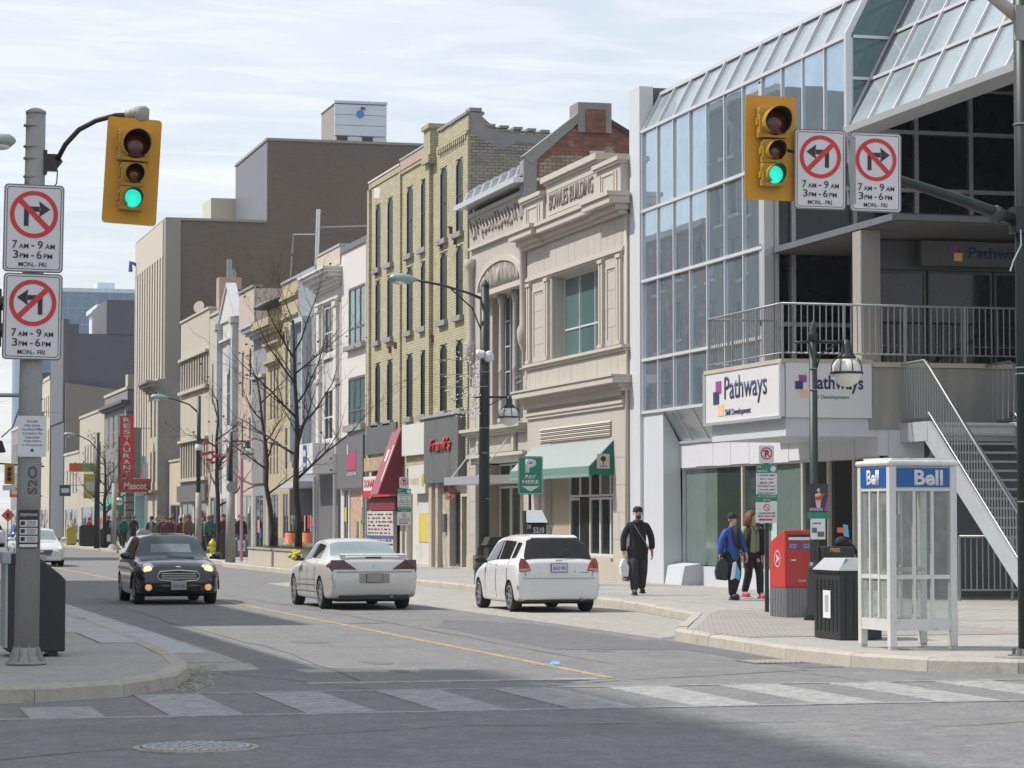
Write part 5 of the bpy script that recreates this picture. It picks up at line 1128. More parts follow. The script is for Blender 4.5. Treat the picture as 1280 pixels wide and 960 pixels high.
def signal(loc, label, tilt=0.0, rz=0.0):
    s = thing('traffic_signal', label, 'traffic light', loc, 'signals with a green light over the junction', world=False)
    # local: origin top centre of the backplate, facing -y
    w, h = .305, 1.18; pts = []
    for cx, cz, a in ((w-.04, -.04, 0), (-w+.04, -.04, 90), (-w+.04, -h+.04, 180), (w-.04, -h+.04, 270)):
        for k in range(5): t = math.radians(a+22.5*k); pts.append((cx+.04*math.cos(t), 0, cz+.04*math.sin(t)))
    put('backplate', MB().prism(pts, (0, .012, 0)), 'sig_yellow', s)
    for (cz, hs, lr, lens, ln) in ((-.315, .178, .150, 'lens_red', 'red lens, dark'), (-.64, .135, .100, 'lens_amber', 'amber lens, dark'), (-.905, .135, .100, 'lens_green', 'green lens, lit')):
        hx = .0
        put('housing', MB().box(hx-hs, hx+hs, -.13, -.002, cz-hs+.004, cz+hs-.004).box(hx-hs-.02, hx-hs, -.10, -.04, cz-.04, cz+.04), 'sig_housing', s, bevel=.012)
        put('visor', cutvisor(MB(), (hx+.01, -.13, cz), lr+.012, .24 if lr > .12 else .19), 'sig_housing', s, smooth=True)
        put('visor_lining', cutvisor(MB(), (hx+.01, -.131, cz), lr+.004, .235 if lr > .12 else .185), 'black_matte', s, smooth=True)
        put('lens', MB().lathe((hx+.01, -.132, cz), [(lr, 0), (lr*.95, .012), (lr*.7, .03), (lr*.3, .042), (.004, .045)], 24, (0, -1, 0)), lens, s, ln, smooth=True)
    mb = MB()
    for z in (-.2, -.45, -.56, -.72, -.84, -.98): mb.box(-.19 if z > -.5 else -.15, -.17 if z > -.5 else -.135, -.14, -.11, z-.015, z+.015)
    put('hinges', mb, 'galv', s, stuff=True)
    s.rotation_euler = (0, tilt, rz); s.scale = (.96, 1, .98); return s
signal((3.30, 28.55, 6.05), 'yellow traffic signal hung from the curved arm on the left grey pole', math.radians(3), 0)
signal((10.16, 27.3, 6.38), 'yellow traffic signal in front of the glass office building', math.radians(1), math.radians(-3))
def rrect(w, h, r, y, ox=0, oz=0):
    pts = []
    for cx, cz, a in ((w/2-r, -r, 0), (-w/2+r, -r, 90), (-w/2+r, -h+r, 180), (w/2-r, -h+r, 270)):
        for k in range(5): t = math.radians(a+22.5*k); pts.append((ox+cx+r*math.cos(t), y, oz+cz+r*math.sin(t)))
    return pts
def turn_sign(loc, label, right, rz=0.0, tilt=0.0, k=1.0):
    s = thing('turn_sign', label, 'road sign', loc, 'no turn signs for the rush hours', world=False)
    W, Hh = .60, .905
    put('back_plate', MB().prism(rrect(W+.03, Hh+.03, .045, .004, 0, .015), (0, .012, 0)), 'iron', s)
    f = put('face', MB().prism(rrect(W, Hh, .035, 0), (0, .004, 0)), 'sign_white', s)
    # border, ring, slash, arrow
    mb = MB(); o = rrect(W-.03, Hh-.03, .028, -.002, 0, -.015); i = rrect(W-.045, Hh-.045, .024, -.002, 0, -.0225)
    for a in range(len(o)): b = (a+1) % len(o); mb.quad(o[a], o[b], i[b], i[a])
    put('border', mb, 'sign_black', f)
    cz = -.305; mb = MB(); n = 40; ro, ri = .252, .205
    for a in range(n):
        t0, t1 = 2*math.pi*a/n, 2*math.pi*(a+1)/n
        mb.quad((ro*math.cos(t0), -.004, cz+ro*math.sin(t0)), (ro*math.cos(t1), -.004, cz+ro*math.sin(t1)), (ri*math.cos(t1), -.004, cz+ri*math.sin(t1)), (ri*math.cos(t0), -.004, cz+ri*math.sin(t0)))
    sg = 1 if right else -1; d = .155
    mb.quad((-sg*d-.02, -.0045, cz+d-.02), (-sg*d+.02, -.0045, cz+d+.02), (sg*d+.02, -.0045, cz-d+.02), (sg*d-.02, -.0045, cz-d-.02)) if right else mb.quad((d+.02, -.0045, cz+d-.02), (d-.02, -.0045, cz+d+.02), (-d-.02, -.0045, cz-d+.02), (-d+.02, -.0045, cz-d-.02))
    put('ring', mb, 'sign_red', f)
    mb = MB(); q = lambda x, z: (sg*x, -.003, cz+z)
    mb.quad(q(-.105, -.125), q(-.055, -.125), q(-.055, .055), q(-.105, .055)); mb.quad(q(-.055, .03), q(.06, .03), q(.06, .085), q(-.055, .085)); mb.quad(q(-.105, .055), q(-.055, .055), q(-.055, .085), q(-.08, .085))
    mb.quad(q(.05, -.03), q(.17, .058), q(.05, .145), q(.065, .058))
    put('arrow', mb, 'sign_black', f)
    R, U = (1, 0, 0), (0, 0, 1)
    for txt, x, z, w, h in (('7', -.22, -.67, .052, .085), ('AM', -.15, -.668, .10, .052), ('-', -.02, -.644, .03, .012), ('9', .045, -.67, .055, .085), ('AM', .125, -.668, .10, .052),
                            ('3', -.21, -.775, .055, .085), ('PM', -.14, -.773, .09, .052), ('-', -.02, -.75, .03, .012), ('6', .035, -.775, .055, .085), ('PM', .11, -.773, .09, .052), ('MON - FRI', -.15, -.862, .29, .05)):
        text(txt, w, h, 'sign_black', (x, -.0015, z), R, U, f, depth=.003, bold=.006)
    for z in (-.06, -Hh+.05): put('bolt', MB().lathe((0, -.002, z), [(.011, 0), (.008, .008)], 8, (0, -1, 0)), 'galv', s)
    s.rotation_euler = (0, tilt, rz); s.scale = (k, k, k); return s
turn_sign((2.25, 28.79, 5.31), 'no right turn sign, upper of the two on the left grey pole', True, 0, math.radians(.8), 1.02)
turn_sign((2.245, 28.79, 4.345), 'no left turn sign, lower of the two on the left grey pole', False, 0, math.radians(.8), 1.0)
turn_sign((10.70, 27.2, 6.0), 'no left turn sign partly behind the right hand traffic signal', False, math.radians(-3), math.radians(.5), .95)
turn_sign((11.36, 27.2, 5.99), 'no right turn sign at the free end of the right hand mast arm', True, math.radians(-3), math.radians(.5), .95)
# left pole
lp = thing('signal_pole', 'tall weathered grey steel pole at the left corner carrying signal and signs', 'pole', (2.24, 28.96, .15))
put('shaft', MB().tube([(2.22, 28.96, .15), (2.24, 28.96, 3), (2.27, 28.96, 6.12)], [.135, .125, .105], 24), 'pole_grey', lp, smooth=True)
put('cap', MB().lathe((2.27, 28.96, 6.12), [(.112, 0), (.108, .03), (.05, .06), (.01, .065)], 20), 'pole_grey', lp, smooth=True)
bs = put('base', MB().lathe((2.22, 28.96, .15), [(.22, 0), (.22, .02), (.17, .03), (.14, .1), (.136, .18)], 24), 'pole_grey', lp, smooth=True)
for k in range(8): a = math.pi*k/4+.2; put('gusset', MB().prism([(2.22+.13*math.cos(a), 28.96+.13*math.sin(a), .17), (2.22+.21*math.cos(a), 28.96+.21*math.sin(a), .17), (2.22+.13*math.cos(a), 28.96+.13*math.sin(a), .36)], (.012*math.sin(a), -.012*math.cos(a), 0)), 'pole_grey', bs)
for z in (5.98, 5.75, 5.62, 5.42, 3.2, 3.0, 2.3, 1.95): put('strap', MB().lathe((2.25, 28.96, z), [(.124 if z < 4 else .112, 0), (.124 if z < 4 else .112, .018)], 20), 'galv', lp)
put('bracket', MB().box(2.37, 2.50, 28.9, 29.02, 5.50, 5.68).prism([(2.5, 28.9, 5.52), (2.56, 28.9, 5.6), (2.5, 28.9, 5.68)], (0, .12, 0)).box(2.36, 2.39, 28.88, 29.04, 5.46, 5.72), 'black', lp)
arc = [(2.5, 28.9, 5.62), (2.58, 28.85, 5.78), (2.72, 28.8, 5.94), (2.9, 28.75, 6.04), (3.1, 28.65, 6.09), (3.36, 28.6, 6.10)]
put('curved_arm', MB().tube(arc, .028, 12), 'black', lp, smooth=True)
put('hanger', MB().tube([(3.2, 28.63, 6.1), (3.3, 28.6, 6.1)], .05, 12).lathe((3.37, 28.6, 6.02), [(.05, 0), (.085, .02), (.09, .14), (.06, .17)], 14).tube([(3.28, 28.62, 6.1), (3.34, 28.6, 6.12)], .07, 8), 'pole_grey', lp, smooth=True)
put('cable', MB().tube([(2.5, 28.88, 5.5), (2.49, 28.85, 5.35), (2.42, 28.85, 5.28)], .007, 6).tube([(2.12, 28.9, 5.28), (2.16, 28.86, 5.36)], .006, 6), 'black', lp)
R, U = (1, 0, 0), (0, 0, 1)
text('S2O', .30, .10, mat('graffiti', (.10,.10,.10), .8), (2.31, 28.829, 1.98), (0,0,1), (-1,0,0), lp, 'graffiti', .002, .01)
n1s = thing('notice_sign', 'small white notice sign with lines of blue print on the left grey pole', 'sign', (2.25, 28.82, 2.82))
put('plate', MB().prism([(x+2.25, y, z+2.82) for x, y, z in rrect(.30, .44, .02, 28.80)], (0, .012, 0)), 'sign_white', n1s)
for k, t in enumerate(('The London', 'Police Service', 'Foot Patrol Office', 'is located in the', 'Covent Garden', 'Market Building', 'at 130 King Street')):
    w = .012*len(t); text(t, w, .026, 'ink_blue', (2.25-w/2, 28.799, 2.75-.043*k), R, U, n1s, 'lettering', .002)
put('crest', MB().lathe((2.25, 28.8, 2.45), [(.02, 0), (.015, .004)], 8, (0,-1,0)), 'ink_blue', n1s)
n2s = thing('pedestrian_sign', 'black and white pedestrian crossing instruction sign low on the left grey pole', 'sign', (2.22, 28.82, 1.8))
put('plate', MB().prism([(x+2.22, y, z+1.81) for x, y, z in rrect(.215, .41, .02, 28.80)], (0, .012, 0)), 'sign_black', n2s)
text('PEDESTRIANS', .18, .03, 'sign_white', (2.13, 28.798, 1.74), R, U, n2s, 'lettering', .002, .01)
for k in range(3):
    z = 1.70-.085*k; pnl = put('panel', MB().box(2.125, 2.315, 28.797, 28.80, z-.07, z), 'sign_white', n2s); put('symbol', MB().box(2.135, 2.18, 28.794, 28.797, z-.055, z-.012), 'sign_black', pnl)
    text(('WALK', 'START', "DON'T")[k], .10, .02, 'sign_black', (2.20, 28.796, z-.03), R, U, pnl, 'lettering', .002, .01)
    put('print_lines', MB().box(2.2, 2.3, 28.795, 28.797, z-.045, z-.04).box(2.2, 2.29, 28.795, 28.797, z-.058, z-.053), 'sign_black', pnl)
put('panel', MB().box(2.125, 2.315, 28.797, 28.80, 1.41, 1.44), 'sign_white', n2s)
# arm and pedestrian head leaving the frame on the left
la = thing('side_signal', 'black signal head and dark hood seen edge-on behind the left pole signs', 'traffic light', (1.85, 29.6, 3.8))
put('head', MB().box(1.72, 1.98, 29.8, 29.98, 3.62, 4.28), 'black', la, bevel=.02); put('visor', MB().tube([(1.9, 29.75, 4.1), (2.05, 29.6, 4.1)], .08, 12).tube([(1.9, 29.75, 3.8), (2.05, 29.6, 3.8)], .08, 12), 'black', la, smooth=True)
put('arm', MB().tube([(1.0, 29.2, 3.05), (2.15, 29.0, 3.05)], .022, 8), 'galv', la); put('hood', MB().prism([(1.7, 29.2, 2.62), (1.96, 29.2, 2.56), (2.0, 29.2, 2.44), (1.7, 29.2, 2.40)], (0, .25, 0)), 'black', la)
put('cable', MB().tube([(2.15, 29.0, 2.98), (2.05, 28.95, 2.7), (1.95, 29.2, 2.6)], .007, 5), 'black', la)
# right pole, mast arm
rp = thing('signal_pole', 'dark green steel signal pole at the right edge with a long mast arm', 'pole', (13.27, 27.45, .15))
put('shaft', MB().tube([(13.27, 27.45, .15), (13.27, 27.45, 9.5)], [.115, .10], 24), 'pole_dark', rp, smooth=True)
put('base', MB().lathe((13.27, 27.45, .15), [(.24, 0), (.24, .03), (.14, .035), (.13, .1)], 12), 'iron', rp)
put('concrete_pad', MB().lathe((13.27, 27.45, .14), [(.38, 0), (.38, .03)], 24), 'old_concrete', rp)
for k in range(4): a = math.pi*k/2+.6; put('anchor_bolt', MB().lathe((13.27+.19*math.cos(a), 27.45+.19*math.sin(a), .18), [(.022, 0), (.022, .07)], 6), 'iron', rp)
put('mast_arm', MB().tube([(13.2, 27.4, 5.08), (12.4, 27.36, 5.32), (11.4, 27.32, 5.58), (10.25, 27.32, 5.80)], [.075, .062, .048, .035], 14), 'pole_dark', rp, smooth=True)
put('clamp', MB().box(13.1, 13.2, 27.3, 27.5, 4.95, 5.25).tube([(12.85, 27.38, 5.1), (12.95, 27.38, 5.2)], .09, 10), 'pole_dark', rp)
put('upper_arm', MB().tube([(13.2, 27.4, 7.42), (12.6, 27.4, 7.85), (11.6, 27.4, 8.3)], [.075, .065, .05], 12), 'booth_base', rp, smooth=True)
put('flange', MB().box(13.12, 13.3, 27.3, 27.36, 7.15, 7.55), 'pole_grey', rp)
for z in (1.9, 3.35, 3.42, 6.2): put('strap', MB().lathe((13.27, 27.45, z), [(.117, 0), (.117, .015)], 20), 'galv', rp)
put('loose_strap', MB().tube([(13.15, 27.3, 4.98), (13.13, 27.25, 4.8), (13.02, 27.22, 4.62), (12.98, 27.22, 4.5)], .008, 6), 'alum', rp)
put('sign_bracket', MB().box(10.6, 11.55, 27.22, 27.25, 5.9, 5.94).box(11.05, 11.12, 27.21, 27.3, 5.2, 5.95).box(10.6, 11.55, 27.22, 27.25, 5.35, 5.39), 'galv', rp)
# ================================================================ STREET LAMPS
def lamp(root, x, y, arm, zt, s=1.0, d=1):
    """pendant heritage lamp: arm, brace, cage and glass globe"""
    put('lamp_arm', MB().tube([(x, y, zt), (x+d*arm, y, zt)], .028*s, 8).tube([(x-.3*d, y, zt-.02), (x, y, zt-.0)], .02, 8), 'lamp_green', root, smooth=True)
    put('brace', MB().tube([(x+d*.05, y, zt-.45), (x+d*.12, y, zt-.2), (x+d*arm*.7, y, zt-.03)], .014*s, 6), 'lamp_green', root, smooth=True)
    cx = x+d*arm; lm = put('lamp', MB().lathe((cx, y, zt-.22), [(.155, -.03), (.14, .0), (.085, .06), (.075, .17), (.05, .24), (.01, .26)], 18), 'lamp_green', root, smooth=True)
    put('globe', MB().ball((cx, y, zt-.46), .245*s, 20, 14, (1, 1, .98)), 'frost', lm, smooth=True)
    put('cage_ring', MB().lathe((cx, y, zt-.50), [(.262, 0), (.262, .035), (.25, .035), (.25, 0)], 24), 'lamp_green', lm)
    for k in range(8):
        a = math.pi*k/4; put('cage_bar', MB().tube([(cx+.19*math.cos(a), y+.19*math.sin(a), zt-.25), (cx+.25*math.cos(a), y+.25*math.sin(a), zt-.36), (cx+.257*math.cos(a), y+.257*math.sin(a), zt-.49)], .009, 5), 'lamp_green', lm)
def cobra(root, pts, head_len=.62, rr=.03):
    put('cobra_arm', MB().tube(pts, [rr*1.3]+[rr]*(len(pts)-1), 10), 'lamp_green', root, smooth=True)
    x, y, z = pts[-1]; d = -1 if pts[-1][0] < pts[0][0] else 1
    hd = put('cobra_head', MB().lathe((x-d*.05, y, z), [(.035, 0), (.06, .08), (.11, .2), (.125, .4), (.11, .6), (.05, .68), (.01, .7)], 14, (d, 0, .06)), 'cobra_grey', root, smooth=True)
    put('cobra_lens', MB().ball((x+d*.4, y, z-.06), .1, 12, 8, (1.6, 1, .7)), 'frost', hd, smooth=True)
l2 = thing('street_lamp', 'dark heritage lamp post with a caged globe and taped posters before the glass building', 'street lamp', (15.02, 38.55, .15), 'heritage lamp posts along the right kerb')
put('post', MB().tube([(15.02, 38.55, .15), (15.02, 38.55, 1.0), (15.02, 38.55, 4.5)], [.085, .07, .062], 14), 'lamp_green', l2, smooth=True)
put('post_base', MB().lathe((15.02, 38.55, .15), [(.17, 0), (.17, .1), (.12, .25), (.10, .8), (.08, .9)], 14), 'lamp_green', l2, smooth=True)
put('finial', MB().lathe((15.02, 38.55, 4.5), [(.075, 0), (.08, .1), (.055, .14), (.06, .2), (.02, .26), (.004, .32)], 12), 'lamp_green', l2, smooth=True)
lamp(l2, 15.02, 38.55, .56, 4.48)
for z in (3.72, 4.05): put('strap', MB().lathe((15.02, 38.55, z), [(.072, 0), (.072, .015)], 14), 'galv', l2)
po = thing('poster', 'poster of a performer in a pale suit with a red guitar on the lamp post', 'poster', (15.02, 38.44, 2.05))
put('sheet', MB().box(14.90, 15.22, 38.46, 38.468, 1.83, 2.26), 'poster_dark', po)
put('figure', MB().prism([(15.03, 38.456, 1.88), (15.09, 38.456, 1.88), (15.1, 38.456, 2.0), (15.13, 38.456, 2.08), (15.08, 38.456, 2.13), (15.0, 38.456, 2.10), (15.01, 38.456, 2.0)], (0, .003, 0)).ball((15.06, 38.456, 2.165), .026, 8, 6, (1, .15, 1.2)), mat('pale_suit', (.55,.45,.36), .7), po)
put('guitar', MB().prism([(15.0, 38.452, 2.02), (15.08, 38.452, 2.0), (15.17, 38.452, 2.11), (15.16, 38.452, 2.12), (15.06, 38.452, 2.06), (15.0, 38.452, 2.06)], (0, .003, 0)), 'sign_red', po)
put('corner_wedge', MB().prism([(15.15, 38.455, 1.84), (15.215, 38.455, 1.84), (15.215, 38.455, 2.1)], (0, .003, 0)), 'logo_purple', po); put('foot_text', MB().box(14.91, 15.13, 38.455, 38.458, 1.84, 1.89), mat('mauve', (.30,.24,.30), .7), po)
pb = thing('poster', 'small white notice with little pictures below the guitar poster', 'poster', (15.02, 38.44, 1.6))
put('backing', MB().box(14.88, 15.24, 38.462, 38.47, 1.72, 1.82), 'sign_green', pb); put('sheet', MB().box(14.93, 15.17, 38.458, 38.466, 1.40, 1.72), 'paper', pb)
put('picture', MB().box(15.04, 15.15, 38.454, 38.458, 1.44, 1.52).box(14.95, 15.03, 38.454, 38.458, 1.5, 1.58).box(14.96, 15.1, 38.454, 38.458, 1.64, 1.66), 'grey_dark', pb)
l1 = thing('street_lamp', 'tall dark lamp post with road arm and caged globe before the arched building', 'street lamp', (15.55, 61.6, .15), 'heritage lamp posts along the right kerb')
put('post', MB().tube([(15.55, 61.6, .15), (15.55, 61.6, 1.4), (15.55, 61.6, 4.5), (15.57, 61.6, 7.35)], [.16, .14, .12, .10], 16), 'pole_dark', l1, smooth=True)
put('finial', MB().lathe((15.57, 61.6, 7.35), [(.11, 0), (.08, .06), (.004, .16)], 12), 'pole_dark', l1); put('post_base', MB().lathe((15.55, 61.6, .15), [(.24, 0), (.24, .4), (.18, .6), (.165, .9)], 12), 'pole_dark', l1)
lamp(l1, 15.55, 61.6, .62, 4.66)
cobra(l1, [(15.5, 61.6, 7.03), (15.1, 61.6, 7.18), (14.5, 61.6, 7.34), (13.85, 61.6, 7.45)], .6)
put('arm_stay', MB().tube([(15.5, 61.6, 6.2), (15.25, 61.6, 6.8), (14.7, 61.6, 7.27)], .018, 6), 'lamp_green', l1)
put('camera_head', MB().lathe((15.64, 61.5, 5.5), [(.06, 0), (.12, .04), (.12, .16), (.09, .24), (.02, .28)], 14), 'sign_white', l1); put('camera_head', MB().lathe((15.32, 61.5, 5.68), [(.09, 0), (.12, .05), (.09, .2)], 12, (1, -.3, 0)), 'sign_white', l1)
for z in (2.2, 3.3, 3.9, 4.9, 5.25, 5.6): put('strap', MB().lathe((15.56, 61.6, z), [(.135, 0), (.135, .02)], 14), 'galv', l1)
l3 = thing('street_lamp', 'grey concrete lamp post with a black pendant lamp in front of the pink stone front', 'street lamp', (14.75, 96.5, .15), 'heritage lamp posts along the right kerb')
put('post', MB().tube([(14.75, 96.5, .15), (14.75, 96.5, 3.1)], [.19, .15], 14), 'pole_grey', l3, smooth=True); put('upper_post', MB().tube([(14.75, 96.5, 3.1), (14.75, 96.5, 4.95)], [.08, .07], 10), 'lamp_green', l3, smooth=True)
lamp(l3, 14.75, 96.5, .6, 4.6); put('round_plate', MB().lathe((14.75, 96.3, 2.9), [(.2, 0), (.2, .02)], 16, (0, -1, 0)), 'galv', l3)
l4 = thing('street_lamp', 'slim dark lamp post with a long road arm before the cream finned building', 'street lamp', (14.9, 106, .15), 'lamp posts with road arms')
put('post', MB().tube([(14.9, 106, .15), (14.9, 106, 2.8)], [.14, .12], 12), 'pole_grey', l4, smooth=True); put('upper_post', MB().tube([(14.9, 106, 2.8), (14.9, 106, 6.7)], [.09, .08], 10), 'lamp_green', l4, smooth=True)
cobra(l4, [(14.9, 106, 6.0), (14.5, 106, 6.35), (13.9, 106, 6.55), (13.6, 106, 6.6)]); put('white_band', MB().lathe((14.9, 106, 4.5), [(.14, 0), (.16, .1), (.12, .25)], 12), 'sign_white', l4)
l5 = thing('street_lamp', 'far dark lamp post with a road arm and pendant beside the grey corner building', 'street lamp', (14.95, 146, .15), 'lamp posts with road arms')
put('post', MB().tube([(14.95, 146, .15), (14.95, 146, 6.5)], [.17, .11], 12), 'lamp_green', l5, smooth=True)
cobra(l5, [(14.9, 146, 5.6), (14.5, 146, 6.05), (14.0, 146, 6.3), (13.75, 146, 6.35)]); lamp(l5, 14.95, 146, 1.2, 3.2)
l6 = thing('steel_pole', 'plain pale steel pole on the far pavement in front of the crowd', 'pole', (14.9, 137, .15)); put('shaft', MB().tube([(14.9, 137, .15), (14.9, 137, 3.6)], .13, 12), 'pole_grey', l6, smooth=True); put('base', MB().lathe((14.9, 137, .15), [(.4, 0), (.2, .3)], 12), 'pole_grey', l6)
l7 = thing('street_lamp', 'grey cobra head street light poking in from the left edge', 'street lamp', (.8, 45, .15), 'lamp posts with road arms')
put('post', MB().tube([(.9, 45, .15), (.9, 45, 8.0)], [.12, .09], 12), 'pole_grey', l7, smooth=True); cobra(l7, [(.95, 45, 7.4), (1.5, 45, 7.9), (2.2, 45, 8.05), (2.55, 45, 8.06)])
# far traffic lights and mast arm on the left edge
fs = thing('far_signals', 'far mast arm with a yellow signal, seen just beside the left pole', 'traffic light', (10.5, 150, .15))
put('post', MB().tube([(9.2, 150, .1), (9.2, 150, 6.0)], .1, 8), 'lamp_green', fs); put('arm', MB().tube([(9.2, 150, 4.9), (12.4, 150, 4.7)], .05, 6), 'lamp_green', fs)
put('backplate', MB().box(10.2, 10.75, 149.9, 149.95, 3.7, 4.85), 'sig_yellow', fs)
for k in range(3): put('visor', MB().lathe((10.47, 149.9, 4.55-.28*k), [(.12, 0), (.12, .15)], 10, (0, -1, 0)), 'black_matte', fs)
put('name_plate', MB().box(10.1, 10.8, 149.88, 149.92, 3.35, 3.65), 'sign_white', fs)
# ================================================================ PARKING SIGNS, METERS
def parkstack(root, cx, y, zt, s=1.0):
    # prohibited P, green pay-parking panel, white panels
    p1 = put('no_parking_plate', MB().prism([(x*s+cx, yy, z*s+zt) for x, yy, z in rrect(.27, .30, .03, y)], (0, .008, 0)), 'sign_white', root)
    text('P', .07*s, .12*s, 'sign_black', (cx-.03*s, y-.001, zt-.2*s), R, U, p1, 'letter', .003, .04)
    mb = MB()
    for k in range(24):
        t0, t1 = 2*math.pi*k/24, 2*math.pi*(k+1)/24; a, b = .105*s, .083*s; c = (cx, zt-.135*s)
        mb.quad((c[0]+a*math.cos(t0), y-.004, c[1]+a*math.sin(t0)), (c[0]+a*math.cos(t1), y-.004, c[1]+a*math.sin(t1)), (c[0]+b*math.cos(t1), y-.004, c[1]+b*math.sin(t1)), (c[0]+b*math.cos(t0), y-.004, c[1]+b*math.sin(t0)))
    mb.quad((cx-.08*s, y-.0045, zt-.075*s), (cx-.065*s, y-.0045, zt-.06*s), (cx+.08*s, y-.0045, zt-.195*s), (cx+.065*s, y-.0045, zt-.21*s))
    put('ring', mb, 'sign_red', p1)
    z = zt-.32*s
    for (h, m, lines) in ((.15, 'sign_green', ('PAY', 'PARKING')), (.19, 'sign_white', ('2 HOUR LIMIT', '8am - 6pm', 'MON - FRI')), (.17, 'sign_white', ('SATURDAY ONLY', '2 HOUR LIMIT', 'FREE PARKING')), (.12, 'sign_green', ('PAY AT STATION', 'METER'))):
        pn = put('panel', MB().box(cx-.185*s, cx+.185*s, y-.001, y+.008, z-h*s+.004, z), m, root)
        for k, t in enumerate(lines):
            w = min(.32, .026*len(t))*s; hh = h/len(lines)*.5*s; tc = 'sign_white' if m == 'sign_green' else 'sign_black'
            x0 = cx-.17*s if (m == 'sign_green' and h > .13) else cx-w/2
            text(t, w, hh, tc, (x0, y-.002, z-(k+.8)*h*s/len(lines)), R, U, pn, 'lettering', .002, .01)
        if m == 'sign_green' and h > .13:
            put('round_mark', MB().lathe((cx+.12*s, y-.001, z-.075*s), [(.05*s, 0), (.05*s, .003)], 14, (0, -1, 0)), 'sign_white', pn)
        z -= h*s
    pn = put('panel', MB().box(cx-.195*s, cx+.185*s, y-.001, y+.008, z-.36*s, z-.008), 'sign_white', root)
    mb = MB()
    for k in range(20):
        t0, t1 = 2*math.pi*k/20, 2*math.pi*(k+1)/20; a, b = .06*s, .046*s; c = (cx, z-.10*s)
        mb.quad((c[0]+a*math.cos(t0), y-.004, c[1]+a*math.sin(t0)), (c[0]+a*math.cos(t1), y-.004, c[1]+a*math.sin(t1)), (c[0]+b*math.cos(t1), y-.004, c[1]+b*math.sin(t1)), (c[0]+b*math.cos(t0), y-.004, c[1]+b*math.sin(t0)))
    mb.quad((cx-.045*s, y-.0045, z-.065*s), (cx-.035*s, y-.0045, z-.055*s), (cx+.045*s, y-.0045, z-.135*s), (cx+.035*s, y-.0045, z-.145*s))
    mb.box(cx-.12*s, cx+.1*s, y-.004, y-.002, z-.32*s, z-.29*s); mb.prism([(cx-.15*s, y-.004, z-.305*s), (cx-.11*s, y-.004, z-.28*s), (cx-.11*s, y-.004, z-.33*s)], (0, .002, 0))
    put('red_marks', mb, 'sign_red', pn)
    text('2 HOURS AND OVER', .3*s, .03*s, 'sign_black', (cx-.15*s, y-.002, z-.21*s), R, U, pn, 'lettering', .002, .01); text('METER AND A SIGN', .3*s, .03*s, 'sign_black', (cx-.15*s, y-.002, z-.26*s), R, U, pn, 'lettering', .002, .01)
ps = thing('parking_sign', 'stack of green and white parking signs on a thin post behind the red mailbox', 'parking sign', (15.56, 42.1, .15), 'parking sign stacks along the right kerb')
put('post', MB().box(15.53, 15.59, 42.11, 42.16, .15, 2.95), 'lamp_green', ps); parkstack(ps, 15.545, 42.08, 2.96)
ps2 = thing('parking_sign', 'stack of green and white parking signs on a pale post beside the white door', 'parking sign', (15.5, 70.3, .15), 'parking sign stacks along the right kerb')
put('post', MB().tube([(15.5, 70.4, .15), (15.5, 70.4, 2.85)], .04, 8), 'galv', ps2); parkstack(ps2, 15.5, 70.3, 2.87)
py = thing('pay_here_sign', 'green pay here sign with a white letter and arrow above the parking meter', 'parking sign', (16.27, 60, 3.2))
pf = put('plate', MB().prism([(x+16.27, y, z+3.2) for x, y, z in rrect(.60, .90, .04, 60.0)], (0, .01, 0)), 'sign_green', py)
put('border', MB().box(15.98, 16.56, 59.997, 60.0, 3.175, 3.185).box(15.98, 16.56, 59.997, 60.0, 2.315, 2.325).box(15.98, 15.99, 59.997, 60, 2.32, 3.18).box(16.55, 16.56, 59.997, 60, 2.32, 3.18), 'sign_white', pf)
text('P', .27, .33, 'sign_white', (16.14, 59.998, 2.81), R, U, pf, 'letter', .004, .05); text('PAY', .27, .09, 'sign_white', (16.14, 59.998, 2.67), R, U, pf, 'lettering', .004, .03); text('HERE', .4, .09, 'sign_white', (16.07, 59.998, 2.55), R, U, pf, 'lettering', .004, .03)
put('arrow', MB().prism([(16.05, 59.996, 2.50), (16.49, 59.996, 2.50), (16.27, 59.996, 2.37)], (0, .003, 0)), 'sign_white', pf)
put('post', MB().tube([(16.27, 60.06, .15), (16.27, 60.06, 3.1)], .035, 8), 'lamp_green', py)
pm = thing('parking_meter', 'black pay and display machine marked 5210 with a slanted silver top', 'parking meter', (16.28, 59.8, .15))
put('cabinet', MB().box(16.04, 16.52, 59.5, 59.85, .15, 1.66), 'black', pm, bevel=.02); put('head', MB().prism([(15.98, 59.45, 1.60), (16.58, 59.45, 1.60), (16.50, 59.7, 1.92), (16.04, 59.7, 1.92)], (0, .2, 0)), 'black', pm)
put('solar_panel', MB().quad((16.02, 59.44, 1.64), (16.54, 59.44, 1.64), (16.47, 59.69, 1.93), (16.08, 59.69, 1.93)), 'alum', pm); text('5210', .26, .13, 'sign_white', (16.2, 59.498, 1.40), R, U, pm, 'number', .003, .02); text('28', .1, .1, 'sign_white', (16.04, 59.498, 1.5), R, U, pm, 'number', .003, .01)
tb2 = thing('litter_bin', 'black litter bin at the foot of the tall lamp post behind the white hatchback', 'bin', (15.75, 61.1, .15)); put('body', MB().box(15.45, 16.05, 60.8, 61.3, .15, 1.1), 'bin_black', tb2, bevel=.03); put('lid', MB().prism([(15.4, 60.78, 1.1), (16.1, 60.78, 1.1), (16.0, 60.78, 1.3), (15.5, 60.78, 1.3)], (0, .55, 0)), 'bin_black', tb2)
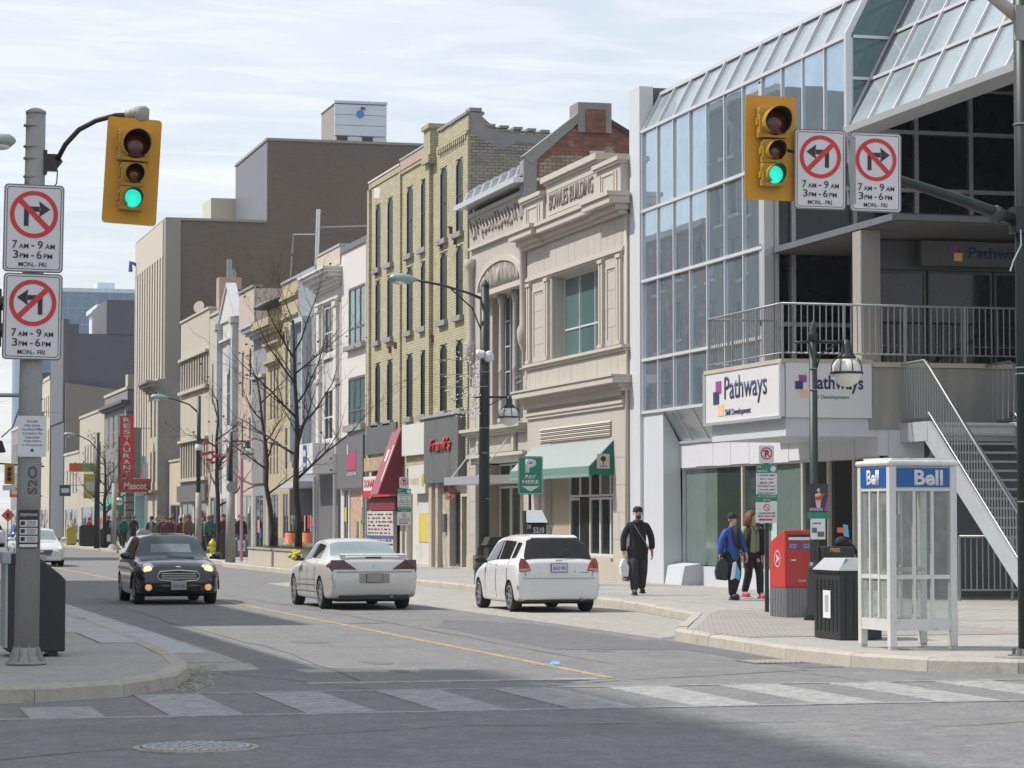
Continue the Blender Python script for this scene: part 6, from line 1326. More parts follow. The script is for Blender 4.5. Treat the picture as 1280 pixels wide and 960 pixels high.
# ================================================================ MAILBOX, NEWSPAPER BOX, BINS, PHONE BOOTH
mx0, mx1, my0, my1 = 14.93, 15.45, 39.6, 40.3
ml = thing('mailbox', 'red street letter box on a grey ribbed base beside the parking sign', 'mailbox', (15.2, 39.9, .15))
put('body', MB().prism([(mx0, my0, .62), (mx0, my0, 1.54), (mx0, my0+.1, 1.54), (mx0, my1, 1.34), (mx0, my1, .62)], (mx1-mx0, 0, 0)), 'mail_red', ml, bevel=.015)
put('base', MB().box(mx0+.01, mx1-.01, my0+.01, my1-.01, .15, .62), 'mail_grey', ml)
for k in range(9): put('base_rib', MB().box(mx0+.012+.06*k, mx0+.036+.06*k, my0-.004, my0+.02, .15, .62), 'mail_grey', ml)
for k in range(10): put('base_rib', MB().box(mx0-.004, mx0+.02, my0+.02+.07*k, my0+.05+.07*k, .15, .62), 'mail_grey', ml)
dr_ = put('door', MB().box(mx0+.03, mx1-.03, my0-.012, my0, .66, 1.24), 'mail_red', ml)
put('slot', MB().box(mx0+.05, mx1-.05, my0-.006, my0+.01, 1.38, 1.47), 'black', ml); put('flap', MB().prism([(mx0+.06, my0-.02, 1.38), (mx0+.06, my0-.005, 1.43), (mx0+.06, my0, 1.38)], (.4, 0, 0)), 'sign_white', ml)
pnm = put('name_plate', MB().box(mx0+.06, mx1-.05, my0-.016, my0-.004, 1.24, 1.33), 'ink_blue', ml)
for t, x, z in (('CANADA', .07, 1.292), ('POST', .07, 1.252), ('POSTES', .31, 1.292), ('CANADA', .31, 1.252)): text(t, .13, .028, 'sign_white', (mx0+x, my0-.0165, z), R, U, pnm, 'lettering', .002, .01)
put('wing_mark', MB().prism([(mx0+.225, my0-.018, 1.26), (mx0+.285, my0-.018, 1.285), (mx0+.225, my0-.018, 1.31), (mx0+.24, my0-.018, 1.285)], (0, .003, 0)), 'mail_red', pnm)
put('handle', MB().box(mx0+.1, mx0+.18, my0-.03, my0-.012, 1.05, 1.075), 'sign_white', dr_); text('Canada', .13, .04, 'sign_white', (mx0+.22, my0-.0125, .72), R, U, dr_, 'lettering', .002, .01)
# round postal emblem on the left side
rg = MB(); cy0, cz0 = my0+.33, 1.08
for k in range(24):
    t0, t1 = 2*math.pi*k/24, 2*math.pi*(k+1)/24; a, b = .135, .12
    rg.quad((mx0-.003, cy0+a*math.cos(t0), cz0+a*math.sin(t0)), (mx0-.003, cy0+a*math.cos(t1), cz0+a*math.sin(t1)), (mx0-.003, cy0+b*math.cos(t1), cz0+b*math.sin(t1)), (mx0-.003, cy0+b*math.cos(t0), cz0+b*math.sin(t0)))
rg.prism([(mx0-.004, cy0+.07, cz0+.07), (mx0-.004, cy0-.09, cz0), (mx0-.004, cy0+.07, cz0-.07), (mx0-.004, cy0+.02, cz0)], (.003, 0, 0)); put('emblem', rg, 'sign_white', ml)
nb = thing('newspaper_box', 'black newspaper box marked FREE next to the red mailbox', 'newspaper box', (15.75, 39.6, .15))
put('body', MB().box(15.50, 16.02, 39.35, 39.75, .32, 1.28), 'bin_black', nb, bevel=.02); put('foot', MB().box(15.52, 16.0, 39.38, 39.72, .15, .32), 'black', nb)
put('window', MB().box(15.57, 15.86, 39.335, 39.35, .80, 1.1), 'glass_old', nb); mat('gold', (.62,.46,.03), .5)
text('FREE', .17, .06, 'gold', (15.6, 39.348, 1.19), R, U, nb, 'lettering', .003, .02); text('SCENE', .4, .13, 'gold', (15.56, 39.348, .45), R, U, nb, 'lettering', .003, .02); text('LONDON', .2, .03, 'gold', (15.56, 39.348, .60), R, U, nb, 'lettering', .003)
bl = thing('refuse_bag', 'black bag slumped on top of the newspaper box with an orange tag', 'bag', (15.86, 39.55, 1.28)); bgm = MB().ball((15.88, 39.55, 1.34), .11, 12, 8, (1.1, .8, .9)); bgm.tube([(15.98, 39.55, 1.36), (16.12, 39.55, 1.2), (16.22, 39.55, 1.0)], [.05, .035, .02], 6)
put('bag', bgm, 'black_matte', bl, smooth=True); put('orange_tag', MB().box(15.72, 15.84, 39.33, 39.34, 1.5, 1.58), 'sign_orange', bl); put('blue_leaflet', MB().prism([(15.84, 39.36, 1.45), (15.93, 39.36, 1.42), (15.91, 39.36, 1.62), (15.83, 39.36, 1.63)], (0, .01, 0)), 'notice_blue', bl)
rb = thing('recycling_bin', 'black ribbed recycling bin with a pale sloping top beside the phone booth', 'bin', (13.1, 32.4, .15))
bx0, bx1, by0, by1 = 12.84, 13.42, 32.06, 32.96
put('body', MB().box(bx0, bx1, by0, by1, .15, 1.02), 'bin_black', rb)
for k in range(6): put('rib', MB().box(bx0-.008, bx0+.004, by0+.08+.14*k, by0+.13+.14*k, .25, .92), 'black', rb)
for k in range(5): put('rib', MB().box(bx0+.08+.11*k, bx0+.12+.11*k, by0-.008, by0+.004, .25, .95), 'black', rb)
put('lid', MB().prism([(bx0-.02, by0-.02, 1.02), (bx0-.02, by1+.02, 1.02), (bx0+.14, by1-.05, 1.20), (bx0+.14, by0+.1, 1.20)], (.0, 0, 0)).prism([(bx0-.02, by0-.02, 1.01), (bx1+.02, by0-.02, 1.01), (bx1+.02, by1+.02, 1.01), (bx0-.02, by1+.02, 1.01)], (0, 0, .03)), 'black', rb)
put('lid_top', MB().quad((bx0-.02, by0-.02, 1.045), (bx0-.02, by1+.02, 1.045), (bx0+.13, by1-.03, 1.2), (bx0+.13, by0+.12, 1.2)).quad((bx0-.02, by0-.02, 1.045), (bx0+.13, by0+.12, 1.2), (bx1-.1, by0+.12, 1.2), (bx1+.02, by0-.02, 1.045)).quad((bx0+.13, by0+.12, 1.2), (bx0+.13, by1-.03, 1.2), (bx1-.1, by1-.03, 1.2), (bx1-.1, by0+.12, 1.2)), 'bin_grey', rb)
put('side_label', MB().box(bx0-.012, bx0-.008, by0+.3, by0+.56, .42, .78), 'paper', rb); put('label_print', MB().box(bx0-.014, bx0-.012, by0+.37, by0+.49, .5, .72), 'bin_grey', rb)
fl = put('front_label', MB().box(bx0+.38, bx1-.02, by0-.012, by0-.008, .42, .78), 'paper', rb); text('London', .16, .04, 'sign_black', (bx0+.395, by0-.0125, .45), R, U, fl, 'lettering', .002); put('label_mark', MB().ball((bx0+.46, by0-.012, .64), .06, 8, 6, (.7, .05, 1)), 'bin_grey', fl)
lb = thing('recycling_bin', 'black recycling bin with a sloping top behind the left grey pole', 'bin', (2.4, 30.9, .15))
put('body', MB().prism([(2.13, 30.55, .2), (2.78, 30.55, .2), (2.78, 30.55, 1.02), (2.72, 30.55, 1.08), (2.42, 30.55, 1.32), (2.13, 30.55, 1.32)], (0, .75, 0)), 'bin_black', lb, bevel=.02)
put('side_panel', MB().box(2.10, 2.13, 30.55, 31.3, .25, 1.2), 'bin_grey', lb); put('top_rim', MB().box(2.06, 2.16, 30.5, 31.32, 1.2, 1.34), 'bin_grey', lb, bevel=.02); put('foot', MB().box(2.2, 2.3, 30.6, 31.2, .15, .21).box(2.6, 2.7, 30.6, 31.2, .15, .21), 'black', lb)
# phone booth (local coordinates, turned a little)
ph = thing('phone_booth', 'white aluminium phone booth with blue name bands standing near the kerb', 'phone booth', (12.46, 29.5, .15), world=False); ph.rotation_euler = (0, 0, math.radians(3))
W_, H_ = .90, 2.30
for x, y in ((0, 0), (W_, 0), (0, W_), (W_, W_)): put('corner_post', MB().box(x-(.09 if x else 0), x+(0 if x else .09), y-(.09 if y else 0), y+(0 if y else .09), .03, H_-.10), 'booth_white', ph, bevel=.008); put('foot', MB().box(x-(.085 if x else -.005), x+(-.005 if x else .085), y-(.085 if y else -.005), y+(-.005 if y else .085), 0, .03), 'booth_base', ph)
put('roof', MB().box(-.025, W_+.025, -.025, W_+.025, H_-.10, H_-.03), 'booth_white', ph, bevel=.03); put('roof_top', MB().box(.06, W_-.06, .06, W_-.06, H_-.03, H_), 'booth_white', ph)
def boothside(P, phone=False):
    put('head_band', boxP(P, .09, W_-.09, .01, .04, H_-.40, H_-.11), 'booth_white', ph)
    bb = put('name_band', boxP(P, .10, W_-.10, -.002, .012, H_-.355, H_-.12), 'bell_blue', ph)
    put('foot_rail', boxP(P, .09, W_-.09, .01, .06, .22, .36), 'booth_white', ph); put('mid_rail', boxP(P, .09, W_-.09, .01, .05, .84, .89), 'booth_white', ph)
    w = (W_-.18)/3
    for k in range(3):
        for z0, z1 in ((.36, .84), (.89, H_-.40)):
            q = MB(); q.quad(P(.09+w*k, .03, z0), P(.09+w*(k+1), .03, z0), P(.09+w*(k+1), .03, z1), P(.09+w*k, .03, z1)); put('glass', q, 'glass_booth', ph)
    for k in (1, 2): put('glazing_bar', boxP(P, .09+w*k-.018, .09+w*k+.018, .005, .045, .36, H_-.40), 'booth_white', ph)
    return bb
def boxP(P, u0, u1, w0, w1, z0, z1): mb = MB(); pbox(mb, P, u0, u1, w0, w1, z0, z1); return mb
f1 = boothside(lambda u, w, z: (u, w, z)); f2 = boothside(lambda u, w, z: (w, u, z)); boothside(lambda u, w, z: (u, W_-w, z)); 
put('open_side_rail', MB().box(W_-.06, W_-.01, .09, W_-.09, H_-.40, H_-.11), 'booth_white', ph)
text('Bell', .38, .19, 'sign_white', (.33, -.003, H_-.335), (1,0,0), (0,0,1), f1, 'name', .004, .03); text('Bell', .34, .19, 'sign_white', (-.003, .62, H_-.335), (0,-1,0), (0,0,1), f2, 'name', .004, .03)
put('telephone', MB().box(.30, .50, .70, .82, 1.0, 1.62), 'bin_grey', ph, bevel=.02); put('handset', MB().tube([(.27, .66, 1.62), (.25, .64, 1.5), (.25, .64, 1.35), (.27, .66, 1.2)], .03, 8), 'black', ph, smooth=True); put('phone_shelf', MB().box(.15, .75, .55, .82, .92, .97), 'booth_base', ph); put('phone_back', MB().box(.12, .3, .5, .8, .95, 1.75), 'black', ph)
# ================================================================ SMALLER THINGS FURTHER ALONG
hy = thing('fire_hydrant', 'yellow fire hydrant beside a black bin on the far pavement', 'fire hydrant', (15.7, 107.5, .15))
put('barrel', MB().lathe((15.7, 107.5, .15), [(.2, 0), (.2, .06), (.14, .08), (.14, .6), (.18, .62), (.18, .68), (.15, .78), (.06, .86), (.05, .92), (.01, .93)], 14), 'hydrant_yellow', hy, smooth=True); put('outlet', MB().tube([(15.46, 107.5, .62), (15.94, 107.5, .62)], .08, 10), 'hydrant_yellow', hy); put('outlet_cap', MB().tube([(15.7, 107.2, .6), (15.7, 107.4, .6)], .1, 10), 'hydrant_yellow', hy)
hy.scale = (.85, .85, .85); hy.location.z = .15
def smallbin(x, y, w, d, h, m, label, cat='bin', face=None):
    b = thing('street_box', label, cat, (x, y, .15)); put('body', MB().box(x-w/2, x+w/2, y-d/2, y+d/2, .2, h), m, b, bevel=.03); put('lid', MB().prism([(x-w/2-.03, y-d/2-.02, h), (x+w/2+.03, y-d/2-.02, h), (x+w/2-.1, y-d/2-.02, h+.16), (x-w/2+.1, y-d/2-.02, h+.16)], (0, d+.04, 0)), m, b); put('foot', MB().box(x-w/2+.05, x+w/2-.05, y-d/2+.03, y+d/2-.03, .15, .2), 'black', b)
    if face: put('front_plate', MB().box(x-w*.25, x+w*.25, y-d/2-.012, y-d/2, h*.45, h*.8), face, b)
    return b
smallbin(15.75, 104, .6, .6, 1.15, 'bin_black', 'black litter bin just right of the yellow hydrant'); smallbin(15.9, 150, .75, .7, 1.1, 'bin_black', 'black box with a white panel standing before the far crowd', 'newspaper box', 'paper')
smallbin(15.6, 158, .9, .8, 1.25, 'bin_black', 'large black street box left of the far walker'); smallbin(15.4, 166, .6, .6, 1.1, 'leaf_yellow', 'yellow newspaper box far down the pavement', 'newspaper box'); smallbin(15.8, 132, .6, .6, 1.05, 'bin_grey', 'grey box by the pale steel pole')
def aboard(x, y, m, label, w=.6, h=.95, face='paper'):
    b = thing('sandwich_board', label, 'sandwich board', (x, y, .15)); put('board', MB().prism([(x-w/2, y, .15), (x+w/2, y, .15), (x+w/2, y+.18, .15+h), (x-w/2, y+.18, .15+h)], (0, .03, 0)), m, b); put('board', MB().prism([(x-w/2, y+.5, .15), (x+w/2, y+.5, .15), (x+w/2, y+.24, .15+h), (x-w/2, y+.24, .15+h)], (0, .03, 0)), m, b)
    put('sheet', MB().prism([(x-w*.28, y+.045, .4), (x+w*.28, y+.045, .4), (x+w*.28, y+.125, .85), (x-w*.28, y+.125, .85)], (0, -.02, 0)), face, b); put('sheet_print', MB().prism([(x-w*.15, y+.035, .5), (x+w*.15, y+.035, .5), (x+w*.15, y+.075, .72), (x-w*.15, y+.075, .72)], (0, -.02, 0)), 'ink_blue', b)
aboard(17.3, 110.0, 'grey_dark', 'dark sandwich board with a white sheet between lamp post and planter', .55, .72); aboard(18.0, 103, 'sign_white', 'white sandwich board just behind the near tree trunk', .6, .85)
def barrel(x, y, z, label):
    b = thing('traffic_barrel', label, 'traffic barrel', (x, y, z), 'orange construction barrels stacked by the tree'); put('body', MB().lathe((x, y, z), [(.30, 0), (.30, .08), (.26, .1), (.25, .35), (.235, .36), (.225, .62), (.21, .63), (.2, .92), (.17, .95)], 16), 'barrel_orange', b, smooth=True)
    for k in range(2): put('reflective_band', MB().lathe((x, y, z), [(.262-.012*k, .17+.28*k), (.257-.012*k, .3+.28*k)], 16), 'white_paint', b)
    put('rim', MB().lathe((x, y, z+.94), [(.17, 0), (.17, .05), (.1, .07)], 12), 'black_matte', b)
for k, (x, dy, w) in enumerate(((16.1, 0, 'left'), (16.68, .1, 'right'))):
    barrel(x, 91.5+dy, .15, f'lower orange barrel on the {w} beside the tree trunk')
    if k < 3: barrel(x, 91.5+dy, .30, f'upper orange barrel stacked on the {w} hand lower one beside the tree')
for (y0, y1, lb_) in ((81.6, 86.8, 'nearer grey concrete planter with bare soil round the tree trunk'), (87.3, 92.2, 'farther grey concrete planter holding the smaller bare tree')):
    q = thing('planter', lb_, 'planter', (15.3, y0, .15), 'concrete planters along the kerb'); put('box', wallgrid(14.72, 16.2, .15, .70, [], FY(y0), .12), 'base_stone', q); put('side_wall', MB().box(14.72, 14.86, y0+.12, y1, .15, .70).box(16.06, 16.2, y0+.12, y1, .15, .70).box(14.86, 16.06, y1-.14, y1, .15, .70), 'base_stone', q)
    put('rim', MB().box(14.68, 16.24, y0-.04, y0+.1, .70, .76).box(14.68, 14.88, y0+.1, y1, .70, .76).box(16.04, 16.24, y0+.1, y1, .70, .76), 'old_concrete', q); put('soil', MB().box(14.86, 16.06, y0+.11, y1-.14, .2, .64), 'grime', q)
    mb = MB()
    for k in range(320):
        x, yy, a = random.uniform(14.75, 16.15), random.uniform(y0+.05, y1-.1), random.uniform(0, 6.28); h = random.uniform(.08, .28); dx, dy = .05*math.cos(a), .05*math.sin(a)
        mb.quad((x, yy, .6), (x+dx, yy+dy, .62), (x+dx*2, yy+dy*1.5, .66+h*.8)); mb.quad((x, yy, .6), (x-dy, yy+dx, .62), (x-dy*1.5, yy+dx, .62+h))
    put('dry_stalks', mb, mat('dry_plant', (.17,.14,.10), .95, 0, .4, 4), q, stuff=True)
# restaurant sign
rs = thing('restaurant_sign', 'tall red upright RESTAURANT sign with a smaller red box sign at its foot', 'sign', (17.9, 158, 4))
put('box', MB().box(17.55, 18.3, 158.0, 158.5, 4.2, 7.9), 'sign_red', rs); put('frame', MB().box(17.38, 17.5, 158.0, 158.4, 4.0, 6.7).box(17.46, 17.56, 158.0, 158.4, 4.1, 7.95).box(18.3, 18.75, 158.1, 158.5, 4.2, 7.2), 'tan_wall', rs)
for k, c in enumerate('RESTAURANT'): text(c, .42, .27, 'sign_white', (17.70, 157.998, 7.52-.355*k), R, U, rs, 'letter', .02, .02)
mbx = put('lower_box', MB().box(17.42, 19.35, 157.9, 158.5, 3.35, 4.15), mat('mascot_red', (.36,.07,.04), .6), rs); text('Mascot', 1.35, .42, 'sign_white', (17.75, 157.898, 3.52), R, U, mbx, 'name', .02, .02)
put('tie_rod', MB().tube([(18.4, 158.2, 7.2), (19.6, 159, 7.2)], .03, 6), 'galv', rs)
ms = thing('shop_sign', 'pale turquoise upright shop panels under the tall brown block', 'sign', (19.8, 166, 3)); put('panel', MB().box(19.3, 19.9, 165.6, 165.8, 1.2, 5.7), 'mint', ms); put('white_panel', MB().box(19.35, 19.85, 165.56, 165.6, 3.2, 4.6), 'sign_white', ms); put('grey_fascia', MB().box(19.7, 19.95, 157.5, 165.4, 3.4, 5.2), 'shop_grey', ms)
ga = thing('awning', 'small dark green awning on the grey corner building', 'awning', (19.6, 180, 2.6)); put('slope', MB().prism([(19.98, 177, 3.5), (18.8, 177, 2.6), (18.8, 177, 2.4), (19.98, 177, 2.4)], (0, 6, 0)), 'sign_green', ga); put('valance', MB().box(18.76, 18.8, 177, 183, 2.3, 2.62), 'awn_val', ga)
bn = thing('street_banner', 'orange and green banner hanging over the far pavement', 'banner', (18, 185, 5)); put('cloth', MB().box(17.0, 18.9, 185, 185.05, 5.05, 5.6), 'sign_orange', bn); put('green_end', MB().box(17.9, 18.9, 184.98, 185, 5.05, 5.6), mat('lime', (.25,.42,.10), .7), bn); put('support', MB().tube([(17.0, 185, 5.62), (18.95, 185, 5.62), (19.9, 185, 5.7)], .04, 6), 'galv', bn)
for (x, y, z0, z1, w, m, lb_) in ((18.6, 186, 3.2, 4.9, 1.0, 'yellow_poster', 'orange and yellow shop panel beyond the turquoise panels'), (15.2, 168, 3.2, 3.9, .7, 'awn_side', 'small green and white hanging panel far down the street'), (14.5, 200, 3.4, 4.1, 1.0, 'sign_orange', 'orange and red panel beside the left pole, far away'), (14.3, 178, 7.8, 8.9, .7, 'blue_grey', 'pale square sign with blue chevrons beside the left pole')):
    q = thing('shop_sign', lb_, 'sign', (x, y, z0)); put('panel', MB().box(x-w/2, x+w/2, y, y+.08, z0, z1), m, q); put('inner', MB().box(x-w*.35, x+w*.35, y-.02, y, z0+(z1-z0)*.3, z1-(z1-z0)*.3), 'sign_white', q); put('bracket', MB().tube([(x, y+.1, z1), (x+1.5, y+.1, z1)], .03, 6), 'galv', q)
cs_ = thing('construction_sign', 'orange diamond construction sign beside the left pole, far away', 'road sign', (13.3, 190, 1.2)); put('diamond', MB().prism([(13.2, 190, 1.55), (13.68, 190, 2.03), (13.2, 190, 2.51), (12.72, 190, 2.03)], (0, .04, 0)), 'sign_orange', cs_); put('symbol', MB().box(13.12, 13.28, 189.97, 190, 1.85, 2.2), 'sign_black', cs_); put('stand', MB().tube([(13.2, 190.1, .0), (13.2, 190.1, 2.0)], .04, 6), 'galv', cs_)
# ================================================================ CARS
mat('car_white', (.66,.67,.68), .25, 0, .05, 3, coat=.6, kind='obj'); mat('car_silver', (.60,.59,.57), .32, .35, .10, 3, coat=.3, kind='obj', streak=.3)
mat('car_dark', (.012,.014,.018), .16, .15, .15, 3, coat=.8, kind='obj'); mat('car_pearl', (.60,.61,.64), .22, .1, .05, 3, coat=.8, kind='obj'); mat('car_maroon', (.15,.02,.02), .3, 0, .1, 3, coat=.5)
glassy('car_glass', (.010,.013,.014), .03, 0, 1.45); glassy('car_glass_light', (.20,.26,.28), .06, 0, 1.5); mat('tyre', (.018,.018,.018), .85, 0, .2, 8); mat('rim', (.42,.43,.44), .35, .6, .15, 6)
mat('under', (.012,.012,.012), .9); mat('tail_red', (.30,.012,.015), .18, 0, .1, 5, coat=.8); mat('tail_dark', (.055,.012,.014), .2, 0, .1, 5, coat=.8); mat('head_glass', (.55,.56,.56), .12, 0, .1, 5, coat=.8); mat('head_on', (.9,.7,.45), .2, 0, .05, 5, emit=((1,.60,.28), 1.0))
mat('fog_on', (.7,.4,.2), .3, emit=((1,.45,.12), .35)); mat('chrome', (.62,.62,.63), .18, .9, .05, 4); mat('plate', (.50,.53,.60), .5, 0, .1, 20); mat('trim_black', (.02,.02,.021), .6)
class Car:
    def __init__(s, st): s.st = st; s.n = len(st); s.keys = [s.prof(q) for q in st]
    @staticmethod
    def prof(q):
        y, zb, w, zs, wb, zr, wr, zt = q
        return [(0, zb), (w*.86, zb), (w*.975, zb+.09), (w, (zb+zs)*.52), (w*.985, zs-.09), (wb, zs), (wr, zr), (wr*.68, zt-(zt-zr)*.22), (0, zt)]
    def P(s, u, v):
        def at(i, v):
            k = s.keys[i]; j = min(int(v), 7); t = v-j
            p0, p1, p2, p3 = k[max(j-1, 0)], k[j], k[j+1], k[min(j+2, 8)]
            if j == 7: p3 = (-k[7][0], k[7][1])
            if j == 0: p0 = (-k[1][0], k[1][1])
            o = []
            for c in (0, 1):
                m1 = (p2[c]-p0[c])/2*.75; m2 = (p3[c]-p1[c])/2*.75
                if j in (5,) : m1 = (p2[c]-p1[c]); m2 = (p2[c]-p1[c])
                if j == 4: m2 = (p2[c]-p1[c])*.7
                if j == 6: m1 = (p2[c]-p1[c])*.9
                o.append((2*t**3-3*t*t+1)*p1[c]+(t**3-2*t*t+t)*m1+(-2*t**3+3*t*t)*p2[c]+(t**3-t*t)*m2)
            return o
        i = min(int(u), s.n-2); t = u-i; ys = [q[0] for q in s.st]
        i0, i3 = max(i-1, 0), min(i+2, s.n-1)
        A, B, C, D = at(i0, v), at(i, v), at(i+1, v), at(i3, v); o = []
        y1, y2 = ys[i], ys[i+1]; dt = y2-y1
        for c in (0, 1):
            sl = (C[c]-B[c])/dt
            s0 = (B[c]-A[c])/(y1-ys[i0]) if i0 < i else sl; s3 = (D[c]-C[c])/(ys[i3]-y2) if i3 > i+1 else sl
            m1 = 0 if s0*sl <= 0 else (2*s0*sl/(s0+sl) if (s0+sl) else 0); m2 = 0 if s3*sl <= 0 else (2*s3*sl/(s3+sl) if (s3+sl) else 0)
            if i0 == i: m1 = sl
            if i3 == i+1: m2 = sl
            o.append((2*t**3-3*t*t+1)*B[c]+(t**3-2*t*t+t)*m1*dt+(-2*t**3+3*t*t)*C[c]+(t**3-t*t)*m2*dt)
        return Vector((o[0], y1+dt*t, o[1]))
    def N(s, u, v):
        e = .02; a = s.P(min(u+e, s.n-1), v)-s.P(max(u-e, 0), v); b = s.P(u, min(v+e, 8))-s.P(u, max(v-e, 0)); n = b.cross(a)
        if n.length < 1e-9: return Vector((0, 0, 1))
        n.normalize(); c = s.P(u, v)
        return n if n.dot(Vector((c.x, 0, c.z-.5))) >= 0 or abs(n.y) > .9 else -n
    def body(s, ku=5, kv=3):
        mb = MB(); us = [i/ku for i in range((s.n-1)*ku+1)]; vs = [j/kv for j in range(8*kv+1)]; full = [(v, 1) for v in vs] + [(v, -1) for v in vs[-2:0:-1]]; m = len(full)
        for u in us:
            for v, sg in full: p = s.P(u, v); mb.v.append((p.x*sg, p.y, p.z))
        for i in range(len(us)-1):
            for j in range(m): a = i*m+j; b = i*m+(j+1) % m; mb.f.append((a, b, b+m, a+m))
        mb.f.append(tuple(reversed(range(m)))); e = (len(us)-1)*m; mb.f.append(tuple(range(e, e+m))); return mb
    def patch(s, ua, ub, va, vb, off=.006, sg=1, k=6, both=False, inset=0):
        """a panel lying on the body skin: ua/ub may be (lower, upper) pairs"""
        mb = MB(); g = []
        for i in range(k+1):
            row = []
            for j in range(k+1):
                t = j/k; v = va+(vb-va)*t
                a = ua if not isinstance(ua, tuple) else ua[0]+(ua[1]-ua[0])*t; b = ub if not isinstance(ub, tuple) else ub[0]+(ub[1]-ub[0])*t
                u = a+(b-a)*i/k; p = s.P(u, v)+s.N(u, v)*off; row.append(len(mb.v)); mb.v.append((p.x*sg, p.y, p.z))
            g.append(row)
        for i in range(k):
            for j in range(k): mb.f.append((g[i][j], g[i+1][j], g[i+1][j+1], g[i][j+1]))
        return mb
    def centre(s, ua, ub, va, off=.006, k=6):
        mb = MB(); g = []
        for i in range(k+1):
            row = []; u = ua+(ub-ua)*i/k
            for j in range(2*k+1):
                v = va+(8-va)*(j/k if j <= k else 2-j/k); sg = 1 if j <= k else -1; p = s.P(u, v)+s.N(u, v)*off; row.append(len(mb.v)); mb.v.append((p.x*sg, p.y, p.z))
            g.append(row)
        for i in range(k):
            for j in range(2*k): mb.f.append((g[i][j], g[i+1][j], g[i+1][j+1], g[i][j+1]))
        return mb
def wheel(root, x, y, r, w=.2, spokes=7, rimm='rim'):
    sg = 1 if x > 0 else -1
    wh = put('wheel', MB().lathe((x-sg*w/2, y, r), [(r*.6, 0), (r*.93, .0), (r, .03), (r, w-.03), (r*.95, w), (r*.68, w), (r*.66, w-.03), (r*.6, w-.05)], 28, (sg, 0, 0)), 'tyre', root, smooth=True)
    rm = put('rim', MB().lathe((x+sg*(w/2-.045), y, r), [(r*.66, .0), (r*.66, .05), (r*.6, .05), (r*.58, .01), (.02, .008)], 24, (sg, 0, 0)), 'under', wh)
    mb = MB(); mb.lathe((x+sg*(w/2-.025), y, r), [(r*.16, 0), (r*.14, .03), (.01, .035)], 12, (sg, 0, 0))
    for k in range(spokes):
        a = 2*math.pi*k/spokes+.3; d = Vector((0, math.cos(a), math.sin(a))); e = Vector((0, -math.sin(a), math.cos(a))); c = Vector((x+sg*(w/2-.02), y, r))
        mb.prism([tuple(c+e*r*.10), tuple(c-e*r*.10), tuple(c-e*r*.075+d*r*.66), tuple(c+e*r*.075+d*r*.66)], (sg*.02, 0, 0))
    q = mb.lathe((x+sg*(w/2-.01), y, r), [(r*.74, 0), (r*.74, .018), (r*.64, .018), (r*.64, 0)], 24, (sg, 0, 0)); put('spokes', mb, rimm, rm)
def arches(obj, ys, r, hw):
    """cut the wheel arches out of the body with a boolean and keep the result as plain mesh"""
    cm = MB()
    for y in ys:
        for sg in (1, -1): cm.lathe((sg*(hw-.26), y, r-.005), [(r+.045, 0), (r+.045, .5)], 28, (sg, 0, 0))
    cme = cm.mesh(); cme.materials.append(MATS['under']); c = bpy.data.objects.new('cutter', cme); col.objects.link(c); par = obj.parent
    c.matrix_world = Matrix.Identity(4)
    bmn = bmesh.new(); bmn.from_mesh(cme); bmesh.ops.recalc_face_normals(bmn, faces=bmn.faces); bmn.to_mesh(cme); bmn.free()
    bmn = bmesh.new(); bmn.from_mesh(obj.data); bmesh.ops.recalc_face_normals(bmn, faces=bmn.faces); bmn.to_mesh(obj.data); bmn.free()
    obj.parent = None; md = obj.modifiers.new('b', 'BOOLEAN'); md.object = c; md.operation = 'DIFFERENCE'; md.solver = 'EXACT'; md.material_mode = 'TRANSFER'
    bpy.context.view_layer.update(); dg = bpy.context.evaluated_depsgraph_get(); me = bpy.data.meshes.new_from_object(obj.evaluated_get(dg))
    obj.modifiers.clear(); obj.data = me; obj.parent = par; bpy.data.objects.remove(c); smooth_obj(obj, 32)
def car(name, label, loc, rz, st, paint, wb, r, hw, cat='car'):
    root = thing(name, label, cat, loc, None, world=False); C = Car(st)
    b = put('body', C.body(), paint, root); arches(b, wb, r, hw)
    put('underbody', MB().box(-hw+.22, hw-.22, st[0][0]+.3, st[-1][0]-.3, .16, .34).box(-.3, .3, st[0][0]+.15, st[-1][0]-.2, .22, .34), 'under', root)
    for y in wb:
        for sg in (1, -1): wheel(root, sg*(hw-.115), y, r)
    root.rotation_euler = (0, 0, rz); return root, C, b
def plate(root, y, z, txt='ONTARIO', back=True, w=.31, h=.155, m='plate'):
    p = put('licence_plate', MB().box(-w/2-.01, w/2+.01, y-.006, y+.006, z-h/2-.01, z+h/2+.01), 'trim_black', root); s = -1 if back else 1
    put('plate_face', MB().box(-w/2, w/2, min(y+s*.006, y+s*.012), max(y+s*.006, y+s*.012), z-h/2, z+h/2), m, p); txt and text('BLKD 402', w*.8, h*.4, 'ink_blue', (s*w*.4*-1*-1 if False else (-w*.4 if back else w*.4), y+s*.0125, z-h*.22), (1 if back else -1, 0, 0), (0, 0, 1), p, 'number', .002, .01)
def mirror(root, x, y, z, m):
    sg = 1 if x > 0 else -1; put('door_mirror', MB().ball((x+sg*.1, y, z+.04), .1, 12, 8, (1.05, .6, .72)).box(min(x-sg*.05, x+sg*.08), max(x-sg*.05, x+sg*.08), y-.03, y+.03, z-.03, z+.03), m, root, smooth=True)
def lines(C, root, ulist, v0=1.9, v1=5.0):
    for u in ulist:
        for sg in (1, -1): put('door_gap', C.patch(u-.02, u+.02, v0, v1, .003, sg, 5), 'under', root)
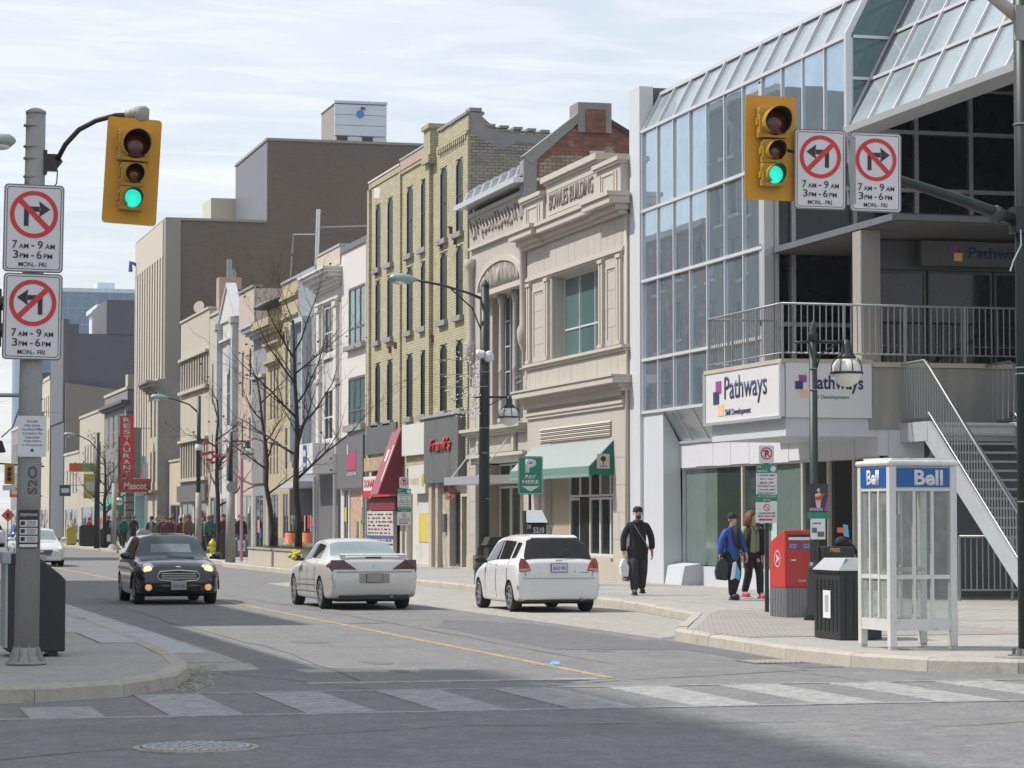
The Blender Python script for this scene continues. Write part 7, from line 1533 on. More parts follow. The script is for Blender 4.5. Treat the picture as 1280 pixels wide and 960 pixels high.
# ---- white hatchback, seen from behind
AV = [(-1.90,.36,.76,.66,.70,.74,.60,.76),(-1.87,.26,.815,.84,.745,.93,.66,.96),(-1.80,.24,.83,.94,.755,1.01,.68,1.04),(-1.48,.2,.835,.98,.765,1.38,.56,1.455),(-1.1,.18,.835,.97,.77,1.41,.57,1.50),(-.2,.18,.835,.945,.78,1.44,.60,1.505),(.45,.18,.835,.92,.77,1.38,.58,1.45),(1.15,.18,.83,.88,.75,.98,.66,1.0),(1.6,.2,.80,.78,.70,.84,.56,.86),(1.86,.26,.72,.62,.62,.66,.45,.68),(1.92,.32,.64,.52,.55,.55,.4,.57)]
a, CA, ab_ = car('hatchback', 'white five door hatchback with a black rear window, seen from behind in the parking bay', (13.22, 48.55, 0.006), 0, AV, 'car_white', (-1.22, 1.24), .295, .835)
rg_ = put('rear_window', CA.centre(2.0, 2.95, 6.02), 'car_glass', a, smooth=True)
put('rear_wiper', MB().tube([(.0, -1.81, 1.1), (.28, -1.77, 1.16)], .008, 5), 'trim_black', a)
put('roof_spoiler', MB().prism([(-.47, -1.53, 1.43), (.47, -1.53, 1.43), (.45, -1.35, 1.475), (-.45, -1.35, 1.475)], (0, 0, .015)), 'car_white', a)
for sg in (1, -1):
    put('side_window', CA.patch(3.25, 3.98, 5.15, 5.86, .007, sg), 'car_glass', a, smooth=True); put('side_window', CA.patch(4.12, 4.95, 5.12, 5.88, .007, sg), 'car_glass', a, smooth=True); put('side_window', CA.patch(5.05, (6.75, 6.15), 5.12, 5.88, .007, sg), 'car_glass', a, smooth=True)
    mat('lamp_pale', (.55,.30,.28), .25)
    put('door_handle', CA.patch(4.25, 4.45, 4.5, 4.65, .025, sg, 2), 'car_white', a); put('door_handle', CA.patch(5.15, 5.4, 4.5, 4.65, .025, sg, 2), 'car_white', a)
    put('rear_reflector', CA.patch(.9, 1.3, 2.45, 2.75, .01, sg, 2), 'tail_red', a); mirror(a, sg*.83, .70, .95, 'trim_black')
put('windscreen', CA.centre(6.1, 6.9, 6.1), 'car_glass', a, smooth=True); lines(CA, a, (4.05, 5.0, 6.3))

for sg in (1, -1):
    t2 = put('tail_light', MB().prism([(sg*.56, -1.885, .80), (sg*.79, -1.86, .78), (sg*.80, -1.84, .93), (sg*.755, -1.82, 1.05), (sg*.68, -1.83, 1.04), (sg*.61, -1.86, .94)], (0, -.03, 0)), 'tail_red', a, bevel=.012)
    put('indicator_strip', MB().prism([(sg*.59, -1.918, .815), (sg*.775, -1.893, .797), (sg*.78, -1.89, .84), (sg*.60, -1.915, .855)], (0, -.006, 0)), 'lamp_pale', t2)
for sg in (1, -1): put('tailgate_gap', MB().tube([(sg*.66, -1.905, .70), (sg*.70, -1.90, .83), (sg*.69, -1.885, .95)], .005, 4), 'under', a)
plate(a, -1.915, .86); put('badge', MB().box(-.06, .06, -1.885, -1.865, .995, 1.015), mat('badge_gold', (.5,.4,.15), .3, .6), a); put('model_script', MB().box(.42, .6, -1.90, -1.892, .76, .78).box(.3, .33, -1.90, -1.892, .77, .8), 'chrome', a)
put('bumper_gap', MB().box(-.72, .72, -1.935, -1.925, .655, .662), 'under', a); put('lower_valance', MB().box(-.66, .66, -1.84, -1.5, .20, .27), 'trim_black', a); put('exhaust', MB().tube([(.45, -1.93, .25), (.45, -1.6, .25)], .03, 8), 'iron', a); put('aerial', MB().tube([(0, -1.3, 1.5), (0, -1.5, 1.72)], .006, 5), 'trim_black', a)
a.scale = (.95, .95, .95)
# ---- silver saloon, seen from behind in the middle lane
PO = [(-2.36,.42,.78,.70,.70,.76,.60,.78),(-2.31,.30,.86,.86,.80,.94,.68,.965),(-2.16,.24,.89,.94,.82,1.02,.70,1.045),(-1.50,.20,.90,.95,.82,1.04,.70,1.07),(-.80,.18,.90,.95,.82,1.30,.60,1.35),(-.1,.18,.90,.94,.82,1.35,.60,1.40),(.45,.18,.90,.92,.82,1.29,.60,1.355),(1.2,.18,.90,.88,.80,.93,.66,.95),(1.8,.20,.88,.80,.76,.84,.6,.86),(2.25,.24,.80,.66,.7,.68,.5,.70),(2.36,.3,.7,.55,.6,.58,.45,.6)]
p, CP, _b = car('saloon', 'dusty silver saloon with dark swept tail lights, driving away in the middle lane', (10.2, 51.3, 0), math.radians(1), PO, 'car_silver', (-1.36, 1.36), .315, .90)
put('rear_window', CP.centre(3.08, 3.9, 6.05), 'car_glass_light', p, smooth=True)
for sg in (1, -1):
    put('side_window', CP.patch((3.9, 4.05), 4.95, 5.15, 5.86, .007, sg), 'car_glass', p, smooth=True); put('side_window', CP.patch(5.08, (6.75, 6.15), 5.13, 5.86, .007, sg), 'car_glass', p, smooth=True)
    put('tail_light', CP.patch((.75, 1.0), (2.3, 2.15), 3.95, 5.25, .012, sg), 'tail_dark', p, smooth=True)
    for v in (2.3, 2.65, 3.0): put('side_rib', CP.patch(3.85, 6.75, v, v+.07, .016, sg, 12), 'car_silver', p)
    for v in (3.1, 3.35, 3.6): put('bumper_rib', CP.patch(.3, 1.9, v, v+.06, .010, sg, 6), 'car_silver', p)
    put('round_reflector', MB().lathe((sg*.74, -2.325, .50), [(.05, 0), (.045, .015)], 12, (0, -1, 0)), 'trim_black' if sg < 0 else 'tail_dark', p); mirror(p, sg*.88, .62, .96, 'car_maroon' if sg < 0 else 'trim_black')
lines(CP, p, (3.95, 5.02, 6.35))
for sg in (1, -1): put('tail_lens', MB().prism([(sg*.86, -2.335, .80), (sg*.36, -2.375, .80), (sg*.62, -2.35, .985), (sg*.86, -2.29, .985)], (0, .03, 0)), 'tail_dark', p)
sp_ = put('spoiler', MB().prism([(-.70, -2.25, 1.065), (-.64, -2.14, 1.09), (.64, -2.14, 1.09), (.70, -2.25, 1.065)], (0, 0, .022)), 'car_silver', p, bevel=.008)
put('spoiler_foot', MB().box(-.66, -.56, -2.24, -2.14, 1.0, 1.075), 'car_silver', sp_); put('spoiler_foot', MB().box(.56, .66, -2.24, -2.14, 1.0, 1.075), 'car_silver', sp_); put('brake_light', MB().box(-.16, .16, -2.262, -2.25, 1.02, 1.05), 'tail_dark', p)
put('plate_recess', MB().box(-.3, .3, -2.375, -2.34, .53, .72), mat('dusty', (.30,.29,.275), .7), p); plate(p, -2.38, .63, m='dusty', txt=''); put('bumper_gap', MB().box(-.76, .76, -2.372, -2.36, .745, .755), 'under', p)
put('lower_valance', MB().box(-.7, .7, -2.30, -1.9, .21, .31), 'trim_black', p); put('exhaust', MB().tube([(.35, -2.34, .27), (.35, -2.0, .27)], .035, 8), 'iron', p); put('badge', MB().lathe((0, -2.36, .88), [(.022, 0), (.02, .01)], 8, (0, -1, 0)), 'chrome', p); put('windscreen', CP.centre(6.12, 6.9, 6.1), 'car_glass', p, smooth=True)
p.scale = (.96, .96, .96)
cl = thing('cloth', 'bright yellow cloth held out of the silver saloon window', 'cloth', (9.25, 51.9, 1.0)); cm_ = MB()
for k, (dx, dy, dz) in enumerate(((0, 0, 0), (-.1, .08, -.03), (.06, -.1, .02), (-.05, -.1, -.06), (.02, .1, .05))): cm_.ball((9.23+dx*.8, 51.9+dy, 1.02+dz), .058, 8, 6, (1, 1.2, .9))
put('bundle', cm_, mat('cloth_yellow', (.50,.46,.06), .9, 0, .2, 20), cl, smooth=True)
# ---- dark small car coming towards the camera
MI = [(-1.85,.32,.72,.78,.66,.84,.60,.86),(-1.80,.24,.80,.88,.74,.95,.64,1.0),(-1.62,.20,.83,.90,.78,1.25,.60,1.32),(-1.40,.18,.84,.90,.79,1.33,.60,1.39),(-.6,.17,.84,.90,.80,1.36,.61,1.41),(.22,.17,.84,.90,.80,1.33,.60,1.395),(.84,.17,.84,.87,.78,.92,.71,.935),(1.3,.18,.84,.84,.77,.87,.62,.905),(1.62,.20,.82,.77,.73,.81,.54,.84),(1.79,.24,.76,.67,.65,.72,.48,.745),(1.85,.30,.68,.58,.57,.61,.42,.63)]
q, CM, _b = car('small_car', 'dark small car with round lit headlights and a chrome grille, driving towards the camera', (7.08, 55.0, 0), math.pi, MI, 'car_dark', (-1.23, 1.24), .30, .84)
put('windscreen', CM.centre(5.12, 5.93, 6.06), glassy('mini_glass', (.05,.075,.08), .03, 0, 1.55) or 'mini_glass', q, smooth=True)
put('painted_rear_daylight', CM.centre(5.45, 5.72, 7.15, .010), mat('daylight_patch', (.17,.21,.21), .1, 0, .3, 3), q, smooth=True)  # opaque pale patch painting the daylight seen through the rear window
for sg in (1, -1):
    put('side_window', CM.patch(2.6, 4.2, 5.15, 5.88, .007, sg), 'car_glass', q, smooth=True); put('side_window', CM.patch(4.3, (5.8, 5.15), 5.15, 5.88, .007, sg), 'car_glass', q, smooth=True)
    hl = put('headlight', MB().lathe((sg*.60, 1.67, .685), [(.145, -.02), (.145, .05), (.13, .075), (.11, .08)], 24, (sg*.12, 1, .18)), 'chrome', q, smooth=True); put('bulb', MB().lathe((sg*.607, 1.73, .695), [(.112, 0), (.10, .03), (.06, .045), (.01, .05)], 20, (sg*.12, 1, .18)), 'head_glass', hl, smooth=True)
    put('glow', MB().lathe((sg*.607, 1.755, .697), [(.085, 0.028), (.05, .036), (.01, .04)], 16, (sg*.12, 1, .18)), 'head_on', hl)
    put('fog_light', MB().lathe((sg*.60, 1.83, .35), [(.07, -.03), (.07, .02), (.05, .03), (.01, .032)], 16, (0, 1, 0)), 'fog_on', q, smooth=True); mirror(q, sg*.84, .72, .93, 'car_dark')
    put('wheel_arch_trim', MB().tube([(sg*.845, 1.24+.36*math.cos(t*math.pi/8), .30+.36*math.sin(t*math.pi/8)) for t in range(9)], .02, 6), 'trim_black', q)
gr = put('grille', MB().prism([(-.42, 1.845, .57), (-.38, 1.845, .50), (0, 1.875, .47), (.38, 1.845, .50), (.42, 1.845, .57), (.36, 1.81, .655), (0, 1.84, .68), (-.36, 1.81, .655)], (0, .02, 0)), 'trim_black', q)
for k in range(4): put('grille_bar', MB().box(-.37+.012*k, .37-.012*k, 1.875, 1.892, .515+.036*k, .525+.036*k), 'chrome', gr)
put('grille_surround', MB().tube([(-.43, 1.85, .57), (-.37, 1.87, .49), (0, 1.895, .46), (.37, 1.87, .49), (.43, 1.85, .57), (.37, 1.83, .665), (0, 1.86, .69), (-.37, 1.83, .665), (-.43, 1.85, .57)], .013, 8), 'chrome', gr, smooth=True)
put('bumper', MB().box(-.62, .62, 1.80, 1.87, .40, .48), 'car_dark', q, bevel=.03); put('lower_intake', MB().box(-.45, .45, 1.845, 1.862, .27, .36), 'under', q); plate(q, 1.90, .38, back=False, m='bin_grey'); put('badge', MB().ball((0, 1.78, .755), .035, 10, 6, (1.8, .4, .6)), 'chrome', q); put('wiper', MB().tube([(-.45, .88, .94), (.1, .82, .96)], .008, 5), 'trim_black', q)
put('sunroof', CM.centre(4.2, 4.95, 7.2, .02), 'car_glass', q); put('bonnet_gap', CM.centre(7.98, 8.0, 5.6, .003), 'under', q)
# ---- pale saloon behind it
cd, CC, _b = car('saloon', 'pale silver saloon with a dark mesh grille, coming towards the camera behind the left pole', (7.95, 99.5, 0), math.pi, PO, 'car_pearl', (-1.36, 1.36), .325, .90)
put('windscreen', CC.centre(6.12, 6.93, 6.08), 'car_glass_light', cd, smooth=True); gg = put('grille', MB().prism([(-.42, 2.33, .62), (.42, 2.33, .62), (.34, 2.38, .42), (-.34, 2.38, .42)], (0, .03, 0)), 'trim_black', cd); put('badge', MB().box(-.08, .08, 2.40, 2.42, .53, .60), 'chrome', gg)
for k in range(4): put('grille_bar', MB().box(-.38, .38, 2.39, 2.405, .45+.045*k, .457+.045*k), 'chrome', gg)
plate(cd, 2.41, .36, back=False); put('bumper', MB().box(-.72, .72, 2.25, 2.37, .22, .36), 'car_pearl', cd, bevel=.03)
for sg in (1, -1): put('headlight', CC.patch(8.35, 9.5, 4.2, 5.6, .012, sg), 'head_glass', cd, smooth=True); put('glow', MB().ball((sg*.68, 2.22, .68), .055, 10, 6), 'head_on', cd); mirror(cd, sg*.88, .62, .96, 'car_pearl'); put('side_window', CC.patch(5.08, (6.75, 6.15), 5.13, 5.86, .007, sg), 'car_glass', cd, smooth=True); put('side_window', CC.patch((3.9, 4.05), 4.95, 5.15, 5.86, .007, sg), 'car_glass', cd, smooth=True)
# ---- far traffic: box truck and cars
tk = thing('box_truck', 'pale grey box truck far away at the left edge', 'truck', (13.2, 225, 0)); put('cargo_box', MB().box(12.0, 14.6, 225, 231, 1.1, 3.9), 'tan_wall', tk); put('chassis', MB().box(12.1, 14.5, 225.1, 232, .5, 1.1), 'under', tk); put('cab', MB().box(12.1, 14.5, 231.2, 233, .6, 2.6), 'grey_stone', tk)
for x in (12.3, 14.3): put('wheel', MB().lathe((x-.15, 226.5, .5), [(.48, 0), (.5, .3)], 16, (1, 0, 0)), 'tyre', tk)
for (x, y, m, lb_) in ((11.3, 150, 'ink_blue', 'dark blue car parked far away, seen over the pale saloon'), (10.7, 170, 'car_white', 'white car far away behind the dark blue one')):
    c, CX, _b = car('parked_car', lb_, (x, y, 0), 0, AV, m, (-1.22, 1.24), .295, .835); put('rear_window', CX.centre(2.12, 2.92, 6.03), 'car_glass', c, smooth=True)
    for sg in (1, -1): put('tail_light', CX.patch((1.25, 1.75), (2.35, 2.3), 4.1, 5.75, .012, sg), 'tail_red', c)

# ================================================================ PEOPLE
def skin_mesh(nodes, edges, sub=1, ysq=1.0, root=None):
    """grow one continuous surface over a graph of joints (pos, radius)"""
    names = list(nodes); me = bpy.data.meshes.new('p'); me.from_pydata([nodes[n][0] for n in names], [(names.index(a), names.index(b)) for a, b in edges], [])
    ob = bpy.data.objects.new('p', me); col.objects.link(ob); sk = ob.modifiers.new('s', 'SKIN'); sk.use_smooth_shade = True; sk.branch_smoothing = .4
    for i, n in enumerate(names):
        r = nodes[n][1]; me.skin_vertices[0].data[i].radius = r if isinstance(r, tuple) else (r, r); me.skin_vertices[0].data[i].use_root = (n == (root or names[0]))
    if sub: sb = ob.modifiers.new('u', 'SUBSURF'); sb.levels = sub; sb.render_levels = sub
    bpy.context.view_layer.update(); o = bpy.data.meshes.new_from_object(ob.evaluated_get(bpy.context.evaluated_depsgraph_get())); bpy.data.objects.remove(ob)
    o.polygons.foreach_set('use_smooth', [True]*len(o.polygons)); o.materials.clear(); return o
def obmesh(name, me, m, parent, label=None):
    o = bpy.data.objects.new(name, me); return finish(o, parent, m, label)
def person(label, loc, rz, h=1.75, coat='c', trousers='t', skin='skin', shoes='black', hair='black_matte', hat=False, long_hair=False, stride=.22, armL=(.25, .0, .86), armR=(.25, .0, .86), coat_len=.74, bulk=1.0, fingers=False, face=False, head_turn=0.0, arms_out=0.0, group=None, sub=1):
    """local: faces -y; joints for a 1.75 m figure scaled to h"""
    root = thing('person', label, 'person', loc, group, world=False); s = h/1.75; V = lambda x, y, z: (x*s, y*s, z*s)
    N = {}; E = []
    def nd(n, x, y, z, r): N[n] = (V(x, y, z), r*s)
    nd('pel', 0, 0, .96, .10); nd('waist', 0, 0, 1.12, .105); nd('chest', 0, 0, 1.33, .135); nd('neck', 0, -.01, 1.49, .055); nd('chin', 0, -.035, 1.565, .074); nd('head', 0, -.025, 1.645, .101); nd('top', 0, -.01, 1.715, .072)
    E += [('pel', 'waist'), ('waist', 'chest'), ('chest', 'neck'), ('neck', 'chin'), ('chin', 'head'), ('head', 'top')]
    if face: nd('nose', 0, -.125, 1.62, .012); E.append(('head', 'nose'))
    L = {}
    for sd, sg, arm, ph in (('L', 1, armL, 1), ('R', -1, armR, -1)):
        ft = stride*ph; kn = (ft*.55-.05 if ft < 0 else ft*.30-.07)
        nd('hip'+sd, sg*.09, 0, .90, .072); nd('knee'+sd, sg*.10, kn, .50, .048); nd('ank'+sd, sg*.10, ft, .11 if ft <= 0 else .15, .042); nd('toe'+sd, sg*.12, ft-.15, .045 if ft <= 0 else .06, .038)
        E += [('pel', 'hip'+sd), ('hip'+sd, 'knee'+sd), ('knee'+sd, 'ank'+sd), ('ank'+sd, 'toe'+sd)]
        ax, ay, az = arm; ex, ey = sg*(.235+arms_out*.5), (ay*.35+.04); nd('sh'+sd, sg*.175, 0, 1.42, .06); nd('el'+sd, ex, ey, 1.15, .045); nd('wr'+sd, sg*ax, ay, az, .030); nd('palm'+sd, sg*ax, ay-.01, az-.07, .034)
        E += [('chest', 'sh'+sd), ('sh'+sd, 'el'+sd), ('el'+sd, 'wr'+sd), ('wr'+sd, 'palm'+sd)]; L[sd] = (ft, kn, ex, ey)
        if fingers:
            for k, (dy, ln) in enumerate(((-.028, .062), (-.010, .072), (.010, .068), (.028, .055))):
                nd(f'fa{k}{sd}', sg*ax, ay-.01+dy, az-.115, .0095); nd(f'fb{k}{sd}', sg*(ax-.008), ay-.01+dy, az-.115-ln*.55, .0085); nd(f'fc{k}{sd}', sg*(ax-.028), ay-.01+dy, az-.115-ln*.9, .0075); E += [('palm'+sd, f'fa{k}{sd}'), (f'fa{k}{sd}', f'fb{k}{sd}'), (f'fb{k}{sd}', f'fc{k}{sd}')]
            nd('th'+sd, sg*(ax-.012), ay-.05, az-.075, .011); nd('ti'+sd, sg*(ax-.02), ay-.06, az-.11, .009); E += [('palm'+sd, 'th'+sd), ('th'+sd, 'ti'+sd)]
    bme = skin_mesh(N, E, sub)
    for v in bme.vertices:
        if abs(v.co.x) < .24*s and .8*s < v.co.z < 1.5*s: v.co.y *= .66; v.co.x *= .9
    obmesh('body', bme, skin, root)
    # trousers
    T = {'pel': (V(0, 0, .97), .12*s*bulk)}; TE = []
    for sd, sg in (('L', 1), ('R', -1)):
        ft, kn, ex, ey = L[sd]; T['hip'+sd] = (V(sg*.095, 0, .88), .112*s*bulk); T['knee'+sd] = (V(sg*.10, kn, .50), .088*s*bulk); T['cuff'+sd] = (V(sg*.10, ft, .07 if ft <= 0 else .11), .072*s*bulk); TE += [('pel', 'hip'+sd), ('hip'+sd, 'knee'+sd), ('knee'+sd, 'cuff'+sd)]
    tme = skin_mesh(T, TE, sub)
    for v in tme.vertices:
        if v.co.z > .72*s: v.co.y *= .72
    obmesh('trousers', tme, trousers, root)
    # coat
    K = {'hem': (V(0, .01, coat_len), .195*s*bulk), 'waist': (V(0, 0, 1.08), .16*s*bulk), 'chest': (V(0, .0, 1.31), .170*s*bulk), 'coll': (V(0, 0, 1.48), .095*s)}; KE = [('hem', 'waist'), ('waist', 'chest'), ('chest', 'coll')]
    for sd, sg, arm in (('L', 1, armL), ('R', -1, armR)):
        ft, kn, ex, ey = L[sd]; ax, ay, az = arm
        K['sh'+sd] = (V(sg*.18, 0, 1.405), .092*s); K['el'+sd] = (V(ex*1.03, ey, 1.15), .061*s*bulk); K['cf'+sd] = (V(sg*ax, ay, az+.02), .056*s*bulk); KE += [('chest', 'sh'+sd), ('sh'+sd, 'el'+sd), ('el'+sd, 'cf'+sd)]
    cme = skin_mesh(K, KE, sub, root='chest')
    for v in cme.vertices:
        if abs(v.co.x) < .21*s: v.co.y *= .78
    ct = obmesh('coat', cme, coat, root); put('collar', MB().lathe(V(0, -.005, 1.44), [(.10*s, 0), (.085*s, .05*s), (.075*s, .07*s), (.06*s, .06*s)], 14), coat, ct, smooth=True)
    put('coat_front_seam', MB().tube([V(0, -.145*bulk, 1.40), V(0, -.15*bulk, 1.2), V(0, -.148*bulk, .9)], .006, 5), 'black_matte', ct)
    for sd, sg in (('L', 1), ('R', -1)):
        ft = L[sd][0]; z = .0 if ft <= 0 else .03; put('shoe', MB().ball(V(sg*.11, ft-.07, .055+z), .06*s, 12, 8, (.85, 2.3, .85)).box(*(c*s for c in (sg*.11-.045, sg*.11+.045, ft-.19, ft+.06, .0+z, .025+z))), shoes, root, smooth=True)
    # head details
    hz = 1.645
    if hat: put('hat', MB().lathe(V(0, -.005, hz+.022), [(.098*s, 0), (.100*s, .04*s), (.088*s, .085*s), (.05*s, .112*s), (.01, .118*s)], 18), hair, root, smooth=True); put('hat_brim', MB().lathe(V(0, -.005, hz+.014), [(.100*s, 0), (.104*s, .012*s), (.101*s, .032*s)], 18), hair, root)
    else: put('hair', MB().ball(V(0, .005, hz+.025), .108*s, 16, 10, (.95, 1.02, 1.02)), hair, root, smooth=True)
    if long_hair:
        hb = MB()
        for k in range(16):
            a_ = math.pi*(k/15)*1.5-math.pi*.25; x0, y0_ = .10*math.cos(a_), .095*math.sin(a_); hb.tube([V(x0*.6, y0_*.6, hz+.10), V(x0*1.1, y0_*1.1+.0, hz+.02), V(x0*1.45, y0_*1.2+.02, hz-.1), V(x0*1.7, y0_*1.1+.02, hz-.26)], [.03*s, .036*s, .042*s, .02*s], 6)
        put('long_hair', hb, hair, root, smooth=True)
    if face:
        for sg in (1, -1):
            put('eye', MB().ball(V(sg*.032, -.108, 1.642), .010*s, 8, 6, (1.3, .6, .8)), 'black', root); put('ear', MB().ball(V(sg*.088, -.01, 1.63), .022*s, 8, 6, (.5, .8, 1.3)), skin, root)
        put('mouth', MB().ball(V(0, -.108, 1.575), .02*s, 8, 6, (1.2, .4, .35)), mat('lip', (.30,.10,.09), .6), root)
    root.rotation_euler = (0, 0, rz); return root
mat('c_black', (.018,.018,.021), .9, 0, .2, 6, kind='obj'); mat('t_charcoal', (.035,.034,.037), .9, 0, .2, 6, kind='obj'); mat('c_blue', (.025,.07,.30), .65, 0, .2, 8, kind='obj'); mat('c_olive', (.30,.31,.19), .9, 0, .15, 6, kind='obj'); mat('hair_red', (.14,.055,.028), .6, 0, .3, 20); mat('shoe_pink', (.50,.10,.13), .6); mat('c_maroon', (.10,.025,.03), .9, 0, .2, 5); mat('c_grey', (.13,.13,.14), .9, 0, .2, 5); mat('c_teal', (.04,.13,.13), .9, 0, .2, 5); mat('c_white', (.50,.48,.46), .9, 0, .1, 5); mat('c_green', (.06,.09,.05), .9, 0, .2, 5); mat('t_jeans', (.05,.07,.12), .9, 0, .2, 6); mat('c_brown', (.14,.09,.06), .9, 0, .2, 5)
man = person('man in a black hat and long dark coat walking with a white carrier bag', (16.45, 52.2, .152), math.radians(-6), 1.80, 'c_black', 't_charcoal', hat=True, hair='black_matte', armL=(.29, -.02, .88), armR=(.30, -.04, .85), coat_len=.62, bulk=1.18, fingers=True, face=True, stride=.15, sub=2, arms_out=.09)
put('beard', MB().ball((0, -.095, 1.615), .055, 12, 8, (1.05, .75, .8)), mat('beard', (.06,.045,.035), .9), man, smooth=True)
put('scarf', MB().lathe((0, -.01, 1.48), [(.105, 0), (.11, .03), (.09, .07)], 14), 't_charcoal', man, smooth=True); put('bag_strap', MB().tube([(-.10, -.135, 1.46), (-.02, -.19, 1.3), (.12, -.195, 1.08), (.25, -.12, .92)], .012, 6), 'iron', man)
cb1 = thing('carrier_bag', 'white plastic carrier bag in the hatted man\'s hand', 'bag', (16.1, 52.1, .55), world=False)
put('bag', MB().prism([(-.05, -.05, .0), (.10, -.06, -.02), (.13, -.04, .18), (.06, -.03, .34), (.0, -.03, .36), (-.07, -.04, .2)], (0, .12, 0)), 'paper', cb1, bevel=.02); put('handle', MB().tube([(.0, .01, .35), (.03, .0, .43), (.06, .01, .35)], .008, 6), 'paper', cb1)
cb2 = thing('shoulder_bag', 'grey cloth bag hanging behind the white carrier bag', 'bag', (16.24, 52.25, .5), world=False); put('bag', MB().prism([(-.06, 0, .0), (.08, 0, -.04), (.12, 0, .1), (.07, 0, .36), (-.02, 0, .36), (-.08, 0, .14)], (0, .12, 0)), 'c_grey', cb2, bevel=.02); put('strap', MB().tube([(.0, .05, .35), (.02, .05, .45), (.05, .05, .35)], .008, 5), 'c_grey', cb2)
wb_ = person('woman in a bright blue jacket and dark headscarf looking aside, carrying bags', (17.2, 48.5, .152), math.radians(22), 1.66, 'c_blue', 'c_black', skin='skin_pale', hat=True, hair='black_matte', armL=(.30, -.10, .93), armR=(.30, .03, .90), coat_len=.72, bulk=1.14, fingers=True, face=True, stride=.12, sub=2, arms_out=.05)
put('scarf', MB().tube([(0, -.10, 1.40), (-.02, -.17, 1.25), (.0, -.185, 1.1), (.03, -.18, .98)], [.06, .055, .05, .03], 8), 'c_black', wb_, smooth=True); put('trim', MB().tube([(.05, -.18, .9), (.06, -.19, .82)], .012, 5), 'gold', wb_)
hb1 = thing('handbag', 'black handbag hanging at the side of the woman in the blue jacket', 'bag', (16.95, 48.3, .55), world=False); put('bag', MB().prism([(-.12, 0, 0), (.10, 0, -.02), (.13, 0, .3), (.04, 0, .42), (-.08, 0, .38), (-.15, 0, .15)], (0, .14, 0)), 'black', hb1, bevel=.03); put('strap', MB().tube([(-.05, .07, .4), (.04, .07, .62), (.1, .07, .75)], .012, 6), 'black', hb1)
hb2 = thing('carrier_bag', 'small pale blue bag held by the woman in the blue jacket', 'bag', (17.12, 48.2, .60), world=False); put('bag', MB().prism([(0, 0, .02), (.12, 0, -.06), (.14, 0, .1), (.05, 0, .3), (.0, 0, .2)], (0, .05, 0)), mat('bag_blue', (.10,.40,.62), .5), hb2); put('white_sheet', MB().prism([(-.06, -.02, -.05), (.02, -.02, -.02), (.05, -.02, .3), (-.01, -.02, .28)], (0, .02, 0)), 'paper', hb2)
w2 = person('woman with long red brown hair and an olive top walking beside the blue jacket', (17.9, 49.3, .152), math.radians(14), 1.72, 'c_olive', 'c_black', skin='skin_pale', hair='hair_red', long_hair=True, armL=(.25, 0, .9), armR=(.25, .02, .9), coat_len=.88, shoes='shoe_pink', fingers=True, face=True, stride=-.14, sub=2)
put('cardigan', MB().tube([(.15, -.1, 1.38), (.19, -.12, 1.15), (.19, -.10, .86)], [.06, .07, .06], 8).tube([(-.15, -.1, 1.38), (-.19, -.12, 1.15), (-.19, -.10, .86)], [.06, .07, .06], 8), 'c_black', w2, smooth=True); put('necklace', MB().tube([(-.07, -.13, 1.42), (0, -.165, 1.28), (.07, -.13, 1.42)], .008, 5), 'black', w2)
for k, (px, py, hgt, cm2, tm, lb2) in enumerate([(16.35, 108.9, 1.78, 'c_maroon', 'c_black', 'person in a dark maroon coat walking beyond the yellow hydrant'), (17.4, 163, 1.8, 'c_black', 't_jeans', 'person in a black jacket walking away past the large street box'), (17.6, 160, 1.75, 'c_teal', 't_charcoal', 'person in teal standing by the far lamp post'),
    (18.0, 155, 1.8, 'c_black', 'c_black', 'bulky person in black by the box with a white panel'), (17.2, 140, 1.74, 'c_grey', 't_jeans', 'person in a grey jacket and jeans right of the steel pole'), (17.9, 146, 1.7, 'c_black', 't_charcoal', 'person in black at the left of the far crowd'), (17.5, 139.5, 1.6, 'c_green', 't_charcoal', 'person in a dark green coat in the far crowd'),
    (18.6, 142, 1.78, 'c_brown', 'c_black', 'person in brown in the middle of the far crowd'), (18.5, 138, 1.66, 'c_maroon', 't_charcoal', 'person in dark red in the middle of the far crowd'), (18.7, 134, 1.7, 'c_black', 't_jeans', 'person in black toward the right of the far crowd'), (18.2, 128, 1.6, 'c_maroon', 'c_black', 'short person in maroon right of the far crowd'),
    (18.6, 126, 1.66, 'c_black', 't_charcoal', 'person in black standing beside the pale coat'), (18.8, 124, 1.7, 'c_white', 't_charcoal', 'person in a pale coat at the right of the far crowd'), (19.0, 121, 1.74, 'c_brown', 'c_maroon', 'person leaning in dark red and brown at the right end of the far crowd'), (17.0, 171, 1.72, 'sign_red', 't_jeans', 'person in a red top far away near the left pole')]):
    person(lb2, (px, py, .15), math.radians((k*67) % 360 if k != 1 else 180), hgt, cm2, tm, hair=('black_matte', 'hair_red', 'c_grey', 'c_brown')[k % 4], stride=.12+.05*(k % 3), bulk=1.0+.08*(k % 3), group='people on the far pavement' if k else None)

far_walkers = [o for o in col.objects if o.get('group') == 'people on the far pavement']
for k in range(16):
    src = far_walkers[(k*5) % 9]; clone(src, (16.6+random.random()*3.0, 117+k*2.7+random.random()*2, .15), random.uniform(0, 6.28), 'dark clothed walker in the thick of the far crowd on the pavement')
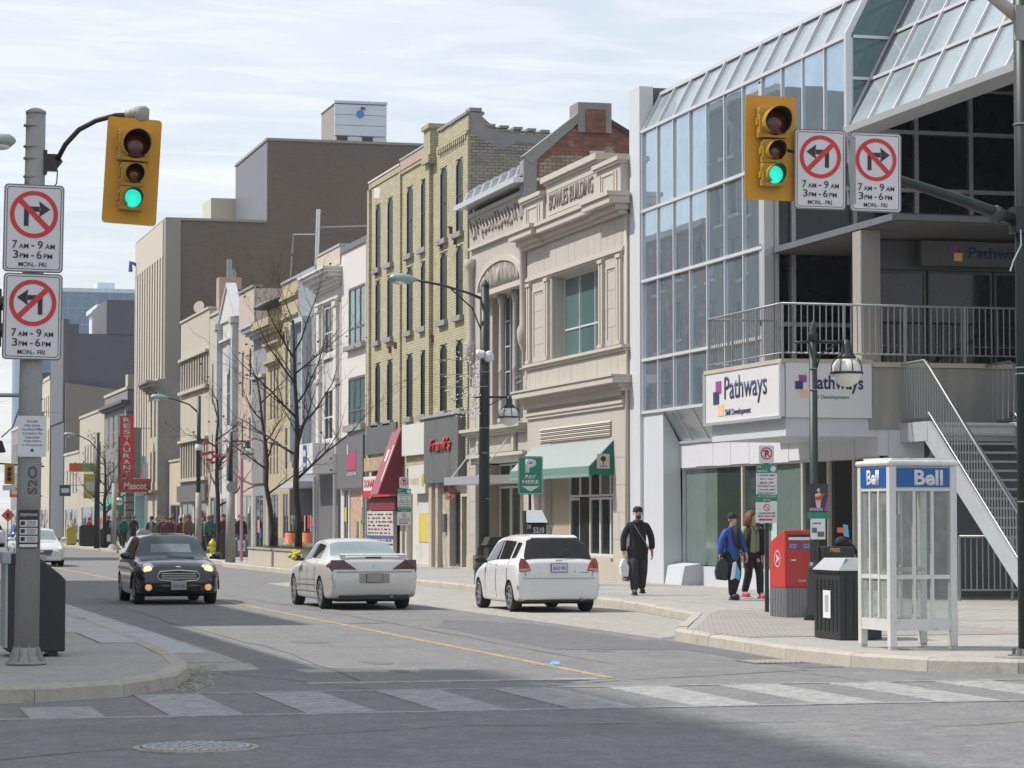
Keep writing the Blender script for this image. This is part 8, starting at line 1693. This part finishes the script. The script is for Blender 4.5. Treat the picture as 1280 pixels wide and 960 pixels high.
# ================================================================ BARE TREES
def tree(label, base, top, spread, trunk_r, seed, lean=(0, 0), leaves=30, group='bare street trees', lvl=4, leafm='leaf_rust', nlimb=9):
    rn = random.Random(seed); b = Vector(base); t = thing('bare_tree', label, 'tree', base, group)
    H = top-base[2]; pts = []; rs_ = []
    for k in range(9):
        f_ = k/8; pts.append(b + Vector((lean[0]*f_+rn.uniform(-.06, .06)*(k > 0), lean[1]*f_+rn.uniform(-.06, .06)*(k > 0), H*.92*f_))); rs_.append(trunk_r*(1-.86*f_)**.9+.008)
    put('trunk', MB().tube(pts, rs_, 10), 'bark', t, smooth=True); tips = []
    def grow(mb, p, d, L, r, lv):
        n = 5; q = [p]; rr = [r]; dd = d.copy()
        for k in range(n):
            dd = (dd + Vector((rn.gauss(0, .12), rn.gauss(0, .12), rn.gauss(.05, .09)))).normalized(); q.append(q[-1]+dd*L/n); rr.append(r*(1-.16*(k+1)))
        mb.tube(q, rr, 6 if r > .015 else 4)
        if lv > 0:
            for k in range(1, n+1):
                for _ in range(2 if lv > 1 else 1):
                    if rn.random() < .86:
                        ax = Vector((rn.gauss(0, 1), rn.gauss(0, 1), rn.gauss(0, .6))).normalized(); nd_ = (dd*.75 + ax*.65 + Vector((0, 0, .12))).normalized(); grow(mb, q[k], nd_, L*rn.uniform(.35, .6), max(rr[k]*.55, .0062), lv-1)
        else: tips.append(q[-1])
    for k in range(nlimb):
        f_ = .34+.6*k/(nlimb-1)+rn.uniform(-.03, .03); i = min(int(f_*8), 7); p = pts[i].lerp(pts[i+1], f_*8-i); a = k*2.4+rn.uniform(-.4, .4); up = .35+.7*f_
        mb = MB(); grow(mb, p, Vector((math.cos(a), math.sin(a), up)).normalized(), spread*(1.15-.62*f_)*rn.uniform(.8, 1.1), trunk_r*(.52-.30*f_), lvl-2); put('branch', mb, 'bark', t, smooth=True)
    mb = MB()
    for _ in range(leaves):
        p = rn.choice(tips) if tips else pts[-1]; s_ = rn.uniform(.03, .06); mb.quad((p.x-s_, p.y, p.z), (p.x, p.y+s_, p.z-s_), (p.x+s_, p.y, p.z), (p.x, p.y-s_, p.z+s_*.6))
    if leaves: put('dry_leaves', mb, leafm, t, stuff=True)
    return t
tree('larger bare tree growing from the nearer planter', (15.2, 84.9, .6), 8.9, 4.3, .125, 12, (-.1, .2), 40, lvl=4, nlimb=12)
tree('smaller bare tree growing from the farther planter, left of the larger tree', (15.2, 89.7, .6), 7.2, 2.2, .10, 5, (-.4, 1.0), 20, lvl=4, nlimb=7)
tree('slim bare tree with red bows tied in it near the cream finned building', (15.4, 104.0, .15), 7.0, 2.1, .12, 23, (0, .3), 24, lvl=4, nlimb=8)
tree('bare tree by the far lamp post with a few yellow green leaves', (15.6, 148.0, .15), 5.8, 2.4, .13, 31, (0, 0), 160, lvl=4, leafm=mat('leaf_lime', (.30,.33,.08), .8), nlimb=8)
tree('bare tree reaching in from the left edge above the far traffic', (1.6, 66, .15), 6.4, 3.0, .14, 41, (0, 0), 0, lvl=4, nlimb=9)
rbw = thing('ribbon_bows', 'red ribbon bows tied on the slim bare tree', 'decoration', (15.2, 103.3, 4.2)); mb = MB()
for (dx, dz, s_) in ((-.25, .05, .09), (-.02, .10, .08), (.18, -.05, .10), (-.12, -.2, .08), (.2, .45, .06), (-.2, .5, .06), (.05, -.3, .07)): mb.ball((15.0+dx, 103.0, 4.25+dz), s_, 6, 4, (1.2, .5, .8)); mb.prism([(15.0+dx, 102.98, 4.25+dz), (15.0+dx-s_*1.6, 102.98, 4.25+dz+s_), (15.0+dx-s_*1.3, 102.98, 4.25+dz-s_)], (0, .04, 0)); mb.prism([(15.0+dx, 102.98, 4.25+dz), (15.0+dx+s_*1.5, 102.98, 4.25+dz+s_*1.2), (15.0+dx+s_*1.6, 102.98, 4.25+dz-s_*.6)], (0, .04, 0))
put('bow', mb, 'decor_red', rbw, smooth=True); put('streamer', MB().tube([(14.9, 103, 4.1), (14.95, 103, 3.2), (14.85, 103, 2.6)], .025, 6), 'decor_pink', rbw)
pr = thing('pink_ribbon', 'long pink ribbon decoration curling on a pole by the concrete lamp post', 'decoration', (15.6, 99, .15)); put('pole', MB().tube([(15.55, 99, .15), (15.55, 99, 4.4)], .06, 8), 'decor_pink', pr)
put('loop', MB().tube([(15.6+.32*math.sin(t*.5)*(1+.1*t), 98.9, 2.5+.15*t+.25*math.cos(t*.5)) for t in range(15)], .035, 6), 'decor_pink', pr, smooth=True); put('star', MB().lathe((15.75, 98.9, 4.35), [(.14, 0), (.12, .06)], 7, (0, -1, 0)), 'decor_pink', pr)
ld = thing('wire_light_tree', 'white wire light decoration strapped to the tall dark lamp post', 'decoration', (15.2, 61.6, 4.4)); rn = random.Random(8); mb = MB(); bl_ = MB()
for k in range(15):
    x, z = 15.5, 4.2+.09*k; d = Vector((-1, rn.uniform(-.3, .3), rn.uniform(-.1, .75))).normalized(); L_ = rn.uniform(.5, 1.25); q_ = [Vector((x, 61.55, z))]
    for j in range(6): d = (d+Vector((rn.gauss(0, .15), rn.gauss(0, .1), rn.gauss(.02, .35)))).normalized(); q_.append(q_[-1]+d*L_/6); bl_.ball(q_[-1], .015, 5, 4)
    mb.tube(q_, .008, 4)
for z in (4.9, 5.2, 5.55): mb.tube([(15.5, 61.5, z), (14.3, 61.5, z-.02)], .008, 5)
put('wires', mb, 'galv', ld); put('bulbs', bl_, 'light_white', ld, stuff=True)

# ================================================================ AIR
hz = bpy.data.objects.new('haze', MB().box(-140, 190, -5, 420, -1.6, 47).mesh()); hm = bpy.data.materials.new('haze_air'); hm.use_nodes = True
for n_ in list(hm.node_tree.nodes):
    if n_.type == 'BSDF_PRINCIPLED': hm.node_tree.nodes.remove(n_)
pv_ = hm.node_tree.nodes.new('ShaderNodeVolumePrincipled'); pv_.inputs['Color'].default_value = (.86, .92, 1, 1); pv_.inputs['Density'].default_value = .00017
hm.node_tree.links.new(pv_.outputs[0], hm.node_tree.nodes['Material Output'].inputs['Volume']); hz.data.materials.append(hm); col.objects.link(hz); hz['kind'] = 'stuff'
